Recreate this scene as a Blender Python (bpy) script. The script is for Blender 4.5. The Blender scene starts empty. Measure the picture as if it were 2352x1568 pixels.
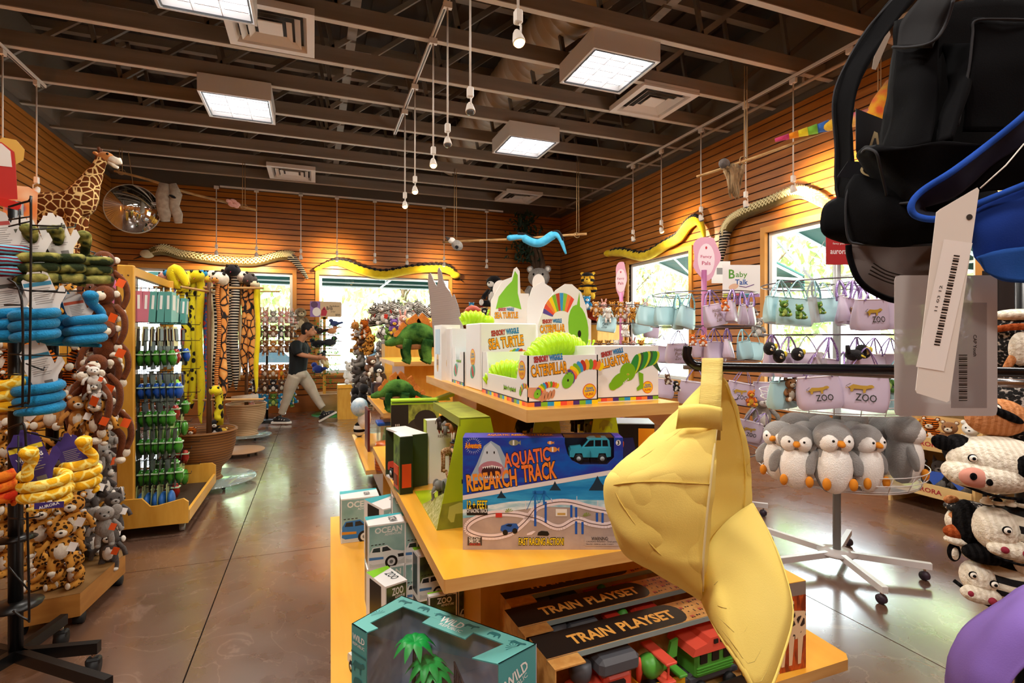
import bpy, math, random
from mathutils import Vector, Matrix, Euler
random.seed(7)
PI = math.pi
scn = bpy.context.scene
# ---------------------------------------------------------------- camera
YAW = math.radians(20.55)
H = 1.40
FPX = 1210.0
HZ = 775.0
cam_d = bpy.data.cameras.new('camera'); cam = bpy.data.objects.new('camera', cam_d)
scn.collection.objects.link(cam)
cam.location = (0, 0, H); cam.rotation_euler = (PI/2, 0, -YAW)
cam_d.sensor_width = 36; cam_d.lens = 36*FPX/2352; cam_d.shift_y = -(784-HZ)/2352
cam_d.clip_start = .05; cam_d.clip_end = 200
scn.camera = cam
# ---------------------------------------------------------------- exposure, daylight
vs = scn.view_settings
vs.view_transform = 'Standard'; vs.look = 'None'; vs.gamma = 1; vs.use_curve_mapping = False
vs.exposure = 0.0
world = bpy.data.worlds.new('sky'); scn.world = world; world.use_nodes = True
bg = world.node_tree.nodes['Background']
bg.inputs['Color'].default_value = (.86, .94, 1, 1); bg.inputs['Strength'].default_value = 12.5
sun_d = bpy.data.lights.new('sun', 'SUN'); sun_d.energy = 16; sun_d.angle = .01; sun_d.color = (1, .96, .88)
sun = bpy.data.objects.new('sun', sun_d); scn.collection.objects.link(sun)
sun.rotation_euler = Euler((math.radians(28), math.radians(-12), 0)); sun.location = (3, 9, 12)
FIX_W = 58; SPOT_W = 230
FIX_COL = (1.0, .93, .84)
def area(name, loc, sx, sy, w, col, rot=(0, 0, 0)):
    d = bpy.data.lights.new(name, 'AREA'); d.shape = 'RECTANGLE'; d.size = sx; d.size_y = sy; d.energy = w; d.color = col
    o = bpy.data.objects.new(name, d); scn.collection.objects.link(o); o.location = loc; o.rotation_euler = rot
    return o
FIXTURES = [(x, y) for x in (-.79, 2.66) for y in (6.6, 4.45, 2.3, .15, -2.0)] 
for x, y in FIXTURES:
    area('ceiling_light_lamp', (x, y, 3.955), .56, .56, FIX_W, FIX_COL)
# ---------------------------------------------------------------- picture geometry -> room coordinates
SY, CY = math.sin(YAW), math.cos(YAW)
def ray(px, py):
    r = (px-1176)/FPX; u = (HZ-py)/FPX
    return Vector((SY+CY*r, CY-SY*r, u))
def PD(px, py, d):
    v = ray(px, py)*d; v.z += H; return v
def PZ(px, py, z): return PD(px, py, (z-H)/ray(px, py).z)
def PY(px, py, y): return PD(px, py, y/ray(px, py).y)
def PX(px, py, x): return PD(px, py, x/ray(px, py).x)
V = Vector
# ---------------------------------------------------------------- materials
MATS = {}
def lin(h):
    if not isinstance(h, str): return (*h, 1)[:4]
    h = h.lstrip('#'); o = []
    for i in (0, 2, 4):
        c = int(h[i:i+2], 16)/255
        o.append(c/12.92 if c <= .04045 else ((c+.055)/1.055)**2.4)
    return (*o, 1)
def mat(name, col, rough=.55, metal=0, tex=None, c2=None, c3=None, sc=6, st=(1, 1, 1), bump=0, bs=None, thr=(.45, .55),
        emit=0, alpha=1, spec=.4, coat=0, rot=0, det=3, sheen=0, trans=0):
    if name in MATS: return MATS[name]
    m = bpy.data.materials.new(name); m.use_nodes = True; nt = m.node_tree; N = nt.nodes; L = nt.links
    b = N['Principled BSDF']; b.inputs['Base Color'].default_value = lin(col)
    b.inputs['Roughness'].default_value = rough; b.inputs['Metallic'].default_value = metal
    b.inputs['Specular IOR Level'].default_value = spec
    b.inputs['Coat Weight'].default_value = coat; b.inputs['Coat Roughness'].default_value = .15
    if sheen: b.inputs['Sheen Weight'].default_value = sheen
    if trans: b.inputs['Transmission Weight'].default_value = trans
    if alpha < 1: b.inputs['Alpha'].default_value = alpha
    if emit:
        b.inputs['Emission Color'].default_value = lin(col); b.inputs['Emission Strength'].default_value = emit
    if tex or bump:
        tc = N.new('ShaderNodeTexCoord'); mp = N.new('ShaderNodeMapping'); L.new(tc.outputs['Object'], mp.inputs[0])
        mp.inputs['Scale'].default_value = (sc*st[0], sc*st[1], sc*st[2]); mp.inputs['Rotation'].default_value = (0, rot, rot)
    if tex:
        rp = N.new('ShaderNodeValToRGB'); e = rp.color_ramp.elements
        e[0].position, e[1].position = thr; e[0].color = lin(col); e[1].color = lin(c2 or col)
        if c3: x = e.new(min(.99, thr[1]+(1-thr[1])*.45)); x.color = lin(c3)
        if tex == 'noise':
            t = N.new('ShaderNodeTexNoise'); t.inputs['Scale'].default_value = 1; t.inputs['Detail'].default_value = det; o = t.outputs[0]
        elif tex == 'spots':
            t = N.new('ShaderNodeTexVoronoi'); t.inputs['Scale'].default_value = 1; o = t.outputs['Distance']
        elif tex == 'cells':
            t = N.new('ShaderNodeTexVoronoi'); t.feature = 'DISTANCE_TO_EDGE'; t.inputs['Scale'].default_value = 1; o = t.outputs['Distance']
        elif tex == 'wave':
            t = N.new('ShaderNodeTexWave'); t.inputs['Scale'].default_value = 1; t.inputs['Distortion'].default_value = 1.2; t.bands_direction = 'Z'
            t.inputs['Detail'].default_value = 1; o = t.outputs[0]
        elif tex == 'wavex':
            t = N.new('ShaderNodeTexWave'); t.inputs['Scale'].default_value = 1; t.inputs['Distortion'].default_value = 3; t.bands_direction = 'X'; o = t.outputs[0]
        L.new(mp.outputs[0], t.inputs['Vector']); L.new(o, rp.inputs[0]); L.new(rp.outputs[0], b.inputs['Base Color'])
        if emit: L.new(rp.outputs[0], b.inputs['Emission Color'])
    if bump:
        mp2 = N.new('ShaderNodeMapping'); L.new(tc.outputs['Object'], mp2.inputs[0]); s = bs or sc
        mp2.inputs['Scale'].default_value = (s*st[0], s*st[1], s*st[2])
        n = N.new('ShaderNodeTexNoise'); n.inputs['Scale'].default_value = 1; n.inputs['Detail'].default_value = 4
        L.new(mp2.outputs[0], n.inputs['Vector'])
        bp = N.new('ShaderNodeBump'); bp.inputs['Strength'].default_value = bump; bp.inputs['Distance'].default_value = .01
        L.new(n.outputs[0], bp.inputs['Height']); L.new(bp.outputs[0], b.inputs['Normal'])
    MATS[name] = m; return m
def C(h, rough=.55, **k):
    return mat('col_%s_%s_%s' % (h, rough, '_'.join('%s%s' % (a, b) for a, b in sorted(k.items()))), h, rough, **k)
def fur(h, h2=None, sc=30, **k):
    return mat('fur_%s_%s_%s' % (h, h2, sc), h, .9, tex='noise', c2=h2 or h, sc=sc, thr=(.35, .65), bump=.5, bs=160, sheen=.15, spec=.15, **k)
def clearmat(name, tint=(1, 1, 1), gl=.06, rough=.02, body=0.0, bc=(1, 1, 1)):
    if name in MATS: return MATS[name]
    m = bpy.data.materials.new(name); m.use_nodes = True; nt = m.node_tree; N = nt.nodes; L = nt.links
    N.remove(N['Principled BSDF']); out = [n for n in N if n.type == 'OUTPUT_MATERIAL'][0]
    t = N.new('ShaderNodeBsdfTransparent'); t.inputs[0].default_value = (*tint, 1)
    g = N.new('ShaderNodeBsdfGlossy'); g.inputs['Roughness'].default_value = rough
    lw = N.new('ShaderNodeLayerWeight'); lw.inputs[0].default_value = .5
    pw = N.new('ShaderNodeMath'); pw.operation = 'POWER'; pw.inputs[1].default_value = 4; L.new(lw.outputs['Facing'], pw.inputs[0])
    f = N.new('ShaderNodeMath'); f.operation = 'MULTIPLY_ADD'; f.inputs[1].default_value = .5; f.inputs[2].default_value = gl; L.new(pw.outputs[0], f.inputs[0])
    mx = N.new('ShaderNodeMixShader'); L.new(f.outputs[0], mx.inputs[0]); L.new(t.outputs[0], mx.inputs[1]); L.new(g.outputs[0], mx.inputs[2])
    last = mx
    if body:
        d = N.new('ShaderNodeBsdfDiffuse'); d.inputs[0].default_value = (*bc, 1)
        m2 = N.new('ShaderNodeMixShader'); m2.inputs[0].default_value = body
        L.new(mx.outputs[0], m2.inputs[1]); L.new(d.outputs[0], m2.inputs[2]); last = m2
    L.new(last.outputs[0], out.inputs[0]); MATS[name] = m; return m
# ---------------------------------------------------------------- mesh builder
I4 = Matrix.Identity(4)
def T(x=0, y=0, z=0): return Matrix.Translation((x, y, z))
def R(a, ax='Z'): return Matrix.Rotation(a, 4, ax)
def Sc(x, y, z): return Matrix.Diagonal((x, y, z, 1))
def frame(o, n, up):
    n = V(n).normalized(); r = V(up).cross(n).normalized(); u = n.cross(r)
    m = Matrix((r, u, n)).transposed().to_4x4(); m.translation = V(o); return m
_txt = {}
def text_mesh(s, bold):
    k = (s, bold)
    if k not in _txt:
        cu = bpy.data.curves.new('t', 'FONT'); cu.body = s; cu.offset = bold; cu.resolution_u = 2; cu.align_x = 'LEFT'
        o = bpy.data.objects.new('t', cu); me = o.to_mesh()
        _txt[k] = ([v.co.copy() for v in me.vertices], [tuple(p.vertices) for p in me.polygons])
        o.to_mesh_clear(); bpy.data.objects.remove(o); bpy.data.curves.remove(cu)
    return _txt[k]
class MB:
    def __init__(s): s.v = []; s.f = []; s.m = []; s.s = []; s.mats = []
    def mi(s, m):
        if m not in s.mats: s.mats.append(m)
        return s.mats.index(m)
    def add(s, vs_, fs, m, M=I4, smooth=False):
        b = len(s.v); k = s.mi(m)
        s.v += [M @ V(v) for v in vs_]
        for f in fs: s.f.append([b+i for i in f]); s.m.append(k); s.s.append(smooth)
    def box(s, c, d, m, M=I4, bev=0):
        x, y, z = d[0]/2, d[1]/2, d[2]/2; M = M @ T(*c)
        if bev:
            b = min(bev, x*.49, y*.49, z*.49); vv = []; 
            for sx in (-1, 1):
                for sy in (-1, 1):
                    for sz in (-1, 1):
                        vv += [(sx*x, sy*(y-b), sz*(z-b)), (sx*(x-b), sy*y, sz*(z-b)), (sx*(x-b), sy*(y-b), sz*z)]
            def I(a, b_, c_, k): return ((a > 0)*4+(b_ > 0)*2+(c_ > 0))*3+k
            F = []
            for q in (-1, 1):
                F.append([I(q, -1, -1, 0), I(q, 1, -1, 0), I(q, 1, 1, 0), I(q, -1, 1, 0)][::q])
                F.append([I(-1, q, -1, 1), I(-1, q, 1, 1), I(1, q, 1, 1), I(1, q, -1, 1)][::q])
                F.append([I(-1, -1, q, 2), I(1, -1, q, 2), I(1, 1, q, 2), I(-1, 1, q, 2)][::q])
                for w in (-1, 1):
                    F.append([I(q, w, -1, 0), I(q, w, -1, 1), I(q, w, 1, 1), I(q, w, 1, 0)][::-q*w])
                    F.append([I(q, -1, w, 0), I(q, 1, w, 0), I(q, 1, w, 2), I(q, -1, w, 2)][::-q*w])
                    F.append([I(-1, q, w, 1), I(-1, q, w, 2), I(1, q, w, 2), I(1, q, w, 1)][::-q*w])
                    for u in (-1, 1):
                        F.append([I(q, w, u, 0), I(q, w, u, 1), I(q, w, u, 2)][::q*w*u])
            s.add(vv, F, m, M); return
        vv = [(a, b, c_) for a in (-x, x) for b in (-y, y) for c_ in (-z, z)]
        s.add(vv, [(0, 1, 3, 2), (4, 6, 7, 5), (0, 4, 5, 1), (2, 3, 7, 6), (0, 2, 6, 4), (1, 5, 7, 3)], m, M)
    def bar(s, a, b, w, h, m, M=I4, up=(0, 0, 1)):
        a, b = V(a), V(b); d = b-a; L = d.length
        if L < 1e-6: return
        u = V(up)
        if abs(d.normalized().dot(u)) > .99: u = V((0, 1, 0))
        F = frame((a+b)/2, d, u); s.box((0, 0, 0), (w, h, L), m, M @ F)
    def tube(s, pts, r, m, seg=8, M=I4, cap=True, flat=1.0, up=None, smooth=True):
        pts = [V(p) for p in pts]; n = len(pts); rs = r if isinstance(r, (list, tuple)) else [r]*n
        vv = []; prev = V(up) if up else None
        for i, p in enumerate(pts):
            t = (pts[min(i+1, n-1)]-pts[max(i-1, 0)])
            t = t.normalized() if t.length > 1e-9 else V((0, 0, 1))
            if prev is None: prev = V((0, 0, 1)) if abs(t.z) < .9 else V((1, 0, 0))
            a = prev-t*prev.dot(t)
            if a.length < 1e-5: a = t.orthogonal()
            a.normalize(); b = t.cross(a); prev = a
            for k in range(seg):
                q = 2*PI*k/seg; vv.append(p+a*math.cos(q)*rs[i]+b*math.sin(q)*rs[i]*flat)
        F = [(i*seg+k, i*seg+(k+1) % seg, (i+1)*seg+(k+1) % seg, (i+1)*seg+k) for i in range(n-1) for k in range(seg)]
        if cap: F += [tuple(range(seg))[::-1], tuple((n-1)*seg+k for k in range(seg))]
        s.add(vv, F, m, M, smooth)
    def cyl(s, a, b, r0, m, r1=None, seg=16, M=I4, smooth=True):
        s.tube([a, b], [r0, r0 if r1 is None else r1], m, seg, M, smooth=smooth)
    def lathe(s, prof, m, seg=24, M=I4, cap=True, smooth=True):
        vv = [(r*math.cos(2*PI*k/seg), r*math.sin(2*PI*k/seg), z) for r, z in prof for k in range(seg)]
        n = len(prof)
        F = [(i*seg+k, i*seg+(k+1) % seg, (i+1)*seg+(k+1) % seg, (i+1)*seg+k) for i in range(n-1) for k in range(seg)]
        if cap: F += [tuple(range(seg))[::-1], tuple((n-1)*seg+k for k in range(seg))]
        s.add(vv, F, m, M, smooth)
    def ell(s, c, r, m, M=I4, seg=12, rg=8, rot=None):
        r = r if isinstance(r, (list, tuple)) else (r, r, r)
        vv = [(0, 0, -1)]+[(math.cos(2*PI*k/seg)*math.cos(q), math.sin(2*PI*k/seg)*math.cos(q), math.sin(q)) for q in [(-.5+j/rg)*PI for j in range(1, rg)] for k in range(seg)]+[(0, 0, 1)]
        F = [(0, 1+(k+1) % seg, 1+k) for k in range(seg)]
        for j in range(rg-2):
            for k in range(seg): a = 1+j*seg; F.append((a+k, a+(k+1) % seg, a+seg+(k+1) % seg, a+seg+k))
        a = 1+(rg-2)*seg; F += [(a+k, a+(k+1) % seg, len(vv)-1) for k in range(seg)]
        Mx = M @ T(*c)
        if rot: Mx = Mx @ Euler(rot).to_matrix().to_4x4()
        s.add(vv, F, m, Mx @ Sc(*r), True)
    def prism(s, pts, th, m, M=I4, side=None, z0=0):
        """outline in local XY, from z0 to z0+th"""
        a = sum(pts[i][0]*pts[(i+1) % len(pts)][1]-pts[(i+1) % len(pts)][0]*pts[i][1] for i in range(len(pts)))
        if a < 0: pts = pts[::-1]
        n = len(pts); vv = [(x, y, z0) for x, y in pts]+[(x, y, z0+th) for x, y in pts]
        s.add(vv, [tuple(range(n))[::-1], tuple(range(n, 2*n))], m, M)
        s.add(vv, [(i, (i+1) % n, n+(i+1) % n, n+i) for i in range(n)], side or m, M)
    def poly(s, pts, m, M=I4, z=0):
        s.add([(x, y, z) for x, y in pts], [tuple(range(len(pts)))], m, M)
    def rect(s, x0, y0, x1, y1, m, M=I4, z=0): s.poly([(x0, y0), (x1, y0), (x1, y1), (x0, y1)], m, M, z)
    def oval(s, x, y, rx, ry, m, M=I4, z=0, seg=20, rot=0):
        c, d = math.cos(rot), math.sin(rot)
        P = [(rx*math.cos(2*PI*k/seg), ry*math.sin(2*PI*k/seg)) for k in range(seg)]
        s.poly([(x+a*c-b*d, y+a*d+b*c) for a, b in P], m, M, z)
    def text(s, t, m, M=I4, x=0, y=0, w=None, h=.02, z=.0004, bold=.012, rot=0, shear=0, outline=None, ow=.04):
        """centred at x,y ; letters h tall, squeezed to width w"""
        if outline: s.text(t, outline, M, x, y, w, h, z*.6, bold+ow, rot, shear)
        vv, F = text_mesh(t, bold)
        if not vv: return
        v0 = text_mesh(t, .0)[0]
        xs = [v.x for v in v0]; ys = [v.y for v in v0]; x0, x1, y0, y1 = min(xs), max(xs), min(ys), max(ys)
        sy = h/max(y1-y0, .3); sx = w/(x1-x0) if w else sy
        cx, cy = (x0+x1)/2, (y0+y1)/2; c, d = math.cos(rot), math.sin(rot); out = []
        for v in vv:
            a, b = (v.x-cx)*sx, (v.y-cy)*sy; a += shear*b
            out.append((x+a*c-b*d, y+a*d+b*c, z))
        s.add(out, F, m, M)
    def grid(s, P, m, M=I4, closed=False, smooth=True):
        r, c = len(P), len(P[0]); vv = [p for row in P for p in row]
        F = [(i*c+k, i*c+(k+1) % c, (i+1)*c+(k+1) % c, (i+1)*c+k) for i in range(r-1) for k in range(c if closed else c-1)]
        s.add(vv, F, m, M, smooth)
    def mesh(s, name):
        me = bpy.data.meshes.new(name); me.from_pydata([tuple(v) for v in s.v], [], s.f)
        for m in s.mats: me.materials.append(m)
        me.polygons.foreach_set('material_index', s.m); me.polygons.foreach_set('use_smooth', s.s); me.update(); return me
    def build(s, name, parent=None, loc=(0, 0, 0), rz=0, M=None):
        o = bpy.data.objects.new(name, s.mesh(name)); scn.collection.objects.link(o)
        if parent is not None: o.parent = parent
        if M is not None: o.matrix_basis = M
        else: o.location = loc; o.rotation_euler = (0, 0, rz)
        return o
def tag(o, label, cat, group=None):
    o['label'] = label; o['category'] = cat
    if group: o['group'] = group
    return o
def thing(name, label, cat, loc=(0, 0, 0), rz=0, group=None, M=None):
    o = bpy.data.objects.new(name, None); scn.collection.objects.link(o); o.empty_display_size = .05
    if M is not None: o.matrix_basis = M
    else: o.location = loc; o.rotation_euler = (0, 0, rz)
    return tag(o, label, cat, group)
def struct(o): o['kind'] = 'structure'; return o
def solid(o, th, off=-1):
    m = o.modifiers.new('thickness', 'SOLIDIFY'); m.thickness = th; m.offset = off; return o
def remesh(o, vox, sm=3):
    m = o.modifiers.new('remesh', 'REMESH'); m.mode = 'VOXEL'; m.voxel_size = vox; m.use_smooth_shade = True
    if sm: k = o.modifiers.new('smooth', 'SMOOTH'); k.factor = .5; k.iterations = sm
    return o
def dup(root, loc=None, rz=None, label=None, group=None, M=None):
    def cp(o, par):
        c = o.copy(); scn.collection.objects.link(c)
        if par is not None: c.parent = par
        for k in o.children: cp(k, c)
        return c
    kids = list(root.children)
    r = root.copy(); scn.collection.objects.link(r)
    for k in kids: cp(k, r)
    if M is not None: r.matrix_basis = M
    else:
        if loc is not None: r.location = loc
        if rz is not None: r.rotation_euler = (0, 0, rz)
    if label: r['label'] = label
    if group: r['group'] = group
    return r
ORD = ['first', 'second', 'third', 'fourth', 'fifth', 'sixth', 'seventh', 'eighth', 'ninth', 'tenth', 'eleventh', 'twelfth', 'thirteenth', 'fourteenth', 'fifteenth', 'sixteenth', 'seventeenth', 'eighteenth', 'nineteenth', 'twentieth']
def cr(pts, n=6):
    """smooth curve through points"""
    P = [V(p) for p in pts]; out = []
    for i in range(len(P)-1):
        a, b, c, d = P[max(i-1, 0)], P[i], P[i+1], P[min(i+2, len(P)-1)]
        for k in range(n):
            t = k/n; out.append(.5*((2*b)+(c-a)*t+(2*a-5*b+4*c-d)*t*t+(3*b-a-3*c+d)*t**3))
    out.append(P[-1]); return out
# ---- shared materials
wood_y = mat('maple_board', '#eba52c', .32, tex='noise', c2='#f2b544', sc=1.5, st=(12, 1, 12), thr=(.3, .7), coat=.25, spec=.45)
wood_e = mat('maple_edge', '#dcae6a', .5, tex='noise', c2='#c8924e', sc=2, st=(2, 2, 20), thr=(.3, .7))
wood_p = mat('pine', '#d9a441', .45, tex='noise', c2='#c88f2c', sc=2, st=(10, 1, 2), thr=(.3, .7))
white = C('#e9e6e2', .5); white_g = C('#efece8', .25); black = C('#0c0c0d', .35); blackm = C('#131314', .6)
chrome = C('#b8b8ba', .25, metal=1); grey = C('#8d8b8a', .5); clear = clearmat('clear_film', (.97, .98, .98), .06)
cardw = C('#ecebe8', .45); wicker = mat('wicker', '#94622e', .6, tex='wave', c2='#6c4420', sc=1, st=(9, 9, 13), thr=(.25, .75), bump=.4, bs=40)
wicker2 = mat('pale_wicker', '#d6b58c', .6, tex='wave', c2='#9a7648', sc=1, st=(9, 9, 13), thr=(.25, .75), bump=.4, bs=40)
# ================================================================ the room
XL, XR, YB, YF = -3.23, 5.19, 10.72, -3.2
TOPW = 4.08
def floor_mat():
    m = mat('stained_concrete', '#5c4233', .22, tex='noise', c2='#705444', c3='#4a352a', sc=.7, st=(1, .7, 1), thr=(.32, .62), det=9, spec=.5)
    nt = m.node_tree; N = nt.nodes; L = nt.links; b = N['Principled BSDF']
    tc = [n for n in N if n.type == 'TEX_COORD'][0]; rp = [n for n in N if n.type == 'VALTORGB'][0]
    w = N.new('ShaderNodeTexNoise'); w.inputs['Scale'].default_value = 1.6; w.inputs['Detail'].default_value = 7; w.inputs['Distortion'].default_value = 2.2
    L.new(tc.outputs['Object'], w.inputs['Vector'])
    r2 = N.new('ShaderNodeValToRGB'); e = r2.color_ramp.elements; e[0].position = .49; e[0].color = (0, 0, 0, 1); e[1].position = .51; e[1].color = (0, 0, 0, 1)
    x = e.new(.5); x.color = (1, 1, 1, 1); L.new(w.outputs[0], r2.inputs[0])
    mx = N.new('ShaderNodeMixRGB'); mx.inputs[2].default_value = lin('#8f7465'); ml = N.new('ShaderNodeMath'); ml.operation = 'MULTIPLY'; ml.inputs[1].default_value = .45
    L.new(r2.outputs[0], ml.inputs[0]); L.new(ml.outputs[0], mx.inputs[0]); L.new(rp.outputs[0], mx.inputs[1]); L.new(mx.outputs[0], b.inputs['Base Color'])
    n = N.new('ShaderNodeTexNoise'); n.inputs['Scale'].default_value = 5; n.inputs['Detail'].default_value = 8; L.new(tc.outputs['Object'], n.inputs['Vector'])
    mr = N.new('ShaderNodeMapRange'); mr.inputs['From Min'].default_value = .3; mr.inputs['From Max'].default_value = .7; mr.inputs['To Min'].default_value = .22; mr.inputs['To Max'].default_value = .38; b.inputs['Coat Weight'].default_value = 1; b.inputs['Coat IOR'].default_value = 1.75; b.inputs['Coat Roughness'].default_value = .16
    L.new(n.outputs[0], mr.inputs[0]); L.new(mr.outputs[0], b.inputs['Roughness'])
    bp = N.new('ShaderNodeBump'); bp.inputs['Strength'].default_value = .06; bp.inputs['Distance'].default_value = .02; L.new(n.outputs[0], bp.inputs['Height']); L.new(bp.outputs[0], b.inputs['Normal'])
    return m
fl = MB(); fm = floor_mat(); dk = C('#1c120d', .9)
xs = [XL]+[-.5+3*k for k in range(0, 2)]+[XR]; ys = [YF, .04, 3.74, 7.44, YB]
for i in range(len(xs)-1):
    for j in range(len(ys)-1):
        a, b, c, d = xs[i]+.003, xs[i+1]-.003, ys[j]+.003, ys[j+1]-.003
        fl.box(((a+b)/2, (c+d)/2, -.02), (b-a, d-c, .04), fm)
fl.box(((XL+XR)/2, (YF+YB)/2, -.06), (XR-XL, YB-YF, .06), dk)
struct(fl.build('floor'))
slat = mat('slatwall_wood', '#b4702a', .42, tex='noise', c2='#9a5a1c', c3='#c07c34', sc=1.2, st=(.8, .8, 9), thr=(.3, .6), spec=.4)
slat_gap = C('#2a1206', .8); basew = mat('base_panel', '#a8662c', .4, tex='noise', c2='#8f4f1c', sc=1.5, st=(.7, .7, 5), thr=(.3, .7))
upper = C('#5b5148', .85)
def wall(name, org, ux, L, nrm, holes):
    """org corner, ux unit along wall, nrm into the room ; holes (u0,u1,z0,z1)"""
    mb = MB(); ux = V(ux); n = V(nrm)
    M = Matrix((ux, n, V((0, 0, 1)))).transposed().to_4x4(); M.translation = V(org)
    def strip(z0, z1, off0, off1, m):
        hs = sorted([h for h in holes if h[2] < z1-.001 and h[3] > z0+.001]); u = 0
        for h in hs:
            # cut partially when the hole edge falls inside this strip
            if h[0] > u: mb.box(((u+h[0])/2, (off0+off1)/2, (z0+z1)/2), (h[0]-u, off1-off0, z1-z0), m, M)
            if h[2] > z0+.001: mb.box(((h[0]+h[1])/2, (off0+off1)/2, (z0+h[2])/2), (h[1]-h[0], off1-off0, h[2]-z0), m, M)
            if h[3] < z1-.001: mb.box(((h[0]+h[1])/2, (off0+off1)/2, (h[3]+z1)/2), (h[1]-h[0], off1-off0, z1-h[3]), m, M)
            u = h[1]
        if u < L: mb.box(((u+L)/2, (off0+off1)/2, (z0+z1)/2), (L-u, off1-off0, z1-z0), m, M)
    z = .31
    while z < TOPW-.01:
        z1 = min(z+.1, TOPW); strip(z+.016, z1, 0, .018, slat); z = z1
    strip(0, TOPW, -.12, .002, slat_gap)
    strip(TOPW, 5.3, -.12, .0, upper)
    return struct(mb.build(name))
WBACK = [(-2.9, -.385), (.084, 2.61)]; WZ = (.72, 2.60)
wall('wall_back', (XL, YB, 0), (1, 0, 0), XR-XL, (0, -1, 0), [(a-XL, b-XL, *WZ) for a, b in WBACK])
WR = [(6.34, 7.94), (2.75, 4.94)]; WRZ = (.76, 2.68)
wall('wall_right', (XR, YF, 0), (0, 1, 0), YB-YF, (-1, 0, 0), [(a-YF, b-YF, *WRZ) for a, b in sorted(WR)])
wall('wall_left', (XL, YF, 0), (0, 1, 0), YB-YF, (1, 0, 0), [])
wall('wall_front', (XL, YF, 0), (1, 0, 0), XR-XL, (0, 1, 0), [])
for nm, c, d in (('baseboard_back', ((XL+XR)/2, YB-.015, .155), (XR-XL-.06, .03, .31)), ('baseboard_right', (XR-.015, (YF+YB)/2, .155), (.03, YB-YF-.06, .31)),
                 ('baseboard_left', (XL+.015, (YF+YB)/2, .155), (.03, YB-YF-.06, .31))):
    b = MB(); b.box(c, d, basew); struct(b.build(nm))
# windows : wooden trim, white frame, glass
glassm = clearmat('window_glass', (.98, 1, 1), .05, .0)
trimw = mat('window_trim_wood', '#c98c3e', .4, tex='noise', c2='#b57a30', sc=3, thr=(.3, .7))
def window(k, M, w, h, mull=()):
    """local x along wall from 0..w, y into room, z 0..h (origin: lower left of the hole)"""
    f = MB(); t = .05
    for x in (-.035, w+.035): f.box((x, .02, h/2), (.07, .05, h), trimw)
    f.box((w/2, .02, h+.035), (w+.14, .05, .07), trimw); f.box((w/2, .03, -.025), (w+.14, .08, .05), trimw)
    wm = C('#e8ecec', .4)
    f.box((t/2, -.06, h/2), (t, .07, h), wm); f.box((w-t/2, -.06, h/2), (t, .07, h), wm)
    f.box((w/2, -.06, t/2), (w-2*t, .07, t), wm); f.box((w/2, -.06, h-t/2), (w-2*t, .07, t), wm)
    for x in mull: f.box((x, -.06, h/2), (.04, .06, h-2*t), wm)
    r = f.build('window_%d' % k, M=M); struct(r)
    g = MB(); g.box((w/2, -.06, h/2), (w-2*t, .006, h-2*t), glassm); g.build('glass_pane', r)
window(1, T(-2.9, YB, .72) @ Matrix(((1, 0, 0, 0), (0, -1, 0, 0), (0, 0, 1, 0), (0, 0, 0, 1))), 2.515, 1.88)
window(2, T(.084, YB, .72) @ Matrix(((1, 0, 0, 0), (0, -1, 0, 0), (0, 0, 1, 0), (0, 0, 0, 1))), 2.526, 1.88)
Mr = Matrix(((0, -1, 0, 0), (1, 0, 0, 0), (0, 0, 1, 0), (0, 0, 0, 1)))
window(3, T(XR, 6.34, .76) @ Mr, 1.6, 1.92); window(4, T(XR, 2.75, .76) @ Mr, 2.19, 1.92)
# ceiling : deck, trusses
deck = MB(); dm = C('#3b3028', .9)
deck.box(((XL+XR)/2, (YF+YB)/2, 5.36), (XR-XL+.3, YB-YF+.3, .1), dm)
k = 0; x = XL+.1
while x < XR:
    deck.box((x, (YF+YB)/2, 5.29), (.16, YB-YF, .05), dm); x += .32
struct(deck.build('ceiling'))
jm = mat('painted_timber', '#84786c', .75, tex='noise', c2='#75695d', sc=1, st=(1, 12, 12), thr=(.3, .7)); 
ju = C('#b5a898', .7); jw = C('#5e554c', .8)
YJ = [10.05-.745*i for i in range(18)]
tm = MB()
tm.box(((XL+XR)/2, 0, 4.225), (XR-XL, .045, .15), jm); tm.box(((XL+XR)/2, 0, 4.148), (XR-XL, .06, .008), ju)
tm.box(((XL+XR)/2, 0, 5.12), (XR-XL, .09, .1), jm)
x = XL+.1; i = 0
while x < XR-.5:
    tm.bar((x, 0, 4.30), (x+.95, 0, 5.07), .05, .035, jw if i % 3 else jm, up=(0, 1, 0)); tm.bar((x+.95, 0, 5.07), (x+1.1, 0, 4.30), .04, .035, jw, up=(0, 1, 0)); x += 1.1; i += 1
me = tm.mesh('trim_1')
for i, y in enumerate(YJ):
    o = bpy.data.objects.new('trim_%d' % (i+1), me); scn.collection.objects.link(o); o.location = (0, y, 0); struct(o)
# blocks between trusses (bridging line) near left lights
bb = MB()
for i in range(len(YJ)-1):
    y = (YJ[i]+YJ[i+1])/2
    bb.box((.35, y, 4.42), (.09, .70, .03), jm); bb.box((3.1, y, 4.5), (.09, .70, .03), jm)
struct(bb.build('trim_30'))
for k, (xx, ) in enumerate(((XL+.06,), (XR-.06,))):
    b = MB(); b.box((xx, (YF+YB)/2, 4.62), (.10, YB-YF, .9), C('#6b5e50', .85)); struct(b.build('trim_%d' % (31+k)))
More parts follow.
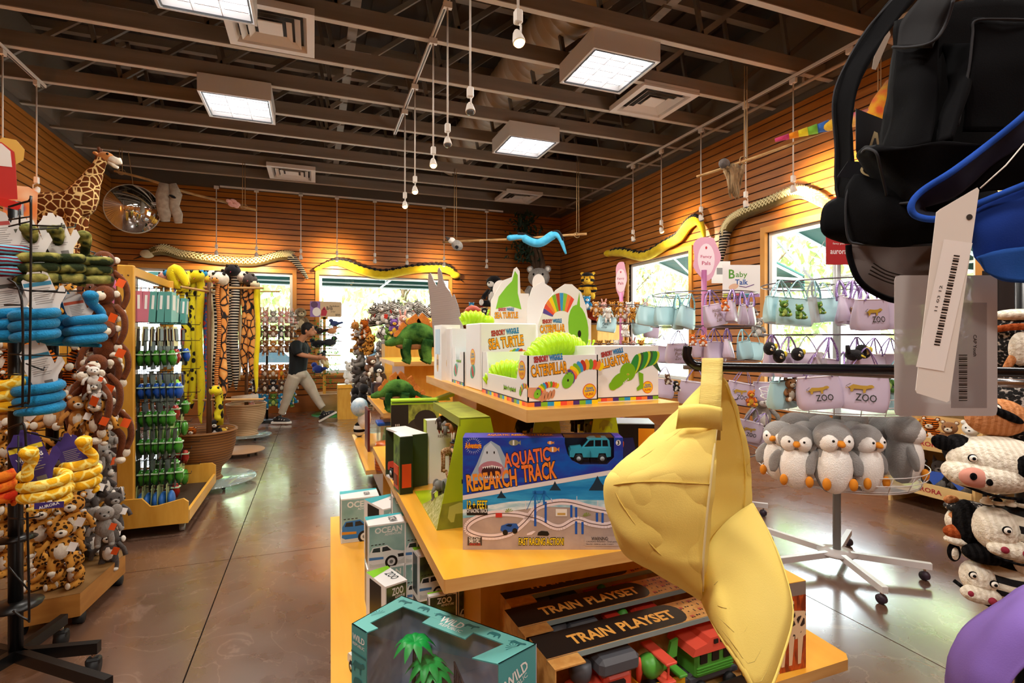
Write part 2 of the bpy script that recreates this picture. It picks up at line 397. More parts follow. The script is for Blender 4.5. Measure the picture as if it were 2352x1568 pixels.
# ---------------------------------------------------------------- duct, pipe
d = MB(); ductm = C('#a08d78', .5); pts = []; rs = []
y = -2.5
while y < 9.6:
    pts += [(2.42, y, 4.72), (2.42, y+.10, 4.72), (2.42, y+.11, 4.72), (2.42, y+.13, 4.72)]; rs += [.28, .28, .288, .28]; y += .14
d.tube(pts, rs, ductm, 24); tag(d.build('air_duct'), 'beige spiral air duct running above the ceiling joists', 'duct')
d = MB(); d.cyl((4.8, 10.6, 4.06), (4.8, -3, 4.06), .018, C('#9c8770', .5))
for y in YJ[::2]: d.box((4.8, y, 4.09), (.03, .03, .06), C('#9c8770', .5))
tag(d.build('ceiling_pipe'), 'thin beige conduit pipe along the ceiling above the right wall', 'pipe')
# ---------------------------------------------------------------- fluorescent fixtures
fixm = C('#c9c2bb', .45); emm = mat('lamp_panel', '#f4f8ff', .4, emit=3.4); lou = C('#e8e8ea', .3)
def fixture():
    r = thing('ceiling_light', '', 'ceiling light')
    h = MB(); h.box((0, -.34, .095), (.70, .02, .19), fixm); h.box((0, .34, .095), (.70, .02, .19), fixm)
    h.box((-.34, 0, .095), (.02, .66, .19), fixm); h.box((.34, 0, .095), (.02, .66, .19), fixm); h.box((0, 0, .185), (.66, .66, .01), fixm)
    for s in (-1, 1): h.box((s*.315, 0, .006), (.012, .62, .012), C('#3c3a3a', .4)); h.box((0, s*.315, .006), (.62, .012, .012), C('#3c3a3a', .4))
    h.build('housing', r)
    p = MB(); p.box((0, 0, .07), (.62, .62, .01), emm); p.build('lamp_panel', r)
    l = MB()
    for a in (-.103, .103):
        l.box((a, 0, .035), (.006, .62, .045), lou); l.box((0, a, .035), (.62, .006, .045), lou)
    for i in (-1, 0, 1):
        for j in (-1, 0, 1): l.box((i*.206, j*.206+.05, .05), (.18, .012, .02), lou)
    l.build('louvre', r)
    return r
F0 = fixture(); fnames = {(-.79, 6.6): 'white box ceiling light on the left above the back aisle', (-.79, 4.45): 'white box ceiling light cut by the top edge beside a square vent',
    (2.66, 4.45): 'large white box ceiling light nearest on the right, beside a square vent', (2.66, 6.6): 'smaller white box ceiling light farther back on the right',
    (-.79, 2.3): 'white box ceiling light above and left of the camera', (2.66, 2.3): 'white box ceiling light above the cap rack', (-.79, .15): 'white box ceiling light straight behind the left one',
    (2.66, .15): 'white box ceiling light behind the cap rack', (-.79, -2.): 'rearmost left white box ceiling light', (2.66, -2.): 'rearmost right white box ceiling light'}
for i, (x, y) in enumerate(FIXTURES):
    o = F0 if i == 0 else dup(F0)
    o.location = (x, y, 3.96); o['label'] = fnames[(x, y)]; o['group'] = 'box ceiling lights'
ventm = C('#cfc4ba', .5)
def vent():
    r = thing('ceiling_vent', '', 'vent'); f = MB()
    def ring(a, b, za, zb):
        P = [[(a*sx, a*sy, za), (b*sx, b*sy, zb)] for sx, sy in ((-1, -1), (1, -1), (1, 1), (-1, 1), (-1, -1))]
        f.grid(P, ventm, smooth=False)
    ring(.365, .30, 0, 0); ring(.30, .27, 0, .05); ring(.365, .365, 0, .06); f.build('frame', r)
    f = MB(); ring(.25, .20, -.0, .035); ring(.18, .13, .0, .035); f.box((0, 0, .02), (.2, .2, .01), ventm); f.build('louvre', r)
    f = MB(); f.box((0, 0, .07), (.6, .6, .02), C('#3a3430', .8)); f.build('backing', r)
    return r
V0 = vent()
for i, (x, y, l) in enumerate(((-.365, 5.12, 'large square ceiling vent beside the topmost left ceiling light'), (3.69, 5.17, 'square ceiling vent beside the nearest right ceiling light'),
                               (-.35, 9.52, 'small square ceiling vent above the back wall on the left'), (3.73, 9.6, 'small square ceiling vent near the back right corner'))):
    o = V0 if i == 0 else dup(V0)
    o.location = (x, y, 4.12); o['label'] = l; o['group'] = 'square ceiling vents'
# ---------------------------------------------------------------- track lights
trk = C('#d8d0c6', .4)
warm = mat('warm_bulb', '#ffc070', .4, emit=14)
def track(label, a, b):
    t = MB(); a, b = V(a), V(b); t.bar(a, b, .035, .03, trk, up=(0, 0, 1))
    t.bar(a+V((0, 0, -.017)), b+V((0, 0, -.017)), .012, .006, C('#4a443e', .5), up=(0, 0, 1))
    tag(t.build('light_track'), label, 'light track', 'white light tracks')
track('white light track running above the right wall', (4.66, 7.2, 4.11), (4.66, -1, 4.11))
track('white light track along the back wall', (-1.5, 10.1, 3.96), (3.59, 10.1, 3.96))
track('white light track over the middle of the shop', (1.0, 7.1, 4.11), (1.0, 1, 4.11))
track('short white light track at the far left', (-2.73, 7.1, 4.11), (-2.73, 3.6, 4.11))
def pendant(x, y, zt, zb, lit, aim, label, power=None):
    """aim: horizontal direction the head points"""
    r = thing('track_spotlight', label, 'spotlight', (x, y, zb), 0, 'pendant track spotlights')
    m = MB(); h = zt-zb; m.box((0, 0, h-.035), (.07 if abs(aim[0]) < .5 else .035, .035 if abs(aim[0]) < .5 else .07, .05), trk); m.cyl((0, 0, .17), (0, 0, h-.05), .0075, trk, seg=8); m.build('stem', r)
    m = MB(); m.box((0, 0, .15), (.042, .042, .07), trk, bev=.006); m.tube([(0, 0, .12), (.03*aim[0], .03*aim[1], .1), (.03*aim[0], .03*aim[1], .06), (0, 0, .045)], .006, trk, 6); m.build('fitting', r)
    t = V((aim[0]*.42, aim[1]*.42, -.9)).normalized(); c = V((0, 0, .04)); A = frame(c, t, (0, 1, 0) if abs(aim[1]) < .5 else (1, 0, 0))
    m = MB(); m.lathe([(.012, -.045), (.022, -.03), (.03, 0), (.034, .02), (.034, .028), (.03, .028)], trk, 14, A); m.build('lamp_head', r)
    m = MB(); m.lathe([(.029, .018), (.029, .032), (.022, .042), (.004, .047)], warm if lit else C('#4a4a4c', .2), 12, A); m.build('bulb', r)
    if lit:
        d = bpy.data.lights.new('spot_lamp', 'SPOT'); near = abs(aim[0])+abs(aim[1]) == 1; d.energy = SPOT_W*(power or 1)*(1 if near else .3); d.spot_size = math.radians(125 if near else 80); d.spot_blend = .8; d.color = (1, .74, .45); d.shadow_soft_size = .03
        o = bpy.data.objects.new('spot_lamp', d); scn.collection.objects.link(o); o.parent = r; o.location = c+t*.055; t = V((aim[0]*.95, aim[1]*.95, -.08)) if near else t; o.rotation_euler = t.to_track_quat('-Z', 'Y').to_euler()
rp = [(1454, 0), (1519, .5), (1610, 0), (1713, 0), (1822, 1.7), (1953, 1), (2100, 1)]
for i, (px, lit) in enumerate(rp):
    v = PX(px, 600, 4.66); pendant(4.66, v.y, 4.1, 2.90, lit, (1, 0), ('lit ' if lit else 'unlit ')+'white pendant spotlight by the right wall, %s from the back' % ORD[i], lit)
bp_ = [(497, .3), (589, .3), (691, 0), (774, .7), (861, 0), (935, 0), (1020, .3), (1118, 0)]
for i, (px, lit) in enumerate(bp_):
    v = PY(px, 600, 10.1); pendant(v.x, 10.1, 3.975, 2.79, lit, (0, 1), ('lit ' if lit else 'unlit ')+'white pendant spotlight along the back wall, %s from the left' % ORD[i], lit)
cp = [(930, 1), (953, 1), (995, 1), (1028, 0), (1080, 0), (1190, 1)]
for i, (px, lit) in enumerate(cp):
    v = PX(px, 600, 1.0); pendant(1.0, v.y, 4.1, 2.93, lit, (0, -.6) if i < 5 else (.3, -.5), ('lit ' if lit else 'unlit ')+'white pendant spotlight over the middle aisle, %s from the back' % ORD[i], (lit or 0)*.8)
for i, (px, lit) in enumerate(((84, 0), (6, 1))):
    v = PX(px, 600, -2.73); pendant(-2.73, v.y, 4.1, 2.90, lit, (-1, 0), 'white pendant spotlight by the left wall, '+('right' if i == 0 else 'left, cut by the edge'), lit)
# ---------------------------------------------------------------- outside
g = MB(); gm = mat('lawn', '#7fa348', .9, tex='noise', c2='#a9c46a', sc=2, thr=(.3, .7)); pav = C('#b8b5ae', .8)
g.box((1, 22, -.35), (90, 22.2, .1), pav); g.box((16, 3, -.36), (21.4, 16, .1), pav); struct(g.build('ground_paving'))
g = MB(); g.box((0, 48, -.2), (120, 30, .1), gm); g.box((42, 8, -.2), (30, 50, .1), gm); struct(g.build('ground_lawn'))
aw = C('#1c5148', .7); awf = C('#dfe6e4', .5)
def awning(M, w, label):
    r = thing('window_awning', label, 'awning', M=M, group='green window awnings'); a = MB()
    a.prism([(0, 0), (1.9, -.62), (1.9, -.86), (1.88, -.86), (1.88, -.64), (0, -.03)], w, aw, Matrix(((0, 0, 1, 0), (1, 0, 0, 0), (0, 1, 0, 0), (0, 0, 0, 1)))); a.build('canopy', r)
    f = MB(); n = max(2, int(w/1.3)); 
    for i in range(n+1):
        x = .02+(w-.04)*i/n
        f.bar((x, .02, -.05), (x, 1.86, -.66), .03, .03, awf); f.bar((x, .02, -.85), (x, 1.86, -.85), .03, .03, awf); f.bar((x, .9, -.85), (x, .05, -.2), .025, .025, awf)
    f.bar((0, 1.84, -.85), (w, 1.84, -.85), .03, .03, awf); f.bar((0, .9, -.85), (w, .9, -.85), .025, .025, awf); f.build('frame', r)
awning(T(-3.2, YB+.14, 3.42), 3.0, 'green awning outside the left back window'); awning(T(0, YB+.14, 3.42), 2.9, 'green awning outside the right back window')
Ma = Matrix(((0, 1, 0, 0), (-1, 0, 0, 0), (0, 0, 1, 0), (0, 0, 0, 1)))
awning(T(XR+.14, 8.15, 3.0) @ Ma, 2.0, 'green awning outside the far right window'); awning(T(XR+.14, 5.2, 3.02) @ Ma, 2.7, 'green awning outside the near right window')
lf = [mat('foliage_a', '#98b85e', .8, tex='noise', c2='#cfe09a', sc=3, thr=(.3, .7)), mat('foliage_b', '#86ab54', .8, tex='noise', c2='#c0d68c', sc=3, thr=(.3, .7))]
bark = mat('bark', '#6b5440', .9, tex='noise', c2='#4a3828', sc=8, st=(1, 1, .2), bump=.5)
def tree(x, y, h, k, label):
    r = thing('tree', label, 'tree', (x, y, -.15), 0, 'trees outside the windows')
    t = MB(); t.tube([(0, 0, 0), (.1, 0, h*.4), (0, .1, h*.7)], [.2, .15, .07], bark, 8)
    for i in range(5):
        a = random.uniform(0, 6.28); t.tube([(.05, 0, h*.4+i*.2), (math.cos(a)*h*.2, math.sin(a)*h*.2, h*.65)], [.06, .03], bark, 6)
    t.build('trunk', r)
    c = MB(); rr = random.Random(k)
    for i in range(2300):
        a = rr.uniform(0, 2*PI); q = rr.uniform(-1, 1); rad = h*.38*rr.uniform(.45, 1)**.5*(1+.25*math.sin(3*a+k)); z = h*.56+q*h*.46
        w = math.sqrt(max(0, 1-q*q)); p = V((math.cos(a)*rad*w, math.sin(a)*rad*w, z)); s = rr.uniform(.16, .36)
        M = T(*p) @ Euler((rr.uniform(0, 3), rr.uniform(0, 3), rr.uniform(0, 3))).to_matrix().to_4x4()
        c.poly([(-s, 0), (-s*.3, -s*.5), (s, 0), (-s*.3, s*.5)], lf[k % 2], M)
    c.build('crown', r)
for i, (x, y, h) in enumerate(((-14, 27, 8), (-3, 25, 8), (4, 26, 8.5), (11, 25, 8), (18, 28, 8.5), (17, 17, 8), (18, 9.6, 7), (17.5, 2, 7))):
    tree(x, y, h, i, 'leafy sunlit tree far outside, %s from the left' % ORD[i])
def parked_car(x, y, rz, col, label):
    r = thing('parked_car', label, 'car', (x, y, -.3), rz, 'cars parked outside the back windows'); b = MB(); m = C(col, .3, coat=.5)
    b.prism([(-2.1, .35), (2.1, .35), (2.15, .75), (1.9, .85), (1.1, .95), (.6, 1.45), (-1.1, 1.5), (-1.7, 1.0), (-2.15, .9)], 1.7, m, R(PI/2, 'X') @ T(0, 0, -.85)); b.build('body', r)
    w = MB(); w.prism([(1.0, .97), (.56, 1.38), (-1.05, 1.42), (-1.5, 1.0)], 1.72, C('#2c3a40', .15), R(PI/2, 'X') @ T(0, 0, -.86)); w.build('side_window', r)
    for sx in (-1.3, 1.3):
        for sy in (-.8, .8):
            k = MB(); k.cyl((sx, sy-.1, .33), (sx, sy+.1, .33), .33, blackm, seg=20); k.build('wheel', r)
parked_car(-1.6, 17.5, .1, '#d9dde0', 'white car parked outside beyond the plush rack'); parked_car(3.0, 17.8, -.1, '#c8ccd2', 'silver car parked outside beyond the bird stand'); parked_car(-6.2, 18, 0, '#b9bec6', 'grey car parked outside at the far left')
# ================================================================ stepped display tables
def board(m, pts, z, th=.035):
    m.prism(pts, th, wood_y, side=wood_e, z0=z-th)
def rectp(x0, y0, x1, y1, c=.004): return [(x0+c, y0), (x1-c, y0), (x1, y0+c), (x1, y1-c), (x1-c, y1), (x0+c, y1), (x0, y1-c), (x0, y0+c)]
def table(label, t1, t2, t3, c1, c2, zs=(.35, .80, 1.20), group='stepped wooden display tables'):
    r = thing('display_table', label, 'display table', (0, 0, 0), 0, group)
    for nm, p, z in (('bottom_shelf', t1, zs[0]), ('middle_shelf', t2, zs[1]), ('top_shelf', t3, zs[2])):
        m = MB(); board(m, p, z); m.build(nm, r)
    m = MB(); m.box(((c1[0]+c1[2])/2, (c1[1]+c1[3])/2, (zs[0]+zs[1]-.035)/2), (c1[2]-c1[0], c1[3]-c1[1], zs[1]-.035-zs[0]), wood_p); m.build('lower_core', r)
    m = MB(); m.box(((c2[0]+c2[2])/2, (c2[1]+c2[3])/2, (zs[1]+zs[2]-.035)/2), (c2[2]-c2[0], c2[3]-c2[1], zs[2]-.035-zs[1]), wood_p); m.build('upper_core', r)
    m = MB(); x0, y0 = min(p[0] for p in t1), min(p[1] for p in t1); x1, y1 = max(p[0] for p in t1), max(p[1] for p in t1)
    m.box(((x0+x1)/2, (y0+y1)/2, .19), (x1-x0-.3, y1-y0-.3, .25), wood_p); m.build('plinth', r)
    for sx in (x0+.22, x1-.22):
        for sy in (y0+.22, y1-.22):
            m = MB(); m.cyl((sx-.02, sy, .03), (sx+.02, sy, .03), .03, blackm, seg=14); m.box((sx, sy, .055), (.03, .03, .03), chrome); m.build('caster', r)
    return r
table('large stepped yellow wood display table in the foreground holding toy boxes', [(.088, 3.26), (.033, 1.20), (1.63, 1.225), (1.655, 1.25), (1.71, 3.2)], rectp(.30, 1.28, 1.30, 2.98), rectp(.548, 1.345, 1.06, 2.745),
      (.50, 1.62, 1.13, 2.75), (.66, 2.2, 1.0, 2.62))
table('stepped yellow wood display table behind, with green dinosaur plush', rectp(.38, 4.3, 1.5, 5.95), rectp(.51, 4.25, 1.35, 5.62), rectp(.61, 4.37, 1.2, 5.42),
      (.62, 4.5, 1.25, 5.4), (.72, 4.55, 1.1, 5.3))
# ---------------------------------------------------------------- printed boxes
def faces(w, d, h):
    """label frames of a box w x d x h standing on its local origin"""
    return dict(front=frame((0, -d/2, h/2), (0, -1, 0), (0, 0, 1)), left=frame((-w/2, 0, h/2), (-1, 0, 0), (0, 0, 1)),
                right=frame((w/2, 0, h/2), (1, 0, 0), (0, 0, 1)), top=frame((0, 0, h), (0, 0, 1), (0, 1, 0)), back=frame((0, d/2, h/2), (0, 1, 0), (0, 0, 1)))
STR = ['#f7d417', '#e8503a', '#f2853a', '#4b2d7a', '#7fb92a', '#1f9bd6']
def strip(m, F, w, y0, y1, n, k0=0):
    for i in range(n):
        x0 = -w/2+w*i/n; m.rect(x0, y0, x0+w/n, y1, C(STR[(i+k0) % 6], .4), F, .0004)
    m.rect(-w/2, y1, w/2, y1+(y1-y0)*.28, C('#2a1c2c', .4), F, .0004)
blk = C('#15100e', .5); orr = C('#f5a216', .45); redd = C('#c8352c', .45); blu = C('#1b77b8', .45)
def badge(m, F, x, y, r):
    m.oval(x, y, r, r, C('#e5542a', .45), F, .0004); m.oval(x, y, r*.9, r*.9, C('#f6c21c', .45), F, .0006)
    for t, c, yy, w in (('Stress', blu, .42, 1.0), ('Relieving', blu, .05, 1.35), ('FUN!', redd, -.42, 1.1)): m.text(t, c, F, x, y+yy*r, w*r, r*.34, .0009, .02, .12)
def title(m, F, x, y, s, words, rot=.12, w=None):
    c, d = math.cos(rot), math.sin(rot)
    def at(a, b): return x+a*c-b*d, y+a*d+b*c
    X, Y = at(-.24*s, .34*s); m.text('SENSORY', C('#c63a35', .45), F, X, Y, s*.48, s*.17, .0012, .03, rot, 0, blk, .03)
    X, Y = at(.26*s, .34*s); m.text('WIGGLE', C('#2f8fd0', .45), F, X, Y, s*.44, s*.17, .0012, .03, rot, 0, blk, .03)
    X, Y = at(0, 0); m.text(words, orr, F, X, Y, w or s*1.15, s*.33, .0014, .03, rot, 0, blk, .035)
RB = ['#e8503a', '#f2853a', '#f7d417', '#7fb92a', '#3a9ad2', '#c0392b', '#f2b233', '#6aa52b']
def slug(m, F, x, y, s, flip=1, cols=RB, head='#7cc22e', z=.0008):
    """arched rainbow caterpillar drawn on the card, s = length"""
    n = 11
    for i in range(n-1, -1, -1):
        a = PI*.08+PI*.62*i/(n-1); cx = x+flip*(-.42*s+.62*s*(1-math.cos(a))); cy = y-.1*s+.42*s*math.sin(a)
        m.oval(cx, cy, s*.085, s*.19*(1-.35*i/n), C(cols[i % len(cols)], .4), F, z+.00003*(n-i), rot=flip*(-(a-PI/2)*.9))
    m.oval(x-flip*.42*s, y-.02*s, s*.13, s*.21, C('#5b3a8e', .4), F, z+.0005, rot=flip*.3)
    m.oval(x-flip*.5*s, y-.12*s, s*.17, s*.24, C(head, .4), F, z+.0007, rot=flip*-.5); m.oval(x-flip*.5*s, y-.12*s, s*.028, s*.04, blk, F, z+.0009)
    for q in (-.02, .1): m.poly([(x-flip*(.5-q)*s, y+.05*s), (x-flip*(.52-q)*s, y+.2*s), (x-flip*(.48-q)*s, y+.05*s)], C(head, .4), F, z+.0007)
# caterpillar display tray (front right of its column)
def slug_toy(col, label, M, n=13, L=.17, r=.028, arch=.05, group='rubbery caterpillar toys'):
    m = MB(); pts = []; rs = []
    for i in range(n*4+1):
        t = i/(n*4); a = t*PI; p = V((0, (t-.5)*L, r+arch*math.sin(a))); pts.append(p)
        e = min(1, .45+2.2*min(t, 1-t)+.1); rs.append(r*e*(1+.10*math.cos(i*PI/2)))
    m.tube(pts, rs, col, 14)
    o = m.build('caterpillar_toy', M=M); tag(o, label, 'toy', group)
    h = MB(); h.ell((0, -L/2-.012, r+.002), (r*.75, r*1.0, r*.8), col)
    for s in (-1, 1): h.tube([(s*.009, -L/2-.01, r*1.7), (s*.012, -L/2-.02, r*2.4)], [.003, .003], col, 6); h.ell((s*.012, -L/2-.02, r*2.45), .005, col, seg=8, rg=6)
    h.build('head', o)
    return o
lime = C('#b4e61c', .35); aqua = C('#2f8fb0', .35)
def tray(name, label, w, d, h, hb, loc, fn, back=True, cut=None):
    """open cardboard tray: front wall height h, back wall height hb"""
    m = MB(); t = .004; F = faces(w, d, h)
    m.box((0, -d/2+t/2, h/2), (w, t, h), cardw); m.box((0, d/2-t/2, hb/2), (w, t, hb), cardw); m.box((0, 0, t/2), (w-2*t, d-2*t, t), cardw)
    for s in (-1, 1):
        P = [(-d/2, 0), (d/2, 0), (d/2, hb), (d/2-.05, hb), (d/2-.07, h*.5), (-d/2+.09, h*.5), (-d/2+.06, h), (-d/2, h)]
        m.prism([(-a, b) for a, b in P], t, cardw, frame((s*(w/2-t/2)-t/2, 0, 0), (1, 0, 0), (0, 0, 1)) @ Sc(-1, 1, 1))
    fn(m, F); o = m.build(name, loc=loc); return tag(o, label, 'display box', 'white toy display boxes')
def pr_cat(m, F):
    f = F['front']; title(m, f, -.047, .034, .095, 'CATERPILLAR', .1, .115); slug(m, f, .066, .012, .105); badge(m, f, .086, -.035, .023)
    m.poly([(-.115, -.045), (-.115, -.018), (-.06, -.02), (-.05, -.05), (-.07, -.06)], C('#d99a72', .5), f, .0005); slug(m, f, -.055, -.03, .06)
    for k in range(4): m.oval(-.068+k*.011, -.048+k*.003, .006, .014, C('#c98a64', .5), f, .0012, rot=-.3)
    strip(m, f, .23, -.074, -.062, 11, 2)
    l = F['left']; strip(m, l, .44, -.074, -.062, 20, 1); badge(m, l, .175, .03, .028); m.text('Jiggles & squiggles!', C('#8fce2b', .4), l, .07, -.035, .11, .016, .001, .03, 0, 0, blk, .03)
    slug(m, l, .19, -.03, .05)
tray('caterpillar_display_box', 'white caterpillar display box at the front left of the top shelf, filled with lime caterpillars', .23, .44, .148, .148, (.69, 1.625, 1.2), pr_cat)
for i, (x, y, rz, z) in enumerate(((.64, 1.50, 2.6, 1.21), (.70, 1.62, 2.0, 1.25), (.73, 1.74, -.3, 1.215), (.65, 1.76, 1.0, 1.21))):
    slug_toy(lime, 'lime green ribbed caterpillar toy in the open tray, %s from the front' % ORD[i], T(x, y, z-.002) @ R(rz), L=.17, r=.034, arch=.045)
slug_toy(lime, 'long lime green caterpillar toy arching over the tray rim', T(.76, 1.585, 1.30) @ R(1.75), L=.24, r=.036, arch=.045)
def alligator(m, f, x, y, s):
    g1, g2, g3 = C('#7ab51d', .4), C('#2f8f3a', .4), C('#c3d22b', .4); dk_ = C('#3c5a3a', .4)
    for i in range(9, -1, -1):
        t = i/9; m.oval(x+s*(.02+.42*t), y+s*(.12+.22*t-.1*t*t), s*.07, s*(.2-.07*t), (g2, g3, dk_, g2)[i % 4], f, .0006+.00003*(10-i), rot=-.35-.2*t)
    m.poly([(x+s*.45, y+s*.2), (x+s*.56, y+s*.02), (x+s*.53, y+s*.0), (x+s*.4, y+s*.12)], dk_, f, .0006)
    m.oval(x-s*.1, y+s*.02, s*.15, s*.15, g1, f, .0011, rot=.5); m.oval(x-s*.28, y-s*.12, s*.18, s*.1, g1, f, .0013, rot=.65); m.oval(x-s*.38, y-s*.2, s*.08, s*.075, g1, f, .0015)
    m.oval(x-s*.1, y-s*.02, s*.022, s*.016, C('#f3df53', .4), f, .0018); m.oval(x-s*.1, y-s*.02, s*.007, s*.012, blk, f, .002)
    m.poly([(x+s*.1, y+s*.02), (x+s*.2, y-.02*s), (x+s*.2, y-.26*s), (x+s*.08, y-.3*s), (x+s*.07, y-.25*s), (x+s*.13, y-.2*s)], g1, f, .0017)
    for k in range(4): m.poly([(x-s*(.2-.03*k), y-s*(.17-.02*k)), (x-s*(.185-.03*k), y-s*(.14-.02*k)), (x-s*(.175-.03*k), y-s*(.165-.02*k))], cardw, f, .002)
m = MB(); m.box((0, 0, .0865), (.232, .2, .173), cardw); F = faces(.232, .2, .173); f = F['front']
title(m, f, -.05, .04, .082, 'ALLIGATOR', .2, .11); alligator(m, f, .02, .002, .19); badge(m, f, .075, -.045, .02); strip(m, f, .232, -.084, -.074, 11, 0); strip(m, F['left'], .2, -.084, -.074, 9, 0)
tag(m.build('alligator_toy_box', loc=(.922, 1.525, 1.2)), 'white box with a green striped alligator at the right end of the top shelf', 'toy box')
def header(name, label, outline, th, M, fn):
    m = MB(); m.prism(outline, th, cardw, M, z0=-th); fn(m, M); return tag(m.build(name), label, 'display card', 'die-cut header cards')
# caterpillar header behind alligator box
M1 = frame((.92, 1.86, 1.2), (0, -1, 0), (0, 0, 1))
def h1(m, f):
    title(m, f, -.055, .235, .085, 'CATERPILLAR', .06, .105)
    for i, c in enumerate(('#5b4a9e', '#e8503a', '#f2853a', '#f7d417', '#7fb92a', '#c0452b', '#3a9ad2', '#8ac63f', '#f2853a', '#e8503a')):
        a = 2.95-.21*i; m.poly([(-.015+.04*math.cos(a), .275+.03*math.sin(a)), (-.015+.083*math.cos(a), .275+.10*math.sin(a)), (-.015+.083*math.cos(a-.2), .275+.10*math.sin(a-.2)), (-.015+.04*math.cos(a-.2), .275+.03*math.sin(a-.2))], C(c, .4), f, .0006)
    m.oval(.058, .235, .044, .095, C('#7cc22e', .4), f, .0008, rot=.12); m.oval(.062, .215, .008, .014, blk, f, .001); m.poly([(.045, .30), (.062, .38), (.066, .30)], C('#7cc22e', .4), f, .001)
    m.text('Jiggles & squiggles!', C('#8fce2b', .4), f, -.02, .145, .13, .016, .001, .03, 0, 0, blk, .03); slug(m, f, -.02, .175, .05)
header('caterpillar_header_card', 'die-cut caterpillar header card with rainbow stripes rising behind the alligator box', [(-.115, 0), (.115, 0), (.115, .27), (.1, .28), (.09, .33), (.07, .38), (.03, .41), (-.0, .41), (-.04, .385), (-.085, .33), (-.105, .28), (-.115, .25)], .004, M1, h1)
m = MB(); m.box((0, 0, .07), (.226, .36, .14), cardw); tag(m.build('white_toy_carton', loc=(.92, 2.045, 1.2)), 'plain white carton behind the caterpillar header card', 'box')
M1b = frame((.99, 2.24, 1.2), (0, -1, 0), (0, 0, 1))
header('grey_header_back', 'rounded grey back of a header card behind the caterpillar card', [(-.08, 0), (.09, 0), (.09, .26), (.08, .36), (.05, .43), (0, .46), (-.05, .43), (-.075, .36)], .004, M1b, lambda m, f: None)
# sea turtle box
m = MB(); w, d, h = .23, .2, .255; m.box((0, 0, h/2), (w, d, h), cardw, bev=.004); F = faces(w, d, h); f = F['front']
title(m, f, -.012, .055, .115, 'SEA TURTLE', .12, .14)
for i in range(9): m.oval(.01+.013*i-.03, -.002+.016*math.sin(i*PI/8), .011, .018*(.5+math.sin(i*PI/8)*.6), C(RB[i % 8], .4), f, .0007+.00005*i, rot=-.4)
l = F['left']; badge(m, l, .0, -.005, .034); m.oval(.0, -.06, .035, .026, C('#3aa17a', .4), l, .0006, rot=.5); m.oval(.0, -.06, .012, .024, redd, l, .0008, rot=.5)
tag(m.build('sea_turtle_toy_box', loc=(.695, 1.985, 1.2)), 'white box lettered for the sea turtle toy, behind the caterpillar tray', 'toy box', 'white toy display boxes')
def pr_t(m, F):
    l = F['left']; strip(m, l, .2, -.068, -.058, 9, 3); m.text('squiggles!', C('#8fce2b', .4), l, .02, .03, .08, .016, .001, .03, 0, 0, blk, .03); m.oval(-.03, -.01, .035, .026, C('#3aa17a', .4), l, .0006, rot=.5); m.oval(-.03, -.01, .012, .024, redd, l, .0008, rot=.5)
tray('turtle_display_tray', 'white tray of ribbed sea turtle toys at the left edge of the top shelf', .22, .2, .14, .16, (.685, 2.20, 1.2), pr_t)
for i, (c, x, y, z, rz) in enumerate(((aqua, .64, 2.16, 1.24, .4), (C('#2aa1b8', .35), .66, 2.22, 1.30, -.5), (C('#86c43a', .35), .68, 2.15, 1.31, 1.2))):
    slug_toy(c, ('teal ribbed turtle toy low in the tray', 'blue ribbed turtle toy on the pile', 'green ribbed turtle toy topmost in the tray')[i], T(x, y, z-.03) @ R(rz), n=7, L=.11, r=.032, arch=.015, group='ribbed turtle toys')
m = MB(); m.box((0, 0, .12), (.2, .12, .24), cardw); tag(m.build('white_back_carton', loc=(.68, 2.37, 1.2)), 'white carton under the lime and red toy', 'box')
o = slug_toy(lime, 'lime and red ribbed toy lying on top of the rear white carton', T(.69, 2.36, 1.44) @ R(1.4), n=7, L=.11, r=.035, arch=.02, group='ribbed turtle toys')
k = MB(); k.tube([V((0, (t-.5)*.08, .068+.022*math.sin(t*PI))) for t in [i/8 for i in range(9)]], [.008, .014, .018, .02, .02, .02, .018, .014, .008], C('#a8432c', .5), 10); k.build('red_back', o)
M2 = frame((.905, 2.44, 1.2), (0, -1, 0), (0, 0, 1))
def h2(m, f):
    m.prism([(-.075, .34), (-.06, .40), (-.02, .45), (.01, .48), (.025, .53), (.04, .51), (.04, .42), (.06, .34), (.0, .355)], .001, C('#7cc22e', .4), f)
    title(m, f, -.02, .31, .085, 'SEA TURTLE', .03, .12); m.text('Jiggles!', C('#8fce2b', .4), f, -.02, .255, .07, .012, .001, .03, 0, 0, blk, .03)
    m.oval(.04, .24, .03, .03, C('#f2853a', .4), f, .0006)
header('turtle_header_card', 'die-cut sea turtle header card with a green head, wrapped in shiny film', [(-.1, 0), (.1, 0), (.1, .42), (.055, .42), (.05, .53), (.035, .55), (.02, .54), (.01, .5), (-.04, .48), (-.075, .42), (-.1, .38)], .004, M2, h2)
film = clearmat('glossy_wrap', (.96, .97, .98), .22, .08)
M3 = frame((1.06, 2.5, 1.2), (-.25, -1, 0), (0, 0, 1))
header('white_flap_card', 'pair of plain white upright flaps beside the turtle header card', [(-.05, 0), (.05, 0), (.06, .43), (.03, .42), (-.05, .39)], .004, M3, lambda m, f: None)
m = MB(); m.prism([(-.06, 0), (.06, 0), (.06, .3), (.03, .42), (0, .45), (-.04, .46), (-.06, .42)], .005, C('#a98247', .8), frame((1.0, 2.53, 1.2), (0, -1, 0), (0, 0, 1))); tag(m.build('brown_card_back'), 'brown cardboard back of a header card behind the turtle card', 'display card')
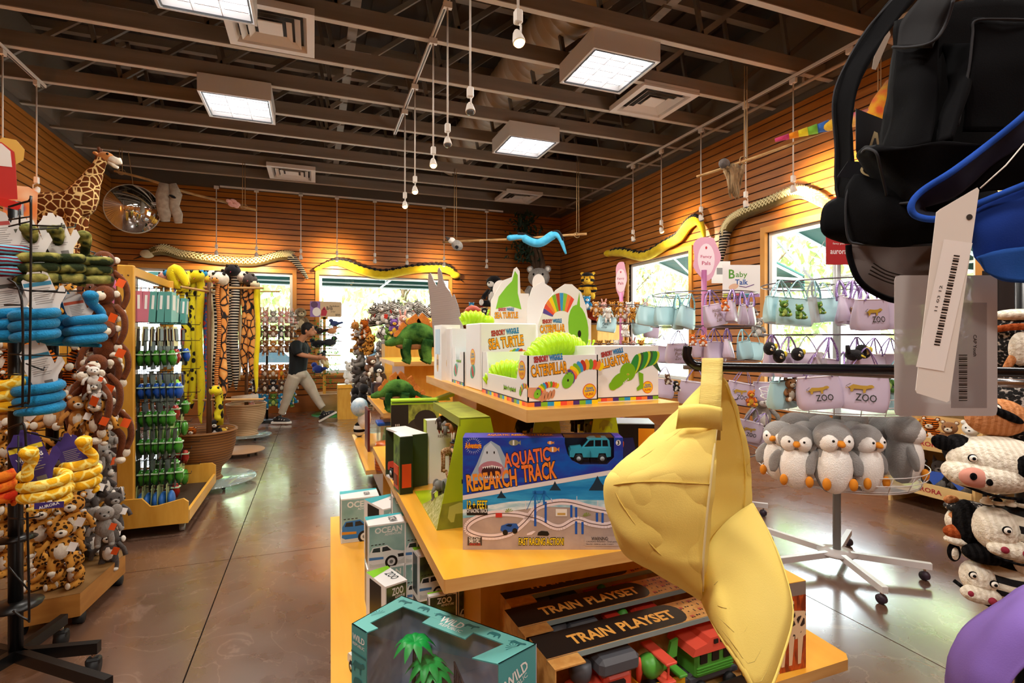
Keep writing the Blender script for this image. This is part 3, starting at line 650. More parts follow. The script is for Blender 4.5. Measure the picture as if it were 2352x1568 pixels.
for px, py, rx, rz_, dd, lab, yy in ((1150, 665, .042, .05, 3.1, 'round white price disc on a stem, left of the turtle header', 2.62), (1237, 650, .035, .05, 3.1, 'oval white price disc on a stem, right of the turtle header', 2.66)):
    v = PY(px, py, yy); m = MB(); m.prism([(rx*math.cos(a*PI/12), rz_*math.sin(a*PI/12)) for a in range(24)], .003, cardw, frame(v, (-.3, -1, 0), (0, 0, 1))); m.bar((v.x, v.y, 1.2), (v.x, v.y, v.z-.03), .008, .003, cardw)
    tag(m.build('price_disc'), lab, 'sign', 'round price discs')
# silver wrapped header (seen edge on at the far left)
foil = mat('silver_film', '#aeb3b8', .18, metal=.6, tex='wave', c2='#e3e5e8', sc=60, st=(0, 0, 1), thr=(.2, .8))
Ms = frame(PY(1050, 775, 2.62), (-.85, -.5, 0), (0, 0, 1)); Ms.translation.z = 1.2
m = MB(); m.prism([(-.16, 0), (.0, 0), (.01, .23), (-.02, .38), (-.05, .44), (-.08, .47), (-.10, .50), (-.115, .55), (-.13, .57), (-.14, .555), (-.135, .50), (-.145, .47), (-.17, .5), (-.195, .545), (-.21, .54), (-.215, .5), (-.2, .4), (-.185, .3), (-.17, .2)], .006, foil, Ms)
m.prism([(.0, .0), (.09, .0), (.08, .2), (.03, .36), (-.0, .42), (-.02, .4), (.0, .25)], .004, foil, Ms @ T(0, 0, .02))
tag(m.build('silver_header_card'), 'tall silver pronged header card in clear wrap at the far left of the top shelf', 'display card')
m = MB(); m.box((0, 0, .13), (.09, .16, .26), cardw); F = faces(.09, .16, .26); m.box((-.0453, 0, .18), (.001, .1, .12), C('#9fb4c8', .4)); m.oval(0, -.05, .022, .045, C('#caa23a', .4), F['front'], .0006); m.oval(0, -.05, .022, .045, C('#e0a63a', .4), F['left'], .0006); m.text('SQUIGGLES', blk, F['left'], 0, -.05, .035, .03, .001, .02)
tag(m.build('white_foil_box', loc=(.60, 2.50, 1.2)), 'narrow white box under the silver header card', 'box')
# ================================================================ goods on the middle shelf
# aquatic research track box
P0 = PZ(1063, 1262, .8); P1 = PZ(1431, 1262, .8); ax = (P1-P0); W_ = ax.length; ang = math.atan2(ax.y, ax.x)
D_, Hh = .075, .317
ctr = (P0+P1)/2; nrm_ = V((-math.sin(ang), math.cos(ang), 0)); ctr = ctr+nrm_*D_/2
m = MB(); side = C('#3a35a0', .35); tan_ = mat('sand_print', '#a8948a', .35, tex='noise', c2='#bda99c', sc=20, thr=(.3, .7))
ocean = mat('ocean_print', '#1679b8', .3, tex='noise', c2='#3ba3d6', c3='#0f5f9c', sc=7, st=(1, 1, 6), thr=(.35, .6), det=6)
surf = mat('surf_print', '#7fb9c8', .3, tex='noise', c2='#e6efee', c3='#4f98b4', sc=14, st=(1, 1, 4), thr=(.35, .6), det=6)
deep = mat('deep_print', '#0c56b4', .3, tex='noise', c2='#2a2f96', c3='#1170cc', sc=6, st=(2, 2, 5), thr=(.35, .6), det=5)
X0, X1 = -W_/2, W_/2; wx0, wx1, wz0 = X0+.636*W_, X0+.945*W_, Hh*.76
# carton walls with a cut-out window top right
m.box((0, D_/2-.002, Hh/2), (W_, .004, Hh), side); m.box((X0+.002, 0, Hh/2), (.004, D_-.004, Hh), side); m.box((X1-.002, 0, Hh/2), (.004, D_-.004, Hh), side)
m.box((0, -.002, .002), (W_-.008, D_-.008, .004), side); m.box(((X0+wx0)/2, 0, Hh-.002), (wx0-X0-.008, D_-.008, .004), side); m.box(((X1+wx1)/2, 0, Hh-.002), (X1-wx1-.008, D_-.008, .004), side)
f = frame((0, -D_/2, 0), (0, -1, 0), (0, 0, 1))
n = 14; win = [(wx1, Hh)]+[(wx1, wz0+.02)]+[(wx1-.02, wz0)]+[(wx0+.045, wz0), (wx0+.02, wz0+.012), (wx0+.008, wz0+.03), (wx0, wz0+.06), (wx0, Hh)]
m.prism([(X0, 0), (X1, 0), (X1, Hh)]+win+[(X0, Hh)], .003, tan_, f, side=side, z0=-.003)
def yl(t, k=0): return Hh*(.485+.245*t)+k            # the white sloping band, left to right
m.poly([(X0, yl(0)), (X1, yl(1)), (X1, Hh)]+win+[(X0, Hh)], deep, f, .0004)
m.poly([(X0, Hh*.33), (X0+.3*W_, Hh*.42), (X0+.6*W_, Hh*.44), (X1, Hh*.44), (X1, yl(1)-.012), (X0, yl(0)-.012)], ocean, f, .0004)
m.poly([(X0, Hh*.28), (X0+.22*W_, Hh*.33), (X0+.5*W_, Hh*.385), (X1, Hh*.36), (X1, Hh*.44), (X0+.6*W_, Hh*.45), (X0+.3*W_, Hh*.43), (X0, Hh*.36)], surf, f, .0006)
m.poly([(X0, yl(0)-.013), (X1, yl(1)-.013), (X1, yl(1)), (X0, yl(0))], C('#e4dcd8', .3), f, .0008)
tor = mat('title_print', '#f0a42a', .35, tex='noise', c2='#ee7a34', sc=8, st=(.3, .3, 2), thr=(.4, .6)); tor2 = C('#ee7240', .35)
m.text('AQUATIC', tor2, f, X0+.40*W_, Hh*.815, .285*W_, .044, .0014, .03, .155, .05, blk, .035)
m.text('RESEARCH', tor, f, X0+.18*W_, Hh*.62, .31*W_, .046, .0014, .03, .13, .05, blk, .035)
m.text('TRACK', tor, f, X0+.475*W_, Hh*.695, .21*W_, .046, .0014, .03, .13, .05, blk, .035)
# shark
sx, sy = X0+.165*W_, Hh*.83
m.poly([(sx-.06, sy-.07), (sx-.035, sy-.02), (sx-.015, sy+.03), (sx+.005, sy+.045), (sx+.03, sy+.03), (sx+.05, sy-.01), (sx+.055, sy-.06)], C('#9db0bf', .4), f, .0009)
m.poly([(sx-.03, sy-.03), (sx-.012, sy+.025), (sx+.004, sy+.04), (sx+.022, sy+.02), (sx+.04, sy-.03)], C('#c9d3da', .4), f, .0010)
m.oval(sx+.006, sy-.038, .037, .026, C('#b87a86', .4), f, .0011); m.oval(sx+.006, sy-.043, .028, .018, C('#3a1218', .5), f, .0012)
for k in range(9): m.poly([(sx-.02+k*.0062, sy-.024-abs(k-4)*.0012), (sx-.0165+k*.0062, sy-.034), (sx-.0135+k*.0062, sy-.024-abs(k-4)*.0012)], cardw, f, .0014); m.poly([(sx-.018+k*.0056, sy-.06), (sx-.0155+k*.0056, sy-.052), (sx-.013+k*.0056, sy-.06)], cardw, f, .0014)
for k in (-1, 1): m.oval(sx+.004+k*.01, sy+.012, .002, .004, blk, f, .0013)
# sunburst emblem
for k in range(24):
    a = 2*PI*k/24; c_, d_ = math.cos(a), math.sin(a); bx, by = X0+.065*W_, Hh*.93
    m.poly([(bx+.017*c_-.0006*d_, by+.017*d_+.0006*c_), (bx+.026*c_, by+.026*d_), (bx+.017*c_+.0006*d_, by+.017*d_-.0006*c_)], cardw, f, .0009)
m.text('Adventure', orr, f, bx, by, .045, .014, .0012, .03, 0, 0, redd, .05)
for fx, fz, s in ((.318, .955, .014), (.545, .955, .008), (.562, .895, .013)):
    c_ = C('#d98a3a' if s < .0135 else '#8a8a6a', .4); m.oval(X0+fx*W_, Hh*fz, s, s*.6, c_, f, .001); m.rect(X0+fx*W_-s*.2, Hh*fz-s*.5, X0+fx*W_+s*.1, Hh*fz+s*.5, cardw, f, .0011); m.poly([(X0+fx*W_+s*.9, Hh*fz), (X0+fx*W_+s*1.4, Hh*fz+s*.5), (X0+fx*W_+s*1.4, Hh*fz-s*.5)], c_, f, .001)
for fx, fz, s in ((.24, .49, .018), (.575, .565, .022), (.84, .585, .035)):
    x, z = X0+fx*W_, Hh*fz; m.poly([(x-s*.7, z-s*.5), (x+s*.8, z-s*.5), (x+s*.25, z+s*.2), (x, z+s*.7), (x-s*.3, z+s*.1)], C('#1d3342', .4), f, .0009)
# track loops, pillars, small scenery
def ribbon(pts, w, mm, z):
    for i in range(len(pts)-1):
        a, b = V((*pts[i], 0)), V((*pts[i+1], 0)); n_ = V((-(b-a).y, (b-a).x, 0)).normalized()*w/2
        m.poly([tuple((a-n_)[:2]), tuple((b-n_)[:2]), tuple((b+n_)[:2]), tuple((a+n_)[:2])], mm, f, z)
def q(pts): return [(X0+a*W_, Hh*b) for a, b in pts]
def sm(pts, n=5, close=False):
    return [(p.x, p.y) for p in cr([(a, b, 0) for a, b in pts], n)]
wt = C('#ecdcdc', .4); dkt = C('#5a4038', .5)
loop = sm(q([(.40, .30), (.33, .32), (.20, .325), (.10, .29), (.035, .23), (.03, .17), (.10, .125), (.20, .115), (.29, .145), (.34, .19), (.40, .27), (.46, .375), (.56, .42), (.66, .425), (.80, .375), (.92, .335), (.965, .27), (.90, .22), (.80, .235), (.71, .27), (.62, .205), (.56, .21), (.48, .27), (.40, .30)]), 5)
ribbon(loop, .017, wt, .0010); ribbon(loop, .0022, dkt, .0012)
for fx, z0, z1 in ((.445, .21, .42), (.51, .24, .43), (.67, .29, .40), (.70, .29, .38), (.83, .25, .33), (.865, .24, .33), (.70, .14, .255), (.74, .14, .25)):
    m.rect(X0+fx*W_, Hh*z0, X0+(fx+.014)*W_, Hh*z1, C('#1f57b0', .4), f, .0011)
for fx in (.445, .50): m.rect(X0+fx*W_, Hh*.40, X0+(fx+.012)*W_, Hh*.53, C('#1f6fb8', .4), f, .0013)
m.rect(X0+.435*W_, Hh*.50, X0+.52*W_, Hh*.525, C('#1f6fb8', .4), f, .0013); ribbon(sm(q([(.40, .36), (.45, .50), (.475, .42), (.505, .50), (.56, .43)])), .0015, C('#1f6fb8', .4), .0013)
m.poly(q([(.235, .175), (.24, .215), (.28, .235), (.335, .235), (.35, .20), (.34, .17), (.26, .15)]), C('#2c5aa8', .35), f, .0016); m.poly(q([(.265, .215), (.285, .23), (.31, .228), (.30, .205)]), C('#17233c', .2), f, .0018)
for fx, fz in ((.265, .155), (.325, .17)): m.oval(X0+fx*W_, Hh*fz, .0075, .008, blk, f, .0019)
m.rect(X0+.205*W_, Hh*.29, X0+.245*W_, Hh*.33, redd, f, .0014); m.rect(X0+.58*W_, Hh*.30, X0+.65*W_, Hh*.365, C('#efe6d8', .4), f, .0012); m.rect(X0+.59*W_, Hh*.31, X0+.64*W_, Hh*.33, C('#c9a052', .4), f, .0014)
for fx, fz in ((.29, .335), (.775, .30)):
    for k in range(5): a = .4+k*.6; m.poly([(X0+fx*W_, Hh*fz), (X0+fx*W_+.012*math.cos(a), Hh*fz+.012*math.sin(a)), (X0+fx*W_+.012*math.cos(a+.3), Hh*fz+.010*math.sin(a+.3))], C('#8aa040', .4), f, .0015)
for fx, z0, z1 in ((.39, .36, .44), (.55, .42, .46), (.71, .42, .48), (.84, .37, .44)): m.rect(X0+fx*W_, Hh*z0, X0+fx*W_+.0015, Hh*z1, wt, f, .0014)
m.poly(q([(.40, .145), (.44, .17), (.455, .165), (.43, .135), (.40, .13)]), wt, f, .0014); m.poly(q([(.465, .13), (.47, .155), (.49, .17), (.53, .165), (.54, .14), (.53, .125)]), blk, f, .0014)
m.rect(X0+.025*W_, Hh*.31, X0+.155*W_, Hh*.40, blk, f, .0016)
m.text('12 + FEET', C('#f2d32a', .35), f, X0+.09*W_, Hh*.405, .125*W_, .022, .0021, .02, 0, 0, blk, .035); m.text('OF RACING TRACK', cardw, f, X0+.09*W_, Hh*.35, .128*W_, .011, .0021, .02, 0, 0, blk, .035)
m.rect(X0+.03*W_, Hh*.04, X0+.12*W_, Hh*.115, C('#4a3f3a', .4), f, .0012); m.text('DIE CAST', cardw, f, X0+.075*W_, Hh*.10, .07*W_, .008, .0015, .015); m.text('METAL', cardw, f, X0+.075*W_, Hh*.077, .065*W_, .009, .0015, .015); m.text('VEHICLES', redd, f, X0+.075*W_, Hh*.05, .07*W_, .006, .0015, .015)
m.text('FAST RACING ACTION!', C('#f2d32a', .35), f, X0+.49*W_, Hh*.075, .28*W_, .019, .0018, .02, 0, 0, blk, .07)
m.rect(X0+.76*W_, Hh*.035, X0+.975*W_, Hh*.12, C('#b9a79d', .4), f, .0012); m.text('WARNING:', blk, f, X0+.855*W_, Hh*.10, .105*W_, .010, .0015, .02); m.text('CHOKING HAZARD - Small parts', blk, f, X0+.865*W_, Hh*.072, .19*W_, .005, .0015, .005); m.text('Not for children under 3 years', blk, f, X0+.855*W_, Hh*.05, .17*W_, .005, .0015, .005)
m.oval(X0+.97*W_, Hh*.955, .007, .008, cardw, f, .001); m.text('3', blk, f, X0+.97*W_, Hh*.955, None, .011, .0014, .03)
tf = frame((0, 0, Hh), (0, 0, 1), (0, 1, 0)); m.text('AQUATIC RESEARCH TRACK', tor, tf, X0+.36*W_, 0, .42*W_, .03, .0006, .03, 0, 0, blk, .04)
MA = T(ctr.x, ctr.y, .8) @ R(ang)
box = tag(m.build('aquatic_track_box', M=MA), 'large blue racing track box with a shark and pale blue toy car', 'toy box')
w_ = MB(); w_.prism(win, .0008, clear, f, z0=-.002); w_.box(((wx0+wx1)/2, 0, Hh-.001), (wx1-wx0, D_-.01, .0008), clear); w_.build('clear_window', box)
w_ = MB(); w_.box(((wx0+wx1)/2, D_/2-.006, (Hh+wz0)/2), (wx1-wx0+.02, .003, Hh-wz0), C('#0f1c38', .4)); w_.box(((wx0+wx1)/2, .0, wz0-.004), (wx1-wx0+.02, D_-.012, .003), C('#16306a', .4)); w_.build('inner_tray', box)
def toy_car(name, body, label, M, s=1.0, parent=None, roof=None, win_=None):
    """toy 4x4, local x forward, length 1*s, standing on z=0"""
    win_ = win_ or C('#10161c', .15); b = MB(); bm_ = C(body, .3, coat=.5); Mx = M @ Sc(s, s, s)
    XZ = Matrix(((1, 0, 0, 0), (0, 0, -1, 0), (0, 1, 0, 0), (0, 0, 0, 1)))
    b.prism([(-.5, .16), (-.4, .14), (-.37, .24), (-.21, .24), (-.18, .14), (.17, .14), (.2, .24), (.36, .24), (.4, .14), (.5, .15), (.5, .28), (.46, .34), (.2, .37), (-.5, .38)], .44, bm_, Mx @ XZ, z0=-.22)
    b.prism([(-.49, .38), (.2, .37), (.04, .56), (-.05, .59), (-.42, .59), (-.47, .54)], .36, bm_, Mx @ XZ, z0=-.18)
    b.box((-.22, 0, .60), (.14, .2, .01), win_, Mx)
    if parent is None: r = tag(b.build(name), label, 'toy car')
    else: r = b.build(name, parent)
    g = MB()
    for y0 in (-.182, .179): 
        for pp in ([(-.44, .40), (-.30, .40), (-.30, .55), (-.42, .55)], [(-.27, .40), (-.12, .40), (-.12, .55), (-.27, .55)], [(-.09, .40), (.14, .39), (.01, .54), (-.09, .55)]): g.prism(pp, .003, win_, Mx @ XZ, z0=y0)
    g.prism([(.0, 0), (.0, .3), (.001, .3), (.001, 0)], .3, win_, Mx)
    g.add([(.195, -.15, .385), (.195, .15, .385), (.055, .15, .555), (.055, -.15, .555)], [(0, 1, 2, 3)], win_, Mx @ T(.004, 0, .003)); g.build('windows', r if parent is None else r)
    for sx in (-.29, .28):
        for sy in (-.19, .19):
            k = MB(); k.cyl((sx, sy-.045, .11), (sx, sy+.045, .11), .11, blackm, seg=18, M=Mx); k.cyl((sx, sy-.048, .11), (sx, sy+.048, .11), .055, C('#b9c4c8', .3), seg=12, M=Mx); k.build('wheel', r)
    return r
# car stands in the window; coordinates local to the box, then placed by the box matrix
car = toy_car('toy_car', '#3fb6cf', 'pale blue toy car behind the box window', MA @ T((wx0+wx1)/2+.004, .0, wz0+.001) @ R(PI) , .118)
# ---------------------------------------------------------------- safari playsets : a-frame green boxes
lg = C('#a9bd12', .4); lgd = C('#6f7a1a', .45); olive = mat('safari_print', '#7d8424', .45, tex='noise', c2='#97a02c', sc=12, thr=(.4, .6))
def animal(kind, m, M):
    """small toy figure about 1 unit tall"""
    def leg(x, y, h, r, c): m.tube([(x, y, h), (x+.01, y, h*.5), (x, y, 0)], [r, r*.75, r*.85], c, 8, M)
    if kind in ('elephant', 'rhino', 'bison', 'hippo'):
        c = {'elephant': C('#77746c', .6), 'rhino': C('#5d5b56', .6), 'bison': C('#3a2c24', .6), 'hippo': C('#6a6560', .6)}[kind]
        m.ell((0, 0, .62), (.52, .28, .3), c, M); m.ell((.5, 0, .68), (.25, .2, .25), c, M)
        for x in (-.33, .3):
            for y in (-.16, .16): leg(x, y, .55, .12, c)
        m.tube([(-.5, 0, .7), (-.6, 0, .4)], [.03, .02], c, 6, M)
        if kind == 'elephant':
            m.tube(cr([(.68, 0, .65), (.82, 0, .4), (.8, 0, .15), (.9, 0, .1)], 4), [.1]*4+[.07]*5+[.045]*4, c, 8, M)
            for y in (-1, 1): m.ell((.45, y*.26, .7), (.16, .05, .24), c, M, rot=(0, 0, y*.4)); m.tube([(.7, y*.1, .5), (.9, y*.12, .42)], [.03, .01], C('#e6dfc8', .4), 6, M)
        else:
            m.tube([(.72, 0, .6), (.85, 0, .5)], [.15, .1], c, 8, M)
            if kind == 'rhino': m.tube([(.82, 0, .6), (.92, 0, .85)], [.05, .008], C('#c9c0a8', .5), 6, M)
    elif kind == 'giraffe':
        c = mat('toy_giraffe', '#d8bd88', .5, tex='cells', c2='#8a5a2c', sc=90, thr=(.02, .06))
        m.ell((0, 0, .55), (.2, .1, .12), c, M); m.tube([(.12, 0, .58), (.24, 0, .8), (.3, 0, 1.0)], [.08, .05, .04], c, 8, M); m.ell((.35, 0, 1.02), (.09, .04, .04), c, M)
        for x in (-.13, .13):
            for y in (-.05, .05): leg(x, y, .52, .035, c)
    elif kind == 'person':
        k = C('#1a1a1c', .6); s_ = C('#c9966c', .6); m.ell((0, 0, .9), .09, s_, M); m.cyl((0, 0, .94), (0, 0, .97), .15, k, seg=12, M=M); m.cyl((0, 0, .96), (0, 0, 1.05), .08, k, seg=12, M=M)
        m.tube([(0, 0, .82), (0, 0, .5)], [.11, .1], k, 10, M)
        for y in (-1, 1): m.tube([(0, y*.06, .5), (0, y*.07, .05)], [.06, .045], C('#8b7a54', .7), 8, M); m.tube([(0, y*.12, .78), (.12, y*.12, .62), (.22, y*.08, .64)], [.04, .035, .03], s_, 8, M)
    elif kind == 'horse':
        c = C('#b07442', .6); m.ell((0, 0, .6), (.36, .15, .18), c, M); m.tube([(.28, 0, .65), (.45, 0, .95)], [.13, .08], c, 8, M); m.ell((.55, 0, .96), (.16, .07, .08), c, M)
        for x in (-.25, .25):
            for y in (-.08, .08): leg(x, y, .55, .055, C('#e2d4b8', .6))
def safari(label, M, lead=True):
    w0, w1, L, h = .25, .10, .43, .345
    r = thing('safari_playset_box', label, 'toy box', M=M, group='green safari playset boxes')
    tz = [(-w0/2, 0), (w0/2, 0), (w1/2, h), (-w1/2, h)]
    e = MB()
    for y, n in ((-L/2, -1), (L/2, 1)):
        Fm = frame((0, y, 0), (0, -1, 0), (0, 0, 1)); e.prism(tz, .004, lg, Fm, z0=(-.004 if n < 0 else 0))
        if n < 0:
            e.poly([(-w0/2, 0), (w0/2, 0), (w0/2-.018, .085), (.02, .1), (-.04, .085), (-w0/2+.018, .08)], olive, Fm, .0005)
            for p in ([(-.09, .035), (-.085, .07), (-.05, .08), (-.02, .07), (-.005, .075), (.005, .06), (0, .045), (-.02, .05), (-.025, .02), (-.035, .02), (-.04, .045), (-.065, .045), (-.07, .02), (-.08, .02)],): e.poly(p, C('#b8bd55', .4), Fm, .001)
            for t, z, s, cc in (('AFRICAN', .185, .013, blk), ('SAFARI', .165, .013, blk), ('MOVEABLE', .145, .013, blk), ('PLAYSET', .125, .013, blk), ('REPUBLIC', .225, .009, C('#a8622a', .4)), ('WILD', .243, .017, C('#a8622a', .4))): e.text(t, cc, Fm, -.0, z, None, s, .001, .03)
            for k in range(4): e.rect(-.03, .112-k*.005, .04, .1135-k*.005, blk, Fm, .001)
            e.poly([(-.03, .265), (-.03, .285), (-.01, .30), (.02, .295), (.04, .28), (.035, .262), (.025, .275), (.0, .275), (-.005, .262), (-.015, .262), (-.018, .275)], olive, Fm, .001)
            e.build('end_panel', r); e = MB()
    b = MB(); a = math.atan2((w0-w1)/2, h); b.add([(w0/2, -L/2, 0), (w0/2, L/2, 0), (w1/2, L/2, h), (w1/2, -L/2, h)], [(0, 1, 2, 3)], lg); b.build('back_panel', r)
    b = MB(); b.box((0, 0, h-.002), (w1, L, .004), olive); b.box((-w1/2-.001, 0, h-.012), (.004, L, .028), mat('top_lip', '#8f982a', .4)); b.build('top_strip', r)
    b = MB(); b.box((0, 0, .002), (w0, L, .004), lg); b.add([(-w0/2, -L/2, .004), (-w0/2, -L/2+.26, .004), (-w0/2+.055, -L/2+.004, .125)], [(0, 1, 2)], mat('lip_print', '#cfcf9a', .4, tex='noise', c2='#8b9230', sc=60, st=(1, 5, 1), thr=(.45, .5))); b.build('base', r)
    if lead:
        for i, (k, y, z, s, rz) in enumerate((('giraffe', .02, .12, .13, -1.2), ('person', -.09, .14, .11, 3.6), ('elephant', .03, .25, .06, -1.7), ('bison', .14, .25, .06, -1.4), ('elephant', -.03, .04, .075, 2.0), ('giraffe', -.14, .06, .10, 1.2), ('horse', -.08, .24, .07, 1.9))):
            a_ = MB(); xx = -.075+z*.12
            animal(k, a_, T(xx+.02, y, z) @ R(rz+PI/2) @ Sc(s, s, s)); a_.build('toy_'+k, r)
    else:
        for i, (k, y, z, s, rz) in enumerate((('elephant', -.12, .2, .09, -1.7), ('horse', -.17, .19, .1, 1.9), ('bison', .05, .22, .09, -1.4), ('giraffe', .0, .05, .13, 1))):
            a_ = MB(); animal(k, a_, T(0, y, z) @ R(rz+PI/2) @ Sc(s, s, s)); a_.build('toy_'+k, r)
    return r
safari('nearest green safari playset box, cut-away side full of toy animals', T(.485, 1.83, .8) @ R(-.02))
safari('green safari playset box second from the left, partly behind the first', T(.74, 1.80, .8) @ R(-.02) @ Sc(.8, .8, 1), False)
safari('green safari playset box behind the racing track box, rightmost of the three', T(1.0, 1.86, .8) @ R(-.02) @ Sc(.8, .8, 1), False)
# white wild republic carton
m = MB(); w, d, h = .24, .05, .26; m.box((0, 0, h/2), (w, d, h), cardw); m.box((-w/2-.001, 0, h/2), (.003, d, h), lg); F = faces(w, d, h); br = C('#8a2a20', .4); m.text('WILD', br, F['front'], -.04, .085, .07, .024, .001, .03); m.text('REPUBLIC', C('#6c4a40', .4), F['front'], -.04, .062, .065, .011, .001, .0)
tag(m.build('white_playset_box', loc=(.55, 2.17, .8)), 'white and green boxed playset standing behind the safari boxes', 'toy box')
# jungle adventure box, shelf edge left
Mj = T(*PZ(898, 1056, .8)) @ R(-.12) @ Sc(1.12, 1, 1.12)
jp = mat('jungle_print', '#5b6b2a', .4, tex='noise', c2='#a9b84a', c3='#2c2a1c', sc=22, st=(1, 1, .6), thr=(.35, .55)); dkb = C('#29241e', .45)
m = MB(); w, d, h = .21, .09, .24; m.box((w/2, d/2, h/2), (w, d, h), jp); F = frame((0, 0, 0), (0, -1, 0), (0, 0, 1))
m.rect(0, 0, .075, h, dkb, F, .0006); m.oval(.12, .12, .055, .06, C('#3a332c', .5), F, .0008); m.oval(.15, .17, .05, .045, C('#2c2622', .5), F, .0009); m.box((w/2, d/2, h+.003), (w, d, .006), C('#a6d62a', .4))
m.text('JUNGLE', C('#d8d2c6', .4), F, .03, .095, .12, .022, .0012, .03, PI/2); m.text('ADVENTURE', cardw, F, .055, .075, .09, .010, .0012, .02, PI/2)
jb = tag(m.build('jungle_playset_box', M=Mj), 'dark jungle themed box standing on the left edge of the middle shelf', 'toy box')
m = MB(); m.box((.13, .04, .257), (.26, .09, .006), C('#a6d62a', .4)); m.prism([(.2, 0), (.3, .03), (.3, .045), (.2, .012)], .09, C('#a6d62a', .4), Matrix(((1, 0, 0, 0), (0, 0, -1, .085), (0, 1, 0, .25), (0, 0, 0, 1)))); m.build('green_lid', jb)
# open framed vehicle box
Mv = T(*PZ(975, 1128, .8)) @ R(1.0)
v = MB(); w, d, h = .23, .09, .21
for c, s in (((-w/2+.004, 0, h/2), (.008, d, h)), ((w/2-.004, 0, h/2), (.008, d, h)), ((0, 0, .004), (w-.016, d, .008)), ((0, 0, h-.004), (w-.016, d, .008)), ((0, d/2-.003, h/2), (w-.016, .004, h-.016))): v.box(c, s, (cardw if c[0] == 0 else C('#39472a', .5)) if c[1] == 0 else jp)
Mv = T(.36, 2.23, .8) @ R(-PI/2+.25)
o = tag(v.build('fire_engine_box', M=Mv), 'white framed open box with a red toy truck, left edge of the middle shelf', 'toy box')
toy_car('toy_truck', '#d2392a', '', T(0, -.005, .008) @ R(PI), .18, o)
m = MB(); m.box((0, 0, .11), (.05, .10, .22), mat('green_print', '#2f4a1c', .4, tex='noise', c2='#6d9030', sc=25, thr=(.4, .6))); m.box((-.027, 0, .06), (.003, .07, .09), C('#d9491f', .4)); m.box((-.029, 0, .05), (.003, .05, .04), C('#7a2a12', .4)); m.box((0, -.051, .11), (.05, .003, .22), C('#1d2a14', .5)); m.box((0, -.053, .07), (.036, .003, .09), C('#d9491f', .4)); m.box((0, -.0, .221), (.05, .1, .002), cardw)
tag(m.build('farm_toy_box', loc=(.325, 2.085, .8), rz=.1), 'narrow green and orange toy box between the truck box and the safari box', 'toy box')
# shark truck box right under the top shelf
m = MB(); w, d, h = .26, .14, .27; m.box((0, 0, h/2), (w, d, h), C('#17151c', .35)); F = faces(w, d, h); f = F['front']; m.rect(.07, -.12, .13, .12, C('#f0a020', .35), f, .0005)
m.poly([(-.07, -.05), (-.06, .05), (-.02, .08), (.05, .085), (.06, .04), (.03, -.01), (0, -.05)], C('#1e2a78', .35), f, .001); m.poly([(0, -.02), (.045, .03), (.055, .01), (.02, -.04)], C('#c9ced8', .35), f, .0012)
m.oval(-.005, -.075, .025, .025, C('#0c0c10', .4), f, .0014); m.oval(-.005, -.075, .014, .014, C('#c9b21c', .4), f, .0016); m.oval(-.045, .045, .006, .014, C('#e0c02a', .4), f, .0016, rot=-.4); m.oval(.01, .055, .005, .016, C('#e2632a', .4), f, .0016, rot=-.2); m.box((0, 0, h+.002), (w, d, .003), C('#aab6c6', .3))
tag(m.build('shark_truck_box', loc=(1.12, 1.80, .8), rz=-.45), 'black box with a navy shark truck under the right end of the top shelf', 'toy box')
# low wooden crate shelf at the far end of the table
m = MB()
for c, s in (((0, 0, .05), (.34, .3, .012)), ((0, 0, .10), (.34, .3, .012)), ((-.164, 0, .075), (.012, .3, .06)), ((.164, 0, .075), (.012, .3, .06))): m.box(c, s, wood_y)
m.box((0, 0, .022), (.3, .26, .044), wood_p)
tag(m.build('small_shelf_riser', loc=(.70, 3.33, .82), rz=0), 'low two-board wooden riser beyond the far end of the middle shelf', 'riser')
m = MB(); m.box((0, 0, .405), (.34, .2, .81), wood_p); tag(m.build('wooden_pedestal', loc=(.72, 3.36, .006)), 'plain wooden pedestal carrying the small riser', 'pedestal')
# wooden easel stand with two screws
e = thing('wooden_easel', 'light wooden forked easel panel with two dark screws, between the two display tables', 'easel', (.98, 3.62, 0), 0)
Me = frame((0, 0, 0), (0, -1, 0), (0, 0, 1))
m = MB(); m.prism([(-.16, 0), (-.06, 0), (-.005, 1.10), (.005, 1.10), (.06, 0), (.16, 0), (.10, 1.24), (.08, 1.26), (-.08, 1.26), (-.10, 1.24)], .02, wood_p, Me); m.build('front_panel', e)
for x in (-.055, .055): m = MB(); m.cyl((x, -.028, 1.15), (x, -.019, 1.15), .008, C('#4b4038', .4), seg=10); m.build('screw', e)
m = MB(); m.bar((0, .02, 1.2), (0, .4, 0), .05, .02, wood_p); m.build('rear_leg', e)
# ================================================================ goods on the bottom shelf
teal = C('#4f9ea0', .4); teal2 = C('#2f6e70', .45); tealL = C('#6ab4ae', .4)
def cat_sil(s=1, k=0):
    """walking big-cat outline ~ 1 wide"""
    a = [(-.5, -.02), (-.62, -.15), (-.7, -.05), (-.66, -.18), (-.48, -.12), (-.45, -.35), (-.36, -.36), (-.3, -.15), (.1, -.14), (.12, -.36), (.22, -.36), (.24, -.12), (.38, -.04), (.55, -.0), (.6, .1), (.5, .2), (.38, .18), (.28, .12), (0, .1), (-.35, .14)]
    b = [(-.5, 0), (-.5, -.32), (-.4, -.32), (-.36, -.12), (.02, -.14), (.04, -.34), (.14, -.34), (.16, -.1), (.3, -.05), (.42, -.3), (.5, -.3), (.47, -.1), (.42, .1), (.28, .22), (0, .24), (-.35, .2)]
    return [(x*s, y*s) for x, y in (a if k == 0 else b)]
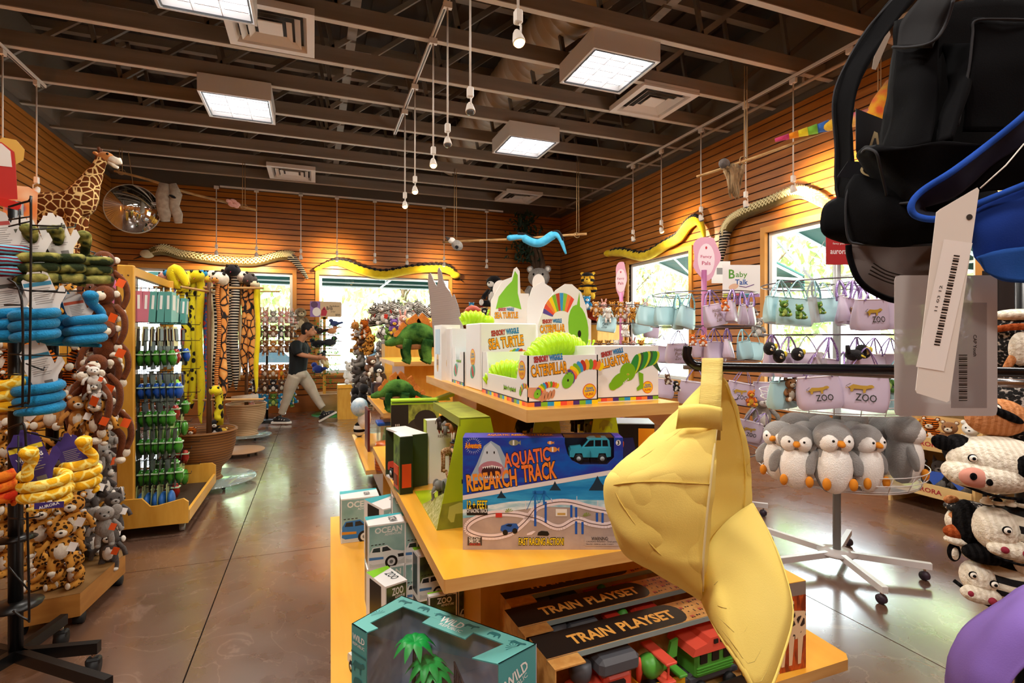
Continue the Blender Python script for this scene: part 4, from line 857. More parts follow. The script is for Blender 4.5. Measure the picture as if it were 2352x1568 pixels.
def corner_playset():
    h = .27; C0 = V((.30, 1.40, 0))
    P = [V((.247, 1.61, 0)), V((.095, 1.50, 0)), V((.128, 1.44, 0)), V((.412, 1.19, 0)), V((.53, 1.235, 0))]   # apex, left, front-left, front-right, right
    z1 = .35; r = thing('jungle_playset_box', 'teal peaked playset box with a green palm tree and a tiger inside, bottom left corner', 'toy box', (P[2].x, P[2].y, z1))
    L = [p-P[2] for p in P]; pt = [(p.x, p.y) for p in L]
    def wallp(a, b, z0, z1_, m, mb, th=.003):
        d = (b-a); n = V((d.y, -d.x, 0)).normalized(); F = frame(a+V((0, 0, 0)), n, (0, 0, 1)); w = d.dot(F.to_3x3() @ V((1, 0, 0)))
        mb.prism([(0, z0), (w, z0), (w, z1_), (0, z1_)], th, m, F, z0=-th); return F, w
    inner = mat('scene_print', '#7c93b4', .45, tex='noise', c2='#b5bccb', c3='#8b8296', sc=9, thr=(.35, .6))
    m = MB()
    for i, j in ((0, 1), (4, 0)): wallp(L[i], L[j], 0, h, inner, m)
    m.build('back_panel', r)
    m = MB(); F, w = wallp(L[1], L[2], 0, h, teal, m)
    F, w = wallp(L[2], L[1], 0, h, teal, m) if w < 0 else (F, w)
    s = 1 if w > 0 else -1; aw_ = abs(w)
    m.text('WILD', cardw, F, w/2, h-.03, aw_*.8, .016, .0012, .02); m.text('REPUBLIC', cardw, F, w/2, h-.048, aw_*.8, .008, .0012, .0)
    for k in range(3): m.poly([(w/2+x*aw_*.7, .17-k*.05+y*aw_*.9) for x, y in cat_sil(1, k % 2)], teal2, F, .0012)
    m.rect(min(0, w), .195, max(0, w), .2, teal2, F, .0012); m.build('left_panel', r)
    m = MB(); F, w = wallp(L[3], L[4], 0, h, teal, m); aw_ = abs(w)
    m.text('WILD', cardw, F, w*.45, h-.05, aw_*.6, .026, .0012, .02, .35); m.text('REPUBLIC', cardw, F, w*.45, h-.075, aw_*.6, .012, .0012, .0, .35); m.rect(min(0, w), .15, max(0, w), .156, teal2, F, .0012); m.text('PLAYSET', cardw, F, w*.5, .12, aw_*.7, .02, .0012, .02)
    m.build('right_panel', r)
    # top ring with window
    m = MB(); cen = sum((p for p in L), V((0, 0, 0)))/5
    inn = [(.123, .110), (.085, .09), (.035, .035), (.255, -.16), (.345, -.145), (.335, -.125), (.225, -.01), (.19, -.0), (.165, .045), (.135, .06)]
    out = pt
    # ring faces built strip by strip
    def q(a, b, c, d, mm=tealL): m.prism([a, b, c, d], .003, mm, I4, side=teal, z0=h-.003)
    O0, O1, O2, O3, O4 = out
    A, B, C_, D, E = (.113, .103), (.324, -.176), (.014, .046), (.032, .012), (.231, -.204)
    q(O1, O2, D, C_); q(O0, O1, C_, A); q(O0, A, B, O4); q(E, O3, O4, B); q((.176, .019), (.265, -.098), (.237, -.119), (.148, -.002))
    Ft = frame((0, 0, h), (0, 0, 1), (0, 1, 0)); e = V(O4)-V(O0); ea = math.atan2(e.y, e.x)
    for t, k in ((.08, 0), (.24, 1), (.38, 0), (.60, 0), (.76, 1), (.91, 0)):
        c_ = V(O0)+e*t+V((-math.sin(ea), math.cos(ea)))*-.022; s_ = .038
        m.poly([(c_.x+s_*(x*math.cos(ea)-y*math.sin(ea)), c_.y+s_*(x*math.sin(ea)+y*math.cos(ea))) for x, y in cat_sil(1, k)], teal2, Ft, .0006)
    c_ = V(O0)+e*.5+V((-math.sin(ea), math.cos(ea)))*-.045; m.text('WILD', cardw, Ft, c_.x, c_.y+.012, .075, .026, .0008, .02, ea); m.text('REPUBLIC', cardw, Ft, c_.x-.01, c_.y-.012, .075, .012, .0008, .0, ea)
    for bx, by in ((.04, .085), (.34, -.2)):
        for k in range(7): a = .2+k*.5; m.poly([(bx, by), (bx+.02*math.cos(a), by+.02*math.sin(a)), (bx+.02*math.cos(a+.12), by+.02*math.sin(a+.12))], teal2, Ft, .0006)
    m.build('top_panel', r)
    m = MB(); m.prism(pt, .004, C('#8d8776', .7)); m.build('base', r)
    m = MB(); wallp(L[2], L[3], 0, h-.004, clear, m, .001); m.build('clear_window', r)
    # toys
    pg = C('#1fa045', .4); tk = C('#2b2a20', .5)
    m = MB()
    for tx, ty, th in ((.13, .03, .20), (.16, .0, .15), (.175, -.01, .13)):
        m.tube([(tx, ty, .004), (tx+.003, ty, th)], [.008, .004], tk, 8)
        for k in range(9):
            a = k*.7+th*10; d = V((math.cos(a), math.sin(a), 0)); n = V((-d.y, d.x, 0)); p = V((tx+.003, ty, th))
            row = []
            for j in range(7):
                t = j/6; c0 = p+d*.062*t+V((0, 0, .02*math.sin(t*PI*.9)-.03*t*t)); wd = .013*math.sin(PI*min(1, .15+t*.85))**.8
                row.append([c0-n*wd-V((0, 0, wd*.4)), c0, c0+n*wd-V((0, 0, wd*.4))])
            m.grid(row, pg)
    o = m.build('palm_tree', r)
    tg = mat('toy_tiger', '#c5601c', .45, tex='wave', c2='#1c120c', sc=26, st=(1, 1, 1), thr=(.68, .72))
    m = MB(); m.tube(cr([(.08, -.0, .075), (.085, -.01, .09), (.075, -.04, .085), (.066, -.065, .06)], 4), [.02, .024, .026, .028, .028, .027, .026, .026, .025, .024, .022, .02, .018], tg, 12); m.ell((.064, -.075, .05), (.022, .02, .019), tg); m.ell((.06, -.09, .044), (.011, .01, .009), C('#e6d6bd', .5))
    for x in (-.014, .014): m.ell((.064+x, -.07, .068), .006, tg, seg=8, rg=6); m.tube([(.07+x, -.05, .06), (.07+x, -.055, .005)], [.009, .007], tg, 8); m.tube([(.082+x, -.002, .07), (.084+x, 0, .005)], [.01, .008], tg, 8)
    m.build('toy_tiger', r)
    m = MB(); ck = C('#4a3c40', .5)
    for k in range(5): m.bar((.235+.0*k, -.02-.022*k, .02), (.235, -.02-.022*k, .15), .004, .004, ck)
    for z in (.02, .06, .11, .15): m.bar((.235, -.015, z), (.235, -.115, z), .004, .004, ck)
    m.build('toy_cage', r)
    toy_car('toy_jeep', '#ea5a1e', '', T(.265, -.145, .004) @ R(-.6), .15, r); 
    m = MB(); m.tube([(.16+.02*math.cos(a*PI/8), -.09+.02*math.sin(a*PI/8), .075+.01*math.sin(a*PI/8)) for a in range(17)], .008, blackm, 8); m.cyl((.16, -.09, .07), (.16, -.09, .08), .012, chrome); m.build('toy_wheel', r)
    m = MB(); m.tube(cr([(.14, -.10, .02), (.13, -.11, .05), (.145, -.12, .08), (.17, -.12, .06)], 4), .006, C('#e8501c', .4), 8); m.tube(cr([(.18, -.09, .03), (.195, -.085, .075), (.205, -.10, .06)], 4), .006, C('#e8501c', .4), 8); m.build('toy_bike', r)
corner_playset()
# ---------------------------------------------------------------- ocean / zoo adventure car boxes
grb = mat('teal_card', '#9cc0ba', .4, tex='noise', c2='#7da8a2', sc=12, thr=(.35, .65)); grl = C('#c9cfcb', .4)
def car_art(m, F, w, h, body, y0=0):
    x0 = -w*.48
    def P(a): return [(x0+x*w*.95, -h*.47+y*h*.55+y0) for x, y in a]
    b = C(body, .4)
    m.poly(P([(0, .18), (.02, .62), (.1, .82), (.5, .86), (.68, .62), (.95, .52), (1, .25), (.88, .12), (.1, .1)]), b, F, .0010)
    m.poly(P([(.08, .62), (.12, .78), (.30, .79), (.31, .6)]), C('#20262a', .3), F, .0013); m.poly(P([(.36, .6), (.37, .79), (.5, .8), (.62, .62)]), C('#20262a', .3), F, .0013)
    m.poly(P([(0, .3), (.4, .28), (.4, .38), (0, .42)]), C('#4a7fb8' if body != '#2f78c0' else '#c98a2a', .4), F, .0013); m.poly(P([(.8, .42), (.97, .42), (.98, .28), (.82, .28)]), C('#20262a', .3), F, .0013)
    for k in range(4): m.rect(x0+w*(.05+.1*k), -h*.47+h*.50+y0, x0+w*(.11+.1*k), -h*.47+h*.52+y0, C('#2b2422', .4), F, .0013)
    cx, cy = x0+.62*w*.95, -h*.47+.13*h*.55+y0
    m.oval(cx, cy, w*.17, w*.17, blk, F, .0015); m.oval(cx, cy, w*.105, w*.105, C('#cfd3d3', .4), F, .0017); m.oval(cx, cy, w*.05, w*.05, C('#6a6e6e', .4), F, .0019)
def car_box(body, kind, label, M, word='OCEAN', top='#35aeb8', w=.19, d=.13, h=.225):
    m = MB(); m.box((0, 0, h/2), (w, d, h), cardw); F = faces(w, d, h); f = F['front']
    m.rect(-w/2+.004, -h/2+.003, w/2-.004, h/2-.006, grb if kind == 'o' else mat('zoo_card', '#5d6d35', .4, tex='noise', c2='#2c3320', sc=16, thr=(.4, .6)), f, .0004); m.rect(-w/2+.004, -h/2+.003, w/2-.004, -h*.18, grl, f, .0006)
    m.text(word, C('#e9ece6', .4), f, .005, h*.36, w*.72 if word == 'OCEAN' else w*.5, h*.13, .001, .03); m.text('ADVENTURE', C('#e9ece6', .4), f, w*.16, h*.25, w*.45, h*.05, .001, .02)
    car_art(m, f, w, h, body, -.0)
    t = F['top']; m.poly([(-w/2, d*.1), (w/2, d*.35), (w/2, d/2), (-w/2, d/2)], C(top, .4), t, .0004); m.text(word, C('#3a4446', .4), t, w*.2, -.01, .06, .03, .0008, .02, -PI/2)
    m.rect(-d/2, -h/2, d/2, h/2, mat('box_side', '#44605e', .4, tex='noise', c2='#7f9a96', sc=18, thr=(.4, .6)) if kind == 'o' else C('#3a4a22', .4), F['right'], .0004); m.rect(-d*.3, -h/2+.01, d*.3, h/2-.01, C('#1b2022', .3), F['left'], .0006)
    g = tag(m.build('toy_car_box', M=M), label, 'toy box', 'boxed toy cars on the bottom shelf'); return g
tz = .351
def cb(px, py, z, w, h, d, rz, body, kind, label, *ar):
    v = PZ(px, py, .35); car_box(body, kind, label, T(v.x, v.y, z) @ R(rz) @ T(w/2, d/2, 0), *ar, w=w, h=h, d=d)
SM = dict()
cb(783, 1249, tz, .19, .225, .15, 0, '#2f78c0', 'o', 'ocean themed box with a blue car, leftmost on the bottom shelf')
cb(846, 1408, tz+.166, .142, .165, .11, .04, '#dfe3e3', 'o', 'ocean themed box with a white car, upper of the front stack')
cb(843, 1408, tz, .142, .165, .11, .0, '#dfe3e3', 'o', 'ocean themed box under the white car box of the front stack')
cb(930, 1392, tz+.166, .142, .165, .11, .0, '#dfe3e3', 'o', 'ocean themed box mostly hidden right of the upper white car box')
cb(930, 1392, tz, .142, .165, .11, .0, '#dfe3e3', 'o', 'lower box in the hidden stack right of the white car boxes')
cb(880, 1300, tz, .15, .26, .20, .35, '#dfe3e3', 'o', 'tall ocean themed box turned sideways behind the blue car box')
cb(900, 1335, tz+.20, .08, .165, .15, -.1, '#dfe3e3', 'o', 'narrow ocean themed box with a teal corner on its top, behind the front stack')
cb(885, 1475, tz, .085, .19, .15, .35, '#e3e6e2', 'z', 'tilted box with a lime green corner, in front of the white car stack', 'ZOO', '#86cc1e')
cb(962, 1415, tz+.06, .125, .165, .1, .1, '#e3e6e2', 'z', 'zoo themed box with a white truck, just left of the table corner', 'ZOO', '#86cc1e')
cb(963, 1415, tz, .125, .058, .1, .1, '#e3e6e2', 'z', 'flat zoo themed box carrying the white truck box', 'ZOO', '#86cc1e')
cb(985, 1470, tz, .10, .15, .03, -.0, '#d8dcd8', 'z', 'dark zoo adventure box, left one below the middle shelf corner', 'ZOO', '#86cc1e')
cb(1052, 1452, tz, .125, .165, .05, -.0, '#d8dcd8', 'z', 'dark zoo adventure box, right one beside the wooden core', 'ZOO', '#86cc1e')
for nm, c, M, l in (('toy_car', '#e6e8e6', T(.30, 1.79, tz) @ R(2.2), 'white toy car loose between the playset and the zoo boxes'), ('toy_car', '#dfe2df', T(.15, 1.70, tz) @ R(1.9), 'white toy car at the left behind the teal playset')):
    tag(toy_car(nm, c, l, M, .14), l, 'toy car')
# ---------------------------------------------------------------- train playsets
kraft = mat('kraft_card', '#c58a45', .6, tex='noise', c2='#d6a05a', sc=30, thr=(.4, .6)); kfd = C('#201b18', .4)
def train_box(label, x, y, rz, full):
    w, d, h = .74, .15, .215; r = thing('train_playset_box', label, 'toy box', (x, y, .351), rz, 'train playset boxes')
    m = MB(); m.box((w/2, d-.002, h/2), (w, .004, h), kraft); m.box((w/2, d/2, .002), (w, d, .004), kraft)
    for xx in (.002, w-.002): m.box((xx, d/2-.002, h/2), (.004, d-.004, h-.004), kraft)
    m.box((.03, .002, .06), (.06, .004, .12), kraft); m.box((w-.03, .002, .06), (.06, .004, .12), kraft); m.box((w/2, .002, .02), (w-.12, .004, .04), kfd); m.build('carton', r)
    m = MB(); y0 = .045
    m.box((w/2, (y0+d)/2, h), (w, d-y0, .004), kraft); m.box((w/2, y0, h-.007), (w, .004, .014), C('#8b9a98', .3)); m.box((.045, .022, h-.002), (.09, .045, .004), kraft)
    F = frame((0, 0, h+.002), (0, 0, 1), (0, 1, 0)); y1 = d
    arc = [(w*.60+.045*math.cos(a*PI/8-PI/2), (y0+y1)/2+(y1-y0)/2*math.sin(a*PI/8-PI/2)) for a in range(9)]
    m.poly([(0, y0), ]+arc+[(0, y1)], kfd, F, .0004); gold = C('#e2a24c', .45)
    m.text('TRAIN', gold, F, .165, (y0+y1)/2-.002, .135, .042, .0009, .035); m.text('PLAYSET', gold, F, .355, (y0+y1)/2-.002, .19, .042, .0009, .035)
    rr = random.Random(3)
    for i in range(11):
        for j in range(4):
            cx, cy = w*.67+i*.022+(j % 2)*.008, y0+.015+j*.025
            k = (i+j*2) % 4
            if k == 0: m.rect(cx-.007, cy-.004, cx+.007, cy+.005, C('#b8503a', .5), F, .0006); m.oval(cx-.004, cy-.006, .003, .003, blk, F, .0008, 8); m.oval(cx+.004, cy-.006, .003, .003, blk, F, .0008, 8)
            elif k == 1: m.oval(cx-.004, cy, .0035, .0035, blk, F, .0006, 8); m.oval(cx+.005, cy, .0035, .0035, blk, F, .0006, 8)
            elif k == 2: m.text('x', blk, F, cx, cy, None, .006, .0006, .02)
            else: m.rect(cx-.002, cy-.006, cx+.002, cy+.006, C('#3c3028', .5), F, .0006)
    m.build('top_strip', r)
    m = MB(); fr = frame((.03, 0, .085), (0, -1, 0), (0, 0, 1)); m.oval(0, 0, .018, .024, C('#2e6b38', .4), fr, .0006); m.oval(.006, .008, .008, .012, C('#c9c22a', .4), fr, .0009); m.oval(-.006, .006, .006, .014, C('#46637c', .4), fr, .0009, rot=.5); m.text('BIRD', blk, fr, 0, -.032, .03, .008, .0006, .02); m.build('maker_mark', r)
    if not full: 
        m = MB(); m.tube([(.13, .06, .14), (.13, .06, .19)], [.028, .032], C('#4a4b50', .5), 14); m.box((.22, .07, .155), (.12, .07, .06), C('#4a4b50', .5), bev=.015); m.build('toy_chimney', r)
        m = MB(); m.box((.46, .07, .15), (.10, .07, .05), C('#d33a2a', .4), bev=.01); m.box((.33, .06, .17), (.05, .05, .012), C('#d33a2a', .4)); m.ell((.37, .06, .16), (.02, .02, .03), C('#4fa03a', .4)); m.build('toy_wagon', r); return r
    rd, gr, yw, gm_ = C('#ee5a44', .4), C('#57a83c', .4), C('#f2b41c', .4), C('#55565c', .5)
    # engine
    m = MB(); m.tube([(.085, .07, .075), (.11, .07, .075), (.112, .07, .075), (.20, .07, .075)], [.042, .046, .043, .043], rd, 20); m.box((.215, .07, .09), (.09, .085, .095), rd, bev=.012); m.box((.20, .02, .10), (.05, .01, .045), kfd); m.build('engine_body', r)
    m = MB(); m.lathe([(.016, .115), (.028, .125), (.032, .145), (.030, .165), (.02, .17), (.001, .17)], gm_, 18, T(.115, .07, 0)); m.build('engine_chimney', r)
    m = MB(); m.box((.215, .065, .158), (.13, .09, .05), gm_, bev=.018); m.build('engine_roof', r)
    # plane wagon
    m = MB()
    for c_, s_ in (((.365, .03, .045), (.15, .005, .06)), ((.365, .115, .045), (.15, .005, .06)), ((.292, .0725, .045), (.005, .08, .06)), ((.438, .0725, .045), (.005, .08, .06)), ((.365, .0725, .02), (.14, .08, .005))): m.box(c_, s_, yw)
    m.build('plane_wagon', r)
    m = MB(); m.tube(cr([(.31, .06, .10), (.335, .06, .108), (.37, .065, .105), (.40, .07, .10), (.435, .08, .12)], 4), [.01, .022, .03, .033, .034, .034, .032, .03, .027, .024, .022, .019, .016, .013, .011, .009, .007], gr, 14); m.prism([(0, 0), (.035, .005), (.04, .055), (.015, .05)], .009, gr, T(.405, .072, .105) @ R(PI/2, 'X')); m.box((.42, .05, .085), (.03, .08, .009), gr, bev=.004); m.ell((.355, .06, .128), (.02, .014, .014), kfd); m.build('toy_plane', r)
    m = MB(); m.box((.365, .055, .142), (.038, .12, .008), rd, bev=.003); m.box((.365, .055, .085), (.04, .11, .008), rd, bev=.003); m.bar((.365, .01, .142), (.365, .012, .09), .006, .004, rd); m.tube([(.30, .06, .065), (.303, .06, .10), (.30, .06, .14)], [.005, .01, .006], rd, 8); m.build('plane_wing', r)
    # caboose
    m = MB(); m.box((.555, .075, .085), (.145, .09, .08), gr, bev=.008)
    for k in range(3): m.box((.555, .029, .062+k*.008), (.14, .004, .003), gr)
    for xx in (.51, .555, .60): m.box((xx, .0288, .105), (.026, .004, .03), kfd)
    m.build('caboose_body', r)
    m = MB(); m.prism([(-.095, 0), (.095, 0), (.085, .02), (.05, .028), (.04, .042), (-.03, .042), (-.04, .028), (-.085, .02)], .115, rd, T(.555, .1325, .125) @ R(PI/2, 'X')); 
    for xx in (.545, .57): m.box((xx, .016, .155), (.015, .004, .012), kfd)
    m.build('caboose_roof', r)
    m = MB(); m.box((.38, .075, .03), (.56, .06, .012), gm_); m.box((.555, .075, .042), (.18, .08, .012), gm_)
    for xx in (.27, .455): m.bar((xx, .05, .034), (xx+.03, .05, .05), .012, .01, gm_); m.bar((xx, .09, .05), (xx+.03, .09, .034), .012, .01, gm_)
    m.build('wheel_base', r)
    for xx in (.15, .23, .33, .40, .50, .61):
        for yy in (.02, .115): m = MB(); m.cyl((xx, yy, .02), (xx, yy+.015, .02), .02, blackm, seg=16); m.build('wheel', r)
    m = MB(); F = frame((.655, -.002, .055), (0, -1, 0), (0, 0, 1)); m.oval(0, 0, .03, .03, blk, F, 0, 24); m.oval(0, 0, .027, .027, yw, F, .0006, 24)
    for a in (.785, -.785): c_, d_ = math.cos(a), math.sin(a); m.poly([(-.027*c_+.004*d_, -.027*d_-.004*c_), (.027*c_+.004*d_, .027*d_-.004*c_), (.027*c_-.004*d_, .027*d_+.004*c_), (-.027*c_-.004*d_, -.027*d_+.004*c_)], blk, F, .001)
    m.text('R', blk, F, -.017, 0, None, .011, .0012, .03); m.text('R', blk, F, .017, 0, None, .011, .0012, .03); m.build('crossing_sign', r)
    return r
train_box('front train playset box, its red engine, green plane and caboose showing', .565, 1.20, .05, True)
train_box('train playset box in the middle of the row of three', .55, 1.365, .05, False)
train_box('rearmost and darkest of the three train playset boxes', .57, 1.53, .05, False)
# giraffe box
m = MB(); w, d, h = .135, .13, .275; m.box((0, 0, h/2), (w, d, h), C('#8a7a70', .4)); F = faces(w, d, h); f = F['front']
m.rect(-w/2, -h/2, w/2, h*.35, mat('fire_print', '#7a2c10', .4, tex='noise', c2='#c8541c', c3='#2a120a', sc=20, st=(2, 1, .6), thr=(.4, .55), det=6), f, .0004)
gp = mat('giraffe_print', '#e8c49a', .4, tex='cells', c2='#3a2a22', sc=42, thr=(.18, .22)); gc = C('#e8c49a', .4)
m.poly([(-.01, .05), (.0, .09), (.02, .08), (.02, .05), (.06, .045), (w/2, .04), (w/2, -.03), (.05, -.04), (.0, -.04), (-.03, .0)], gp, f, .0008)
for x in (-.03, .0, .035): m.poly([(x, -.03), (x+.022, -.03), (x+.012, -.12), (x+.0, -.12)], gc, f, .0009)
m.text('ADVENTURE', cardw, f, -.045, -.10, .1, .014, .0012, .02, PI/2); m.box((0, 0, h+.001), (w, d, .002), C('#e0a63a', .4))
tag(m.build('giraffe_toy_box', loc=(1.40, 1.31, .351), rz=-.06), 'orange toy box with a giraffe picture at the right end of the bottom shelf', 'toy box')
# ================================================================ cap rack in the foreground (right)
def cloth(name, h, h2, sc=60): return mat(name, h, .85, tex='noise', c2=h2, sc=sc, thr=(.35, .65), bump=.07, bs=900, spec=.1)
ycloth = cloth('yellow_twill', '#f8df7c', '#f4d970', 8); kcloth = cloth('black_twill', '#050507', '#08080b', 20); bcloth = cloth('blue_twill', '#1c3a8c', '#18327c', 14); grcloth = cloth('charcoal_twill', '#857a75', '#766c68', 14)
def shell(name, st, m, parent=None, n=18, th=.0015, lo=0, hi=PI, M=None):
    """st rows: (y_px, x_near, x_left, x_far, depth_centre, half_depth): half tube bulging to x_left"""
    P = []
    st2 = []
    for i in range(len(st)-1):
        a, b, c, d = st[max(i-1, 0)], st[i], st[i+1], st[min(i+2, len(st)-1)]
        for k in range(4):
            t = k/4; st2.append([.5*((2*b[j])+(c[j]-a[j])*t+(2*a[j]-5*b[j]+4*c[j]-d[j])*t*t+(3*b[j]-a[j]-3*c[j]+d[j])*t**3) for j in range(6)])
    st2.append(st[-1])
    for y, xn, xl, xf, dc, hd in st2:
        row = []
        for k in range(n+1):
            a = lo+(hi-lo)*k/n; ca, sa = math.cos(a), math.sin(a)
            mid = (xn+xf)/2+(xn-xf)/2*ca; x = mid+(xl-mid)*(abs(sa)**.8); row.append(PD(x, y, max(.15, dc-hd*ca)))
        P.append(row)
    b = MB(); b.grid(P, m); o = b.build(name, parent); solid(o, th, 0)
    return o
rk = thing('cap_rack', 'black metal cap display rail crossing the foreground on the right', 'cap rack', (0, 0, 0))
m = MB(); yb = 842
m.tube(cr([PD(1580, 796, .60), PD(1578, 818, .598), PD(1592, 836, .596), PD(1625, 842, .592), PD(1800, 845, .575), PD(2100, 849, .55), PD(2420, 857, .525)], 5), .0052, C('#0b0c10', .2), 12); m.build('hook_rail', rk)
m = MB(); m.tube([PD(1570, 842, .70), PD(1700, 847, .70), PD(2420, 880, .66)], .0035, C('#9b9ca0', .2, metal=.8), 8); m.tube([PD(2200, 874, .60), PD(2420, 884, .585)], .005, chrome, 10)
m.build('price_rail', rk)
m = MB(); p = PD(2700, 870, .55); m.cyl((p.x, p.y, .05), (p.x, p.y, 2.3), .02, blackm, seg=14)
for k in range(4): a = k*PI/2+.3; m.bar((p.x, p.y, .06), (p.x+.4*math.cos(a), p.y+.4*math.sin(a), .06), .04, .03, blackm); m.cyl((p.x+.38*math.cos(a), p.y+.38*math.sin(a)-.01, .025), (p.x+.38*math.cos(a), p.y+.38*math.sin(a)+.01, .025), .025, blackm)
m.tube([PD(2420, 857, .525), (p.x, p.y, PD(2420, 857, .525).z)], .005, C('#0b0c10', .2), 10); m.tube([PD(2300, 120, .50), PD(2560, 130, .5), (p.x, p.y, 1.66)], .005, C('#0b0c10', .2), 10); m.tube([PD(2100, 100, .55), PD(2560, 110, .52), (p.x, p.y, 1.67)], .005, C('#0b0c10', .2), 10)
m.build('stand', rk)
# yellow cap
yc = thing('baseball_cap', 'pale yellow baseball cap hanging by its strap from the black rail', 'cap', PD(1620, 850, .56), group=None)
inv = Matrix.Translation(-yc.location)
def rel(o): o.matrix_basis = inv; return o
st = [(866, 1656, 1640, 1662, .56, .012), (905, 1656, 1592, 1680, .56, .04), (960, 1654, 1540, 1700, .555, .060), (1005, 1650, 1492, 1712, .55, .070), (1050, 1647, 1440, 1722, .55, .076), (1085, 1645, 1400, 1727, .55, .080), (1110, 1643, 1389, 1727, .55, .08), (1150, 1638, 1392, 1726, .55, .08),
      (1200, 1632, 1404, 1722, .55, .078), (1250, 1627, 1420, 1715, .548, .074), (1275, 1624, 1438, 1700, .545, .07), (1300, 1621, 1478, 1680, .54, .064), (1330, 1618, 1536, 1655, .535, .052), (1358, 1616, 1588, 1632, .53, .035), (1374, 1616, 1611, 1618, .525, .012)]
crown = rel(shell('crown', st, ycloth, yc, 40, .0012))
def folds(o, size, k, first=True):
    tx = bpy.data.textures.new('folds', 'CLOUDS'); tx.noise_scale = size; tx.noise_depth = 1; m_ = o.modifiers.new('folds', 'DISPLACE'); m_.texture = tx; m_.strength = k; m_.mid_level = .5; m_.texture_coords = 'LOCAL'
folds(crown, .055, .012)
b = MB()
def stp(y):
    for i in range(len(st)-1):
        if st[i][0] <= y <= st[i+1][0]:
            t = (y-st[i][0])/(st[i+1][0]-st[i][0]); return [st[i][j]+(st[i+1][j]-st[i][j])*t for j in range(6)]
    return list(st[-1])
def onc(y, a):
    _, xn, xl, xf, dc, hd = stp(y); ca, sa = math.cos(a), math.sin(a); mid = (xn+xf)/2+(xn-xf)/2*ca; return PD(mid+(xl-mid)*(abs(sa)**.8), y, dc-hd*ca-.0012)
b.tube([onc(1112-6*math.sin(a*3), a) for a in [.02+.05*i for i in range(29)]], .0007, C('#c9ab4c', .8), 6, flat=1)
b.tube([onc(940+ (i/12)**1.0*170, .35+.9*i/12) for i in range(13)], .0006, C('#cdb055', .8), 6)
b.tube([onc(1120+ i*15, 1.15-.06*i) for i in range(14)], .0006, C('#cdb055', .8), 6)
rel(b.build('seam', yc))
# back arch hem over the strap
b = MB(); row = []
for i in range(13):
    t = i/12; x = 1560+96*t; y = 934-6*math.sin(PI*t)+4*t
    row.append([PD(x, y, .487-.01*math.sin(PI*t)), PD(x, y+9, .483-.01*math.sin(PI*t)), PD(x-6*(1-t), y+50, .489-.01*math.sin(PI*t))])
row = [list(r) for r in zip(*row)]
b.grid(row, ycloth); o = rel(b.build('arch_hem', yc)); solid(o, .003, 0)
b = MB(); row = []
for x0, x1, y, d in ((1604, 1654, 1010, .492), (1605, 1655, 940, .485), (1608, 1657, 905, .50), (1611, 1659, 860, .555), (1612, 1660, 835, .572), (1612, 1661, 828, .581), (1612, 1661, 824, .590), (1612, 1661, 828, .600), (1612, 1661, 838, .606), (1612, 1660, 870, .606), (1612, 1659, 905, .60)):
    row.append([PD(x0+(x1-x0)*k/4, y, d) for k in range(5)])
b.grid(row, mat('yellow_webbing', '#e6cd74', .8, tex='noise', c2='#d6ba60', sc=40, st=(.2, .2, 3), thr=(.4, .6), bump=.5, bs=600)); o = rel(b.build('strap', yc)); solid(o, .002, 0)
b = MB(); b.tube([onc(y, .02) for y in range(940, 1372, 16)], .0012, C('#e9d9a0', .8), 6); b.tube([onc(y, PI-.02) for y in range(880, 1290, 16)], .0013, ycloth, 6); rel(b.build('sweatband_edge', yc))
# brim
A = cr([PD(1616, 1374, .515), PD(1617, 1330, .505), PD(1622, 1275, .50), PD(1640, 1232, .515), PD(1672, 1195, .55), PD(1700, 1172, .59), PD(1724, 1156, .62)], 6)
Ob = cr([PD(1613, 1376, .515), PD(1650, 1450, .475), PD(1700, 1525, .455), PD(1752, 1600, .455), PD(1800, 1490, .485), PD(1818, 1400, .515), PD(1795, 1300, .56), PD(1762, 1220, .60), PD(1726, 1156, .62)], 6)
def resamp(P, n):
    L = [0]
    for i in range(1, len(P)): L.append(L[-1]+(P[i]-P[i-1]).length)
    out = []; j = 0
    for k in range(n+1):
        s = L[-1]*k/n
        while j < len(P)-2 and L[j+1] < s: j += 1
        t = (s-L[j])/max(1e-9, L[j+1]-L[j]); out.append(P[j].lerp(P[j+1], t))
    return out
nA = 30; a_, o_ = resamp(A, nA), resamp(Ob, nA)
b = MB(); bulge = ray(1700, 1350).normalized()
rows = [[a_[i].lerp(o_[i], t)-bulge*(.012*math.sin(PI*t)*math.sin(PI*i/nA)) for i in range(nA+1)] for t in [k/8 for k in range(9)]]
b.grid(rows, ycloth); o = rel(b.build('brim', yc)); solid(o, .003, 0); folds(o, .09, .003)
b = MB(); b.tube([p for p in o_[1:]], .0022, ycloth, 8)
for t in (.25, .45, .62, .8, .92): b.tube([a_[i].lerp(o_[i], t)-bulge*(.012*math.sin(PI*t)*math.sin(PI*i/nA)+.0018) for i in range(3, nA-2)], .0004, C('#cbb15c', .8), 5)
rel(b.build('brim_stitching', yc))
# ---------------------------------------------------------------- dark caps hanging above
def capthing(label, loc, grp='dark caps on the upper rail'):
    return thing('baseball_cap', label, 'cap', loc, group=grp)
def patch(name, rows, m, parent, th=.002, smooth=6):
    """rows: list of rows of (px,py,depth); each row resampled smoothly"""
    R_ = [resamp(cr([PD(*p) for p in r], 6), 24) for r in rows]
    cols = list(zip(*R_)); G = [cr(list(c), smooth) for c in cols]
    b = MB(); b.grid([list(g) for g in G], m); o = b.build(name, parent); o.matrix_basis = Matrix.Translation(-parent.location); solid(o, th, 0); folds(o, .04, .007); return o
def edge(name, pts, m, parent, r=.0013):
    b = MB(); b.tube(cr([PD(*p) for p in pts], 6), r, m, 6); o = b.build(name, parent); o.matrix_basis = Matrix.Translation(-parent.location); return o
seam = C('#1d1e24', .7)
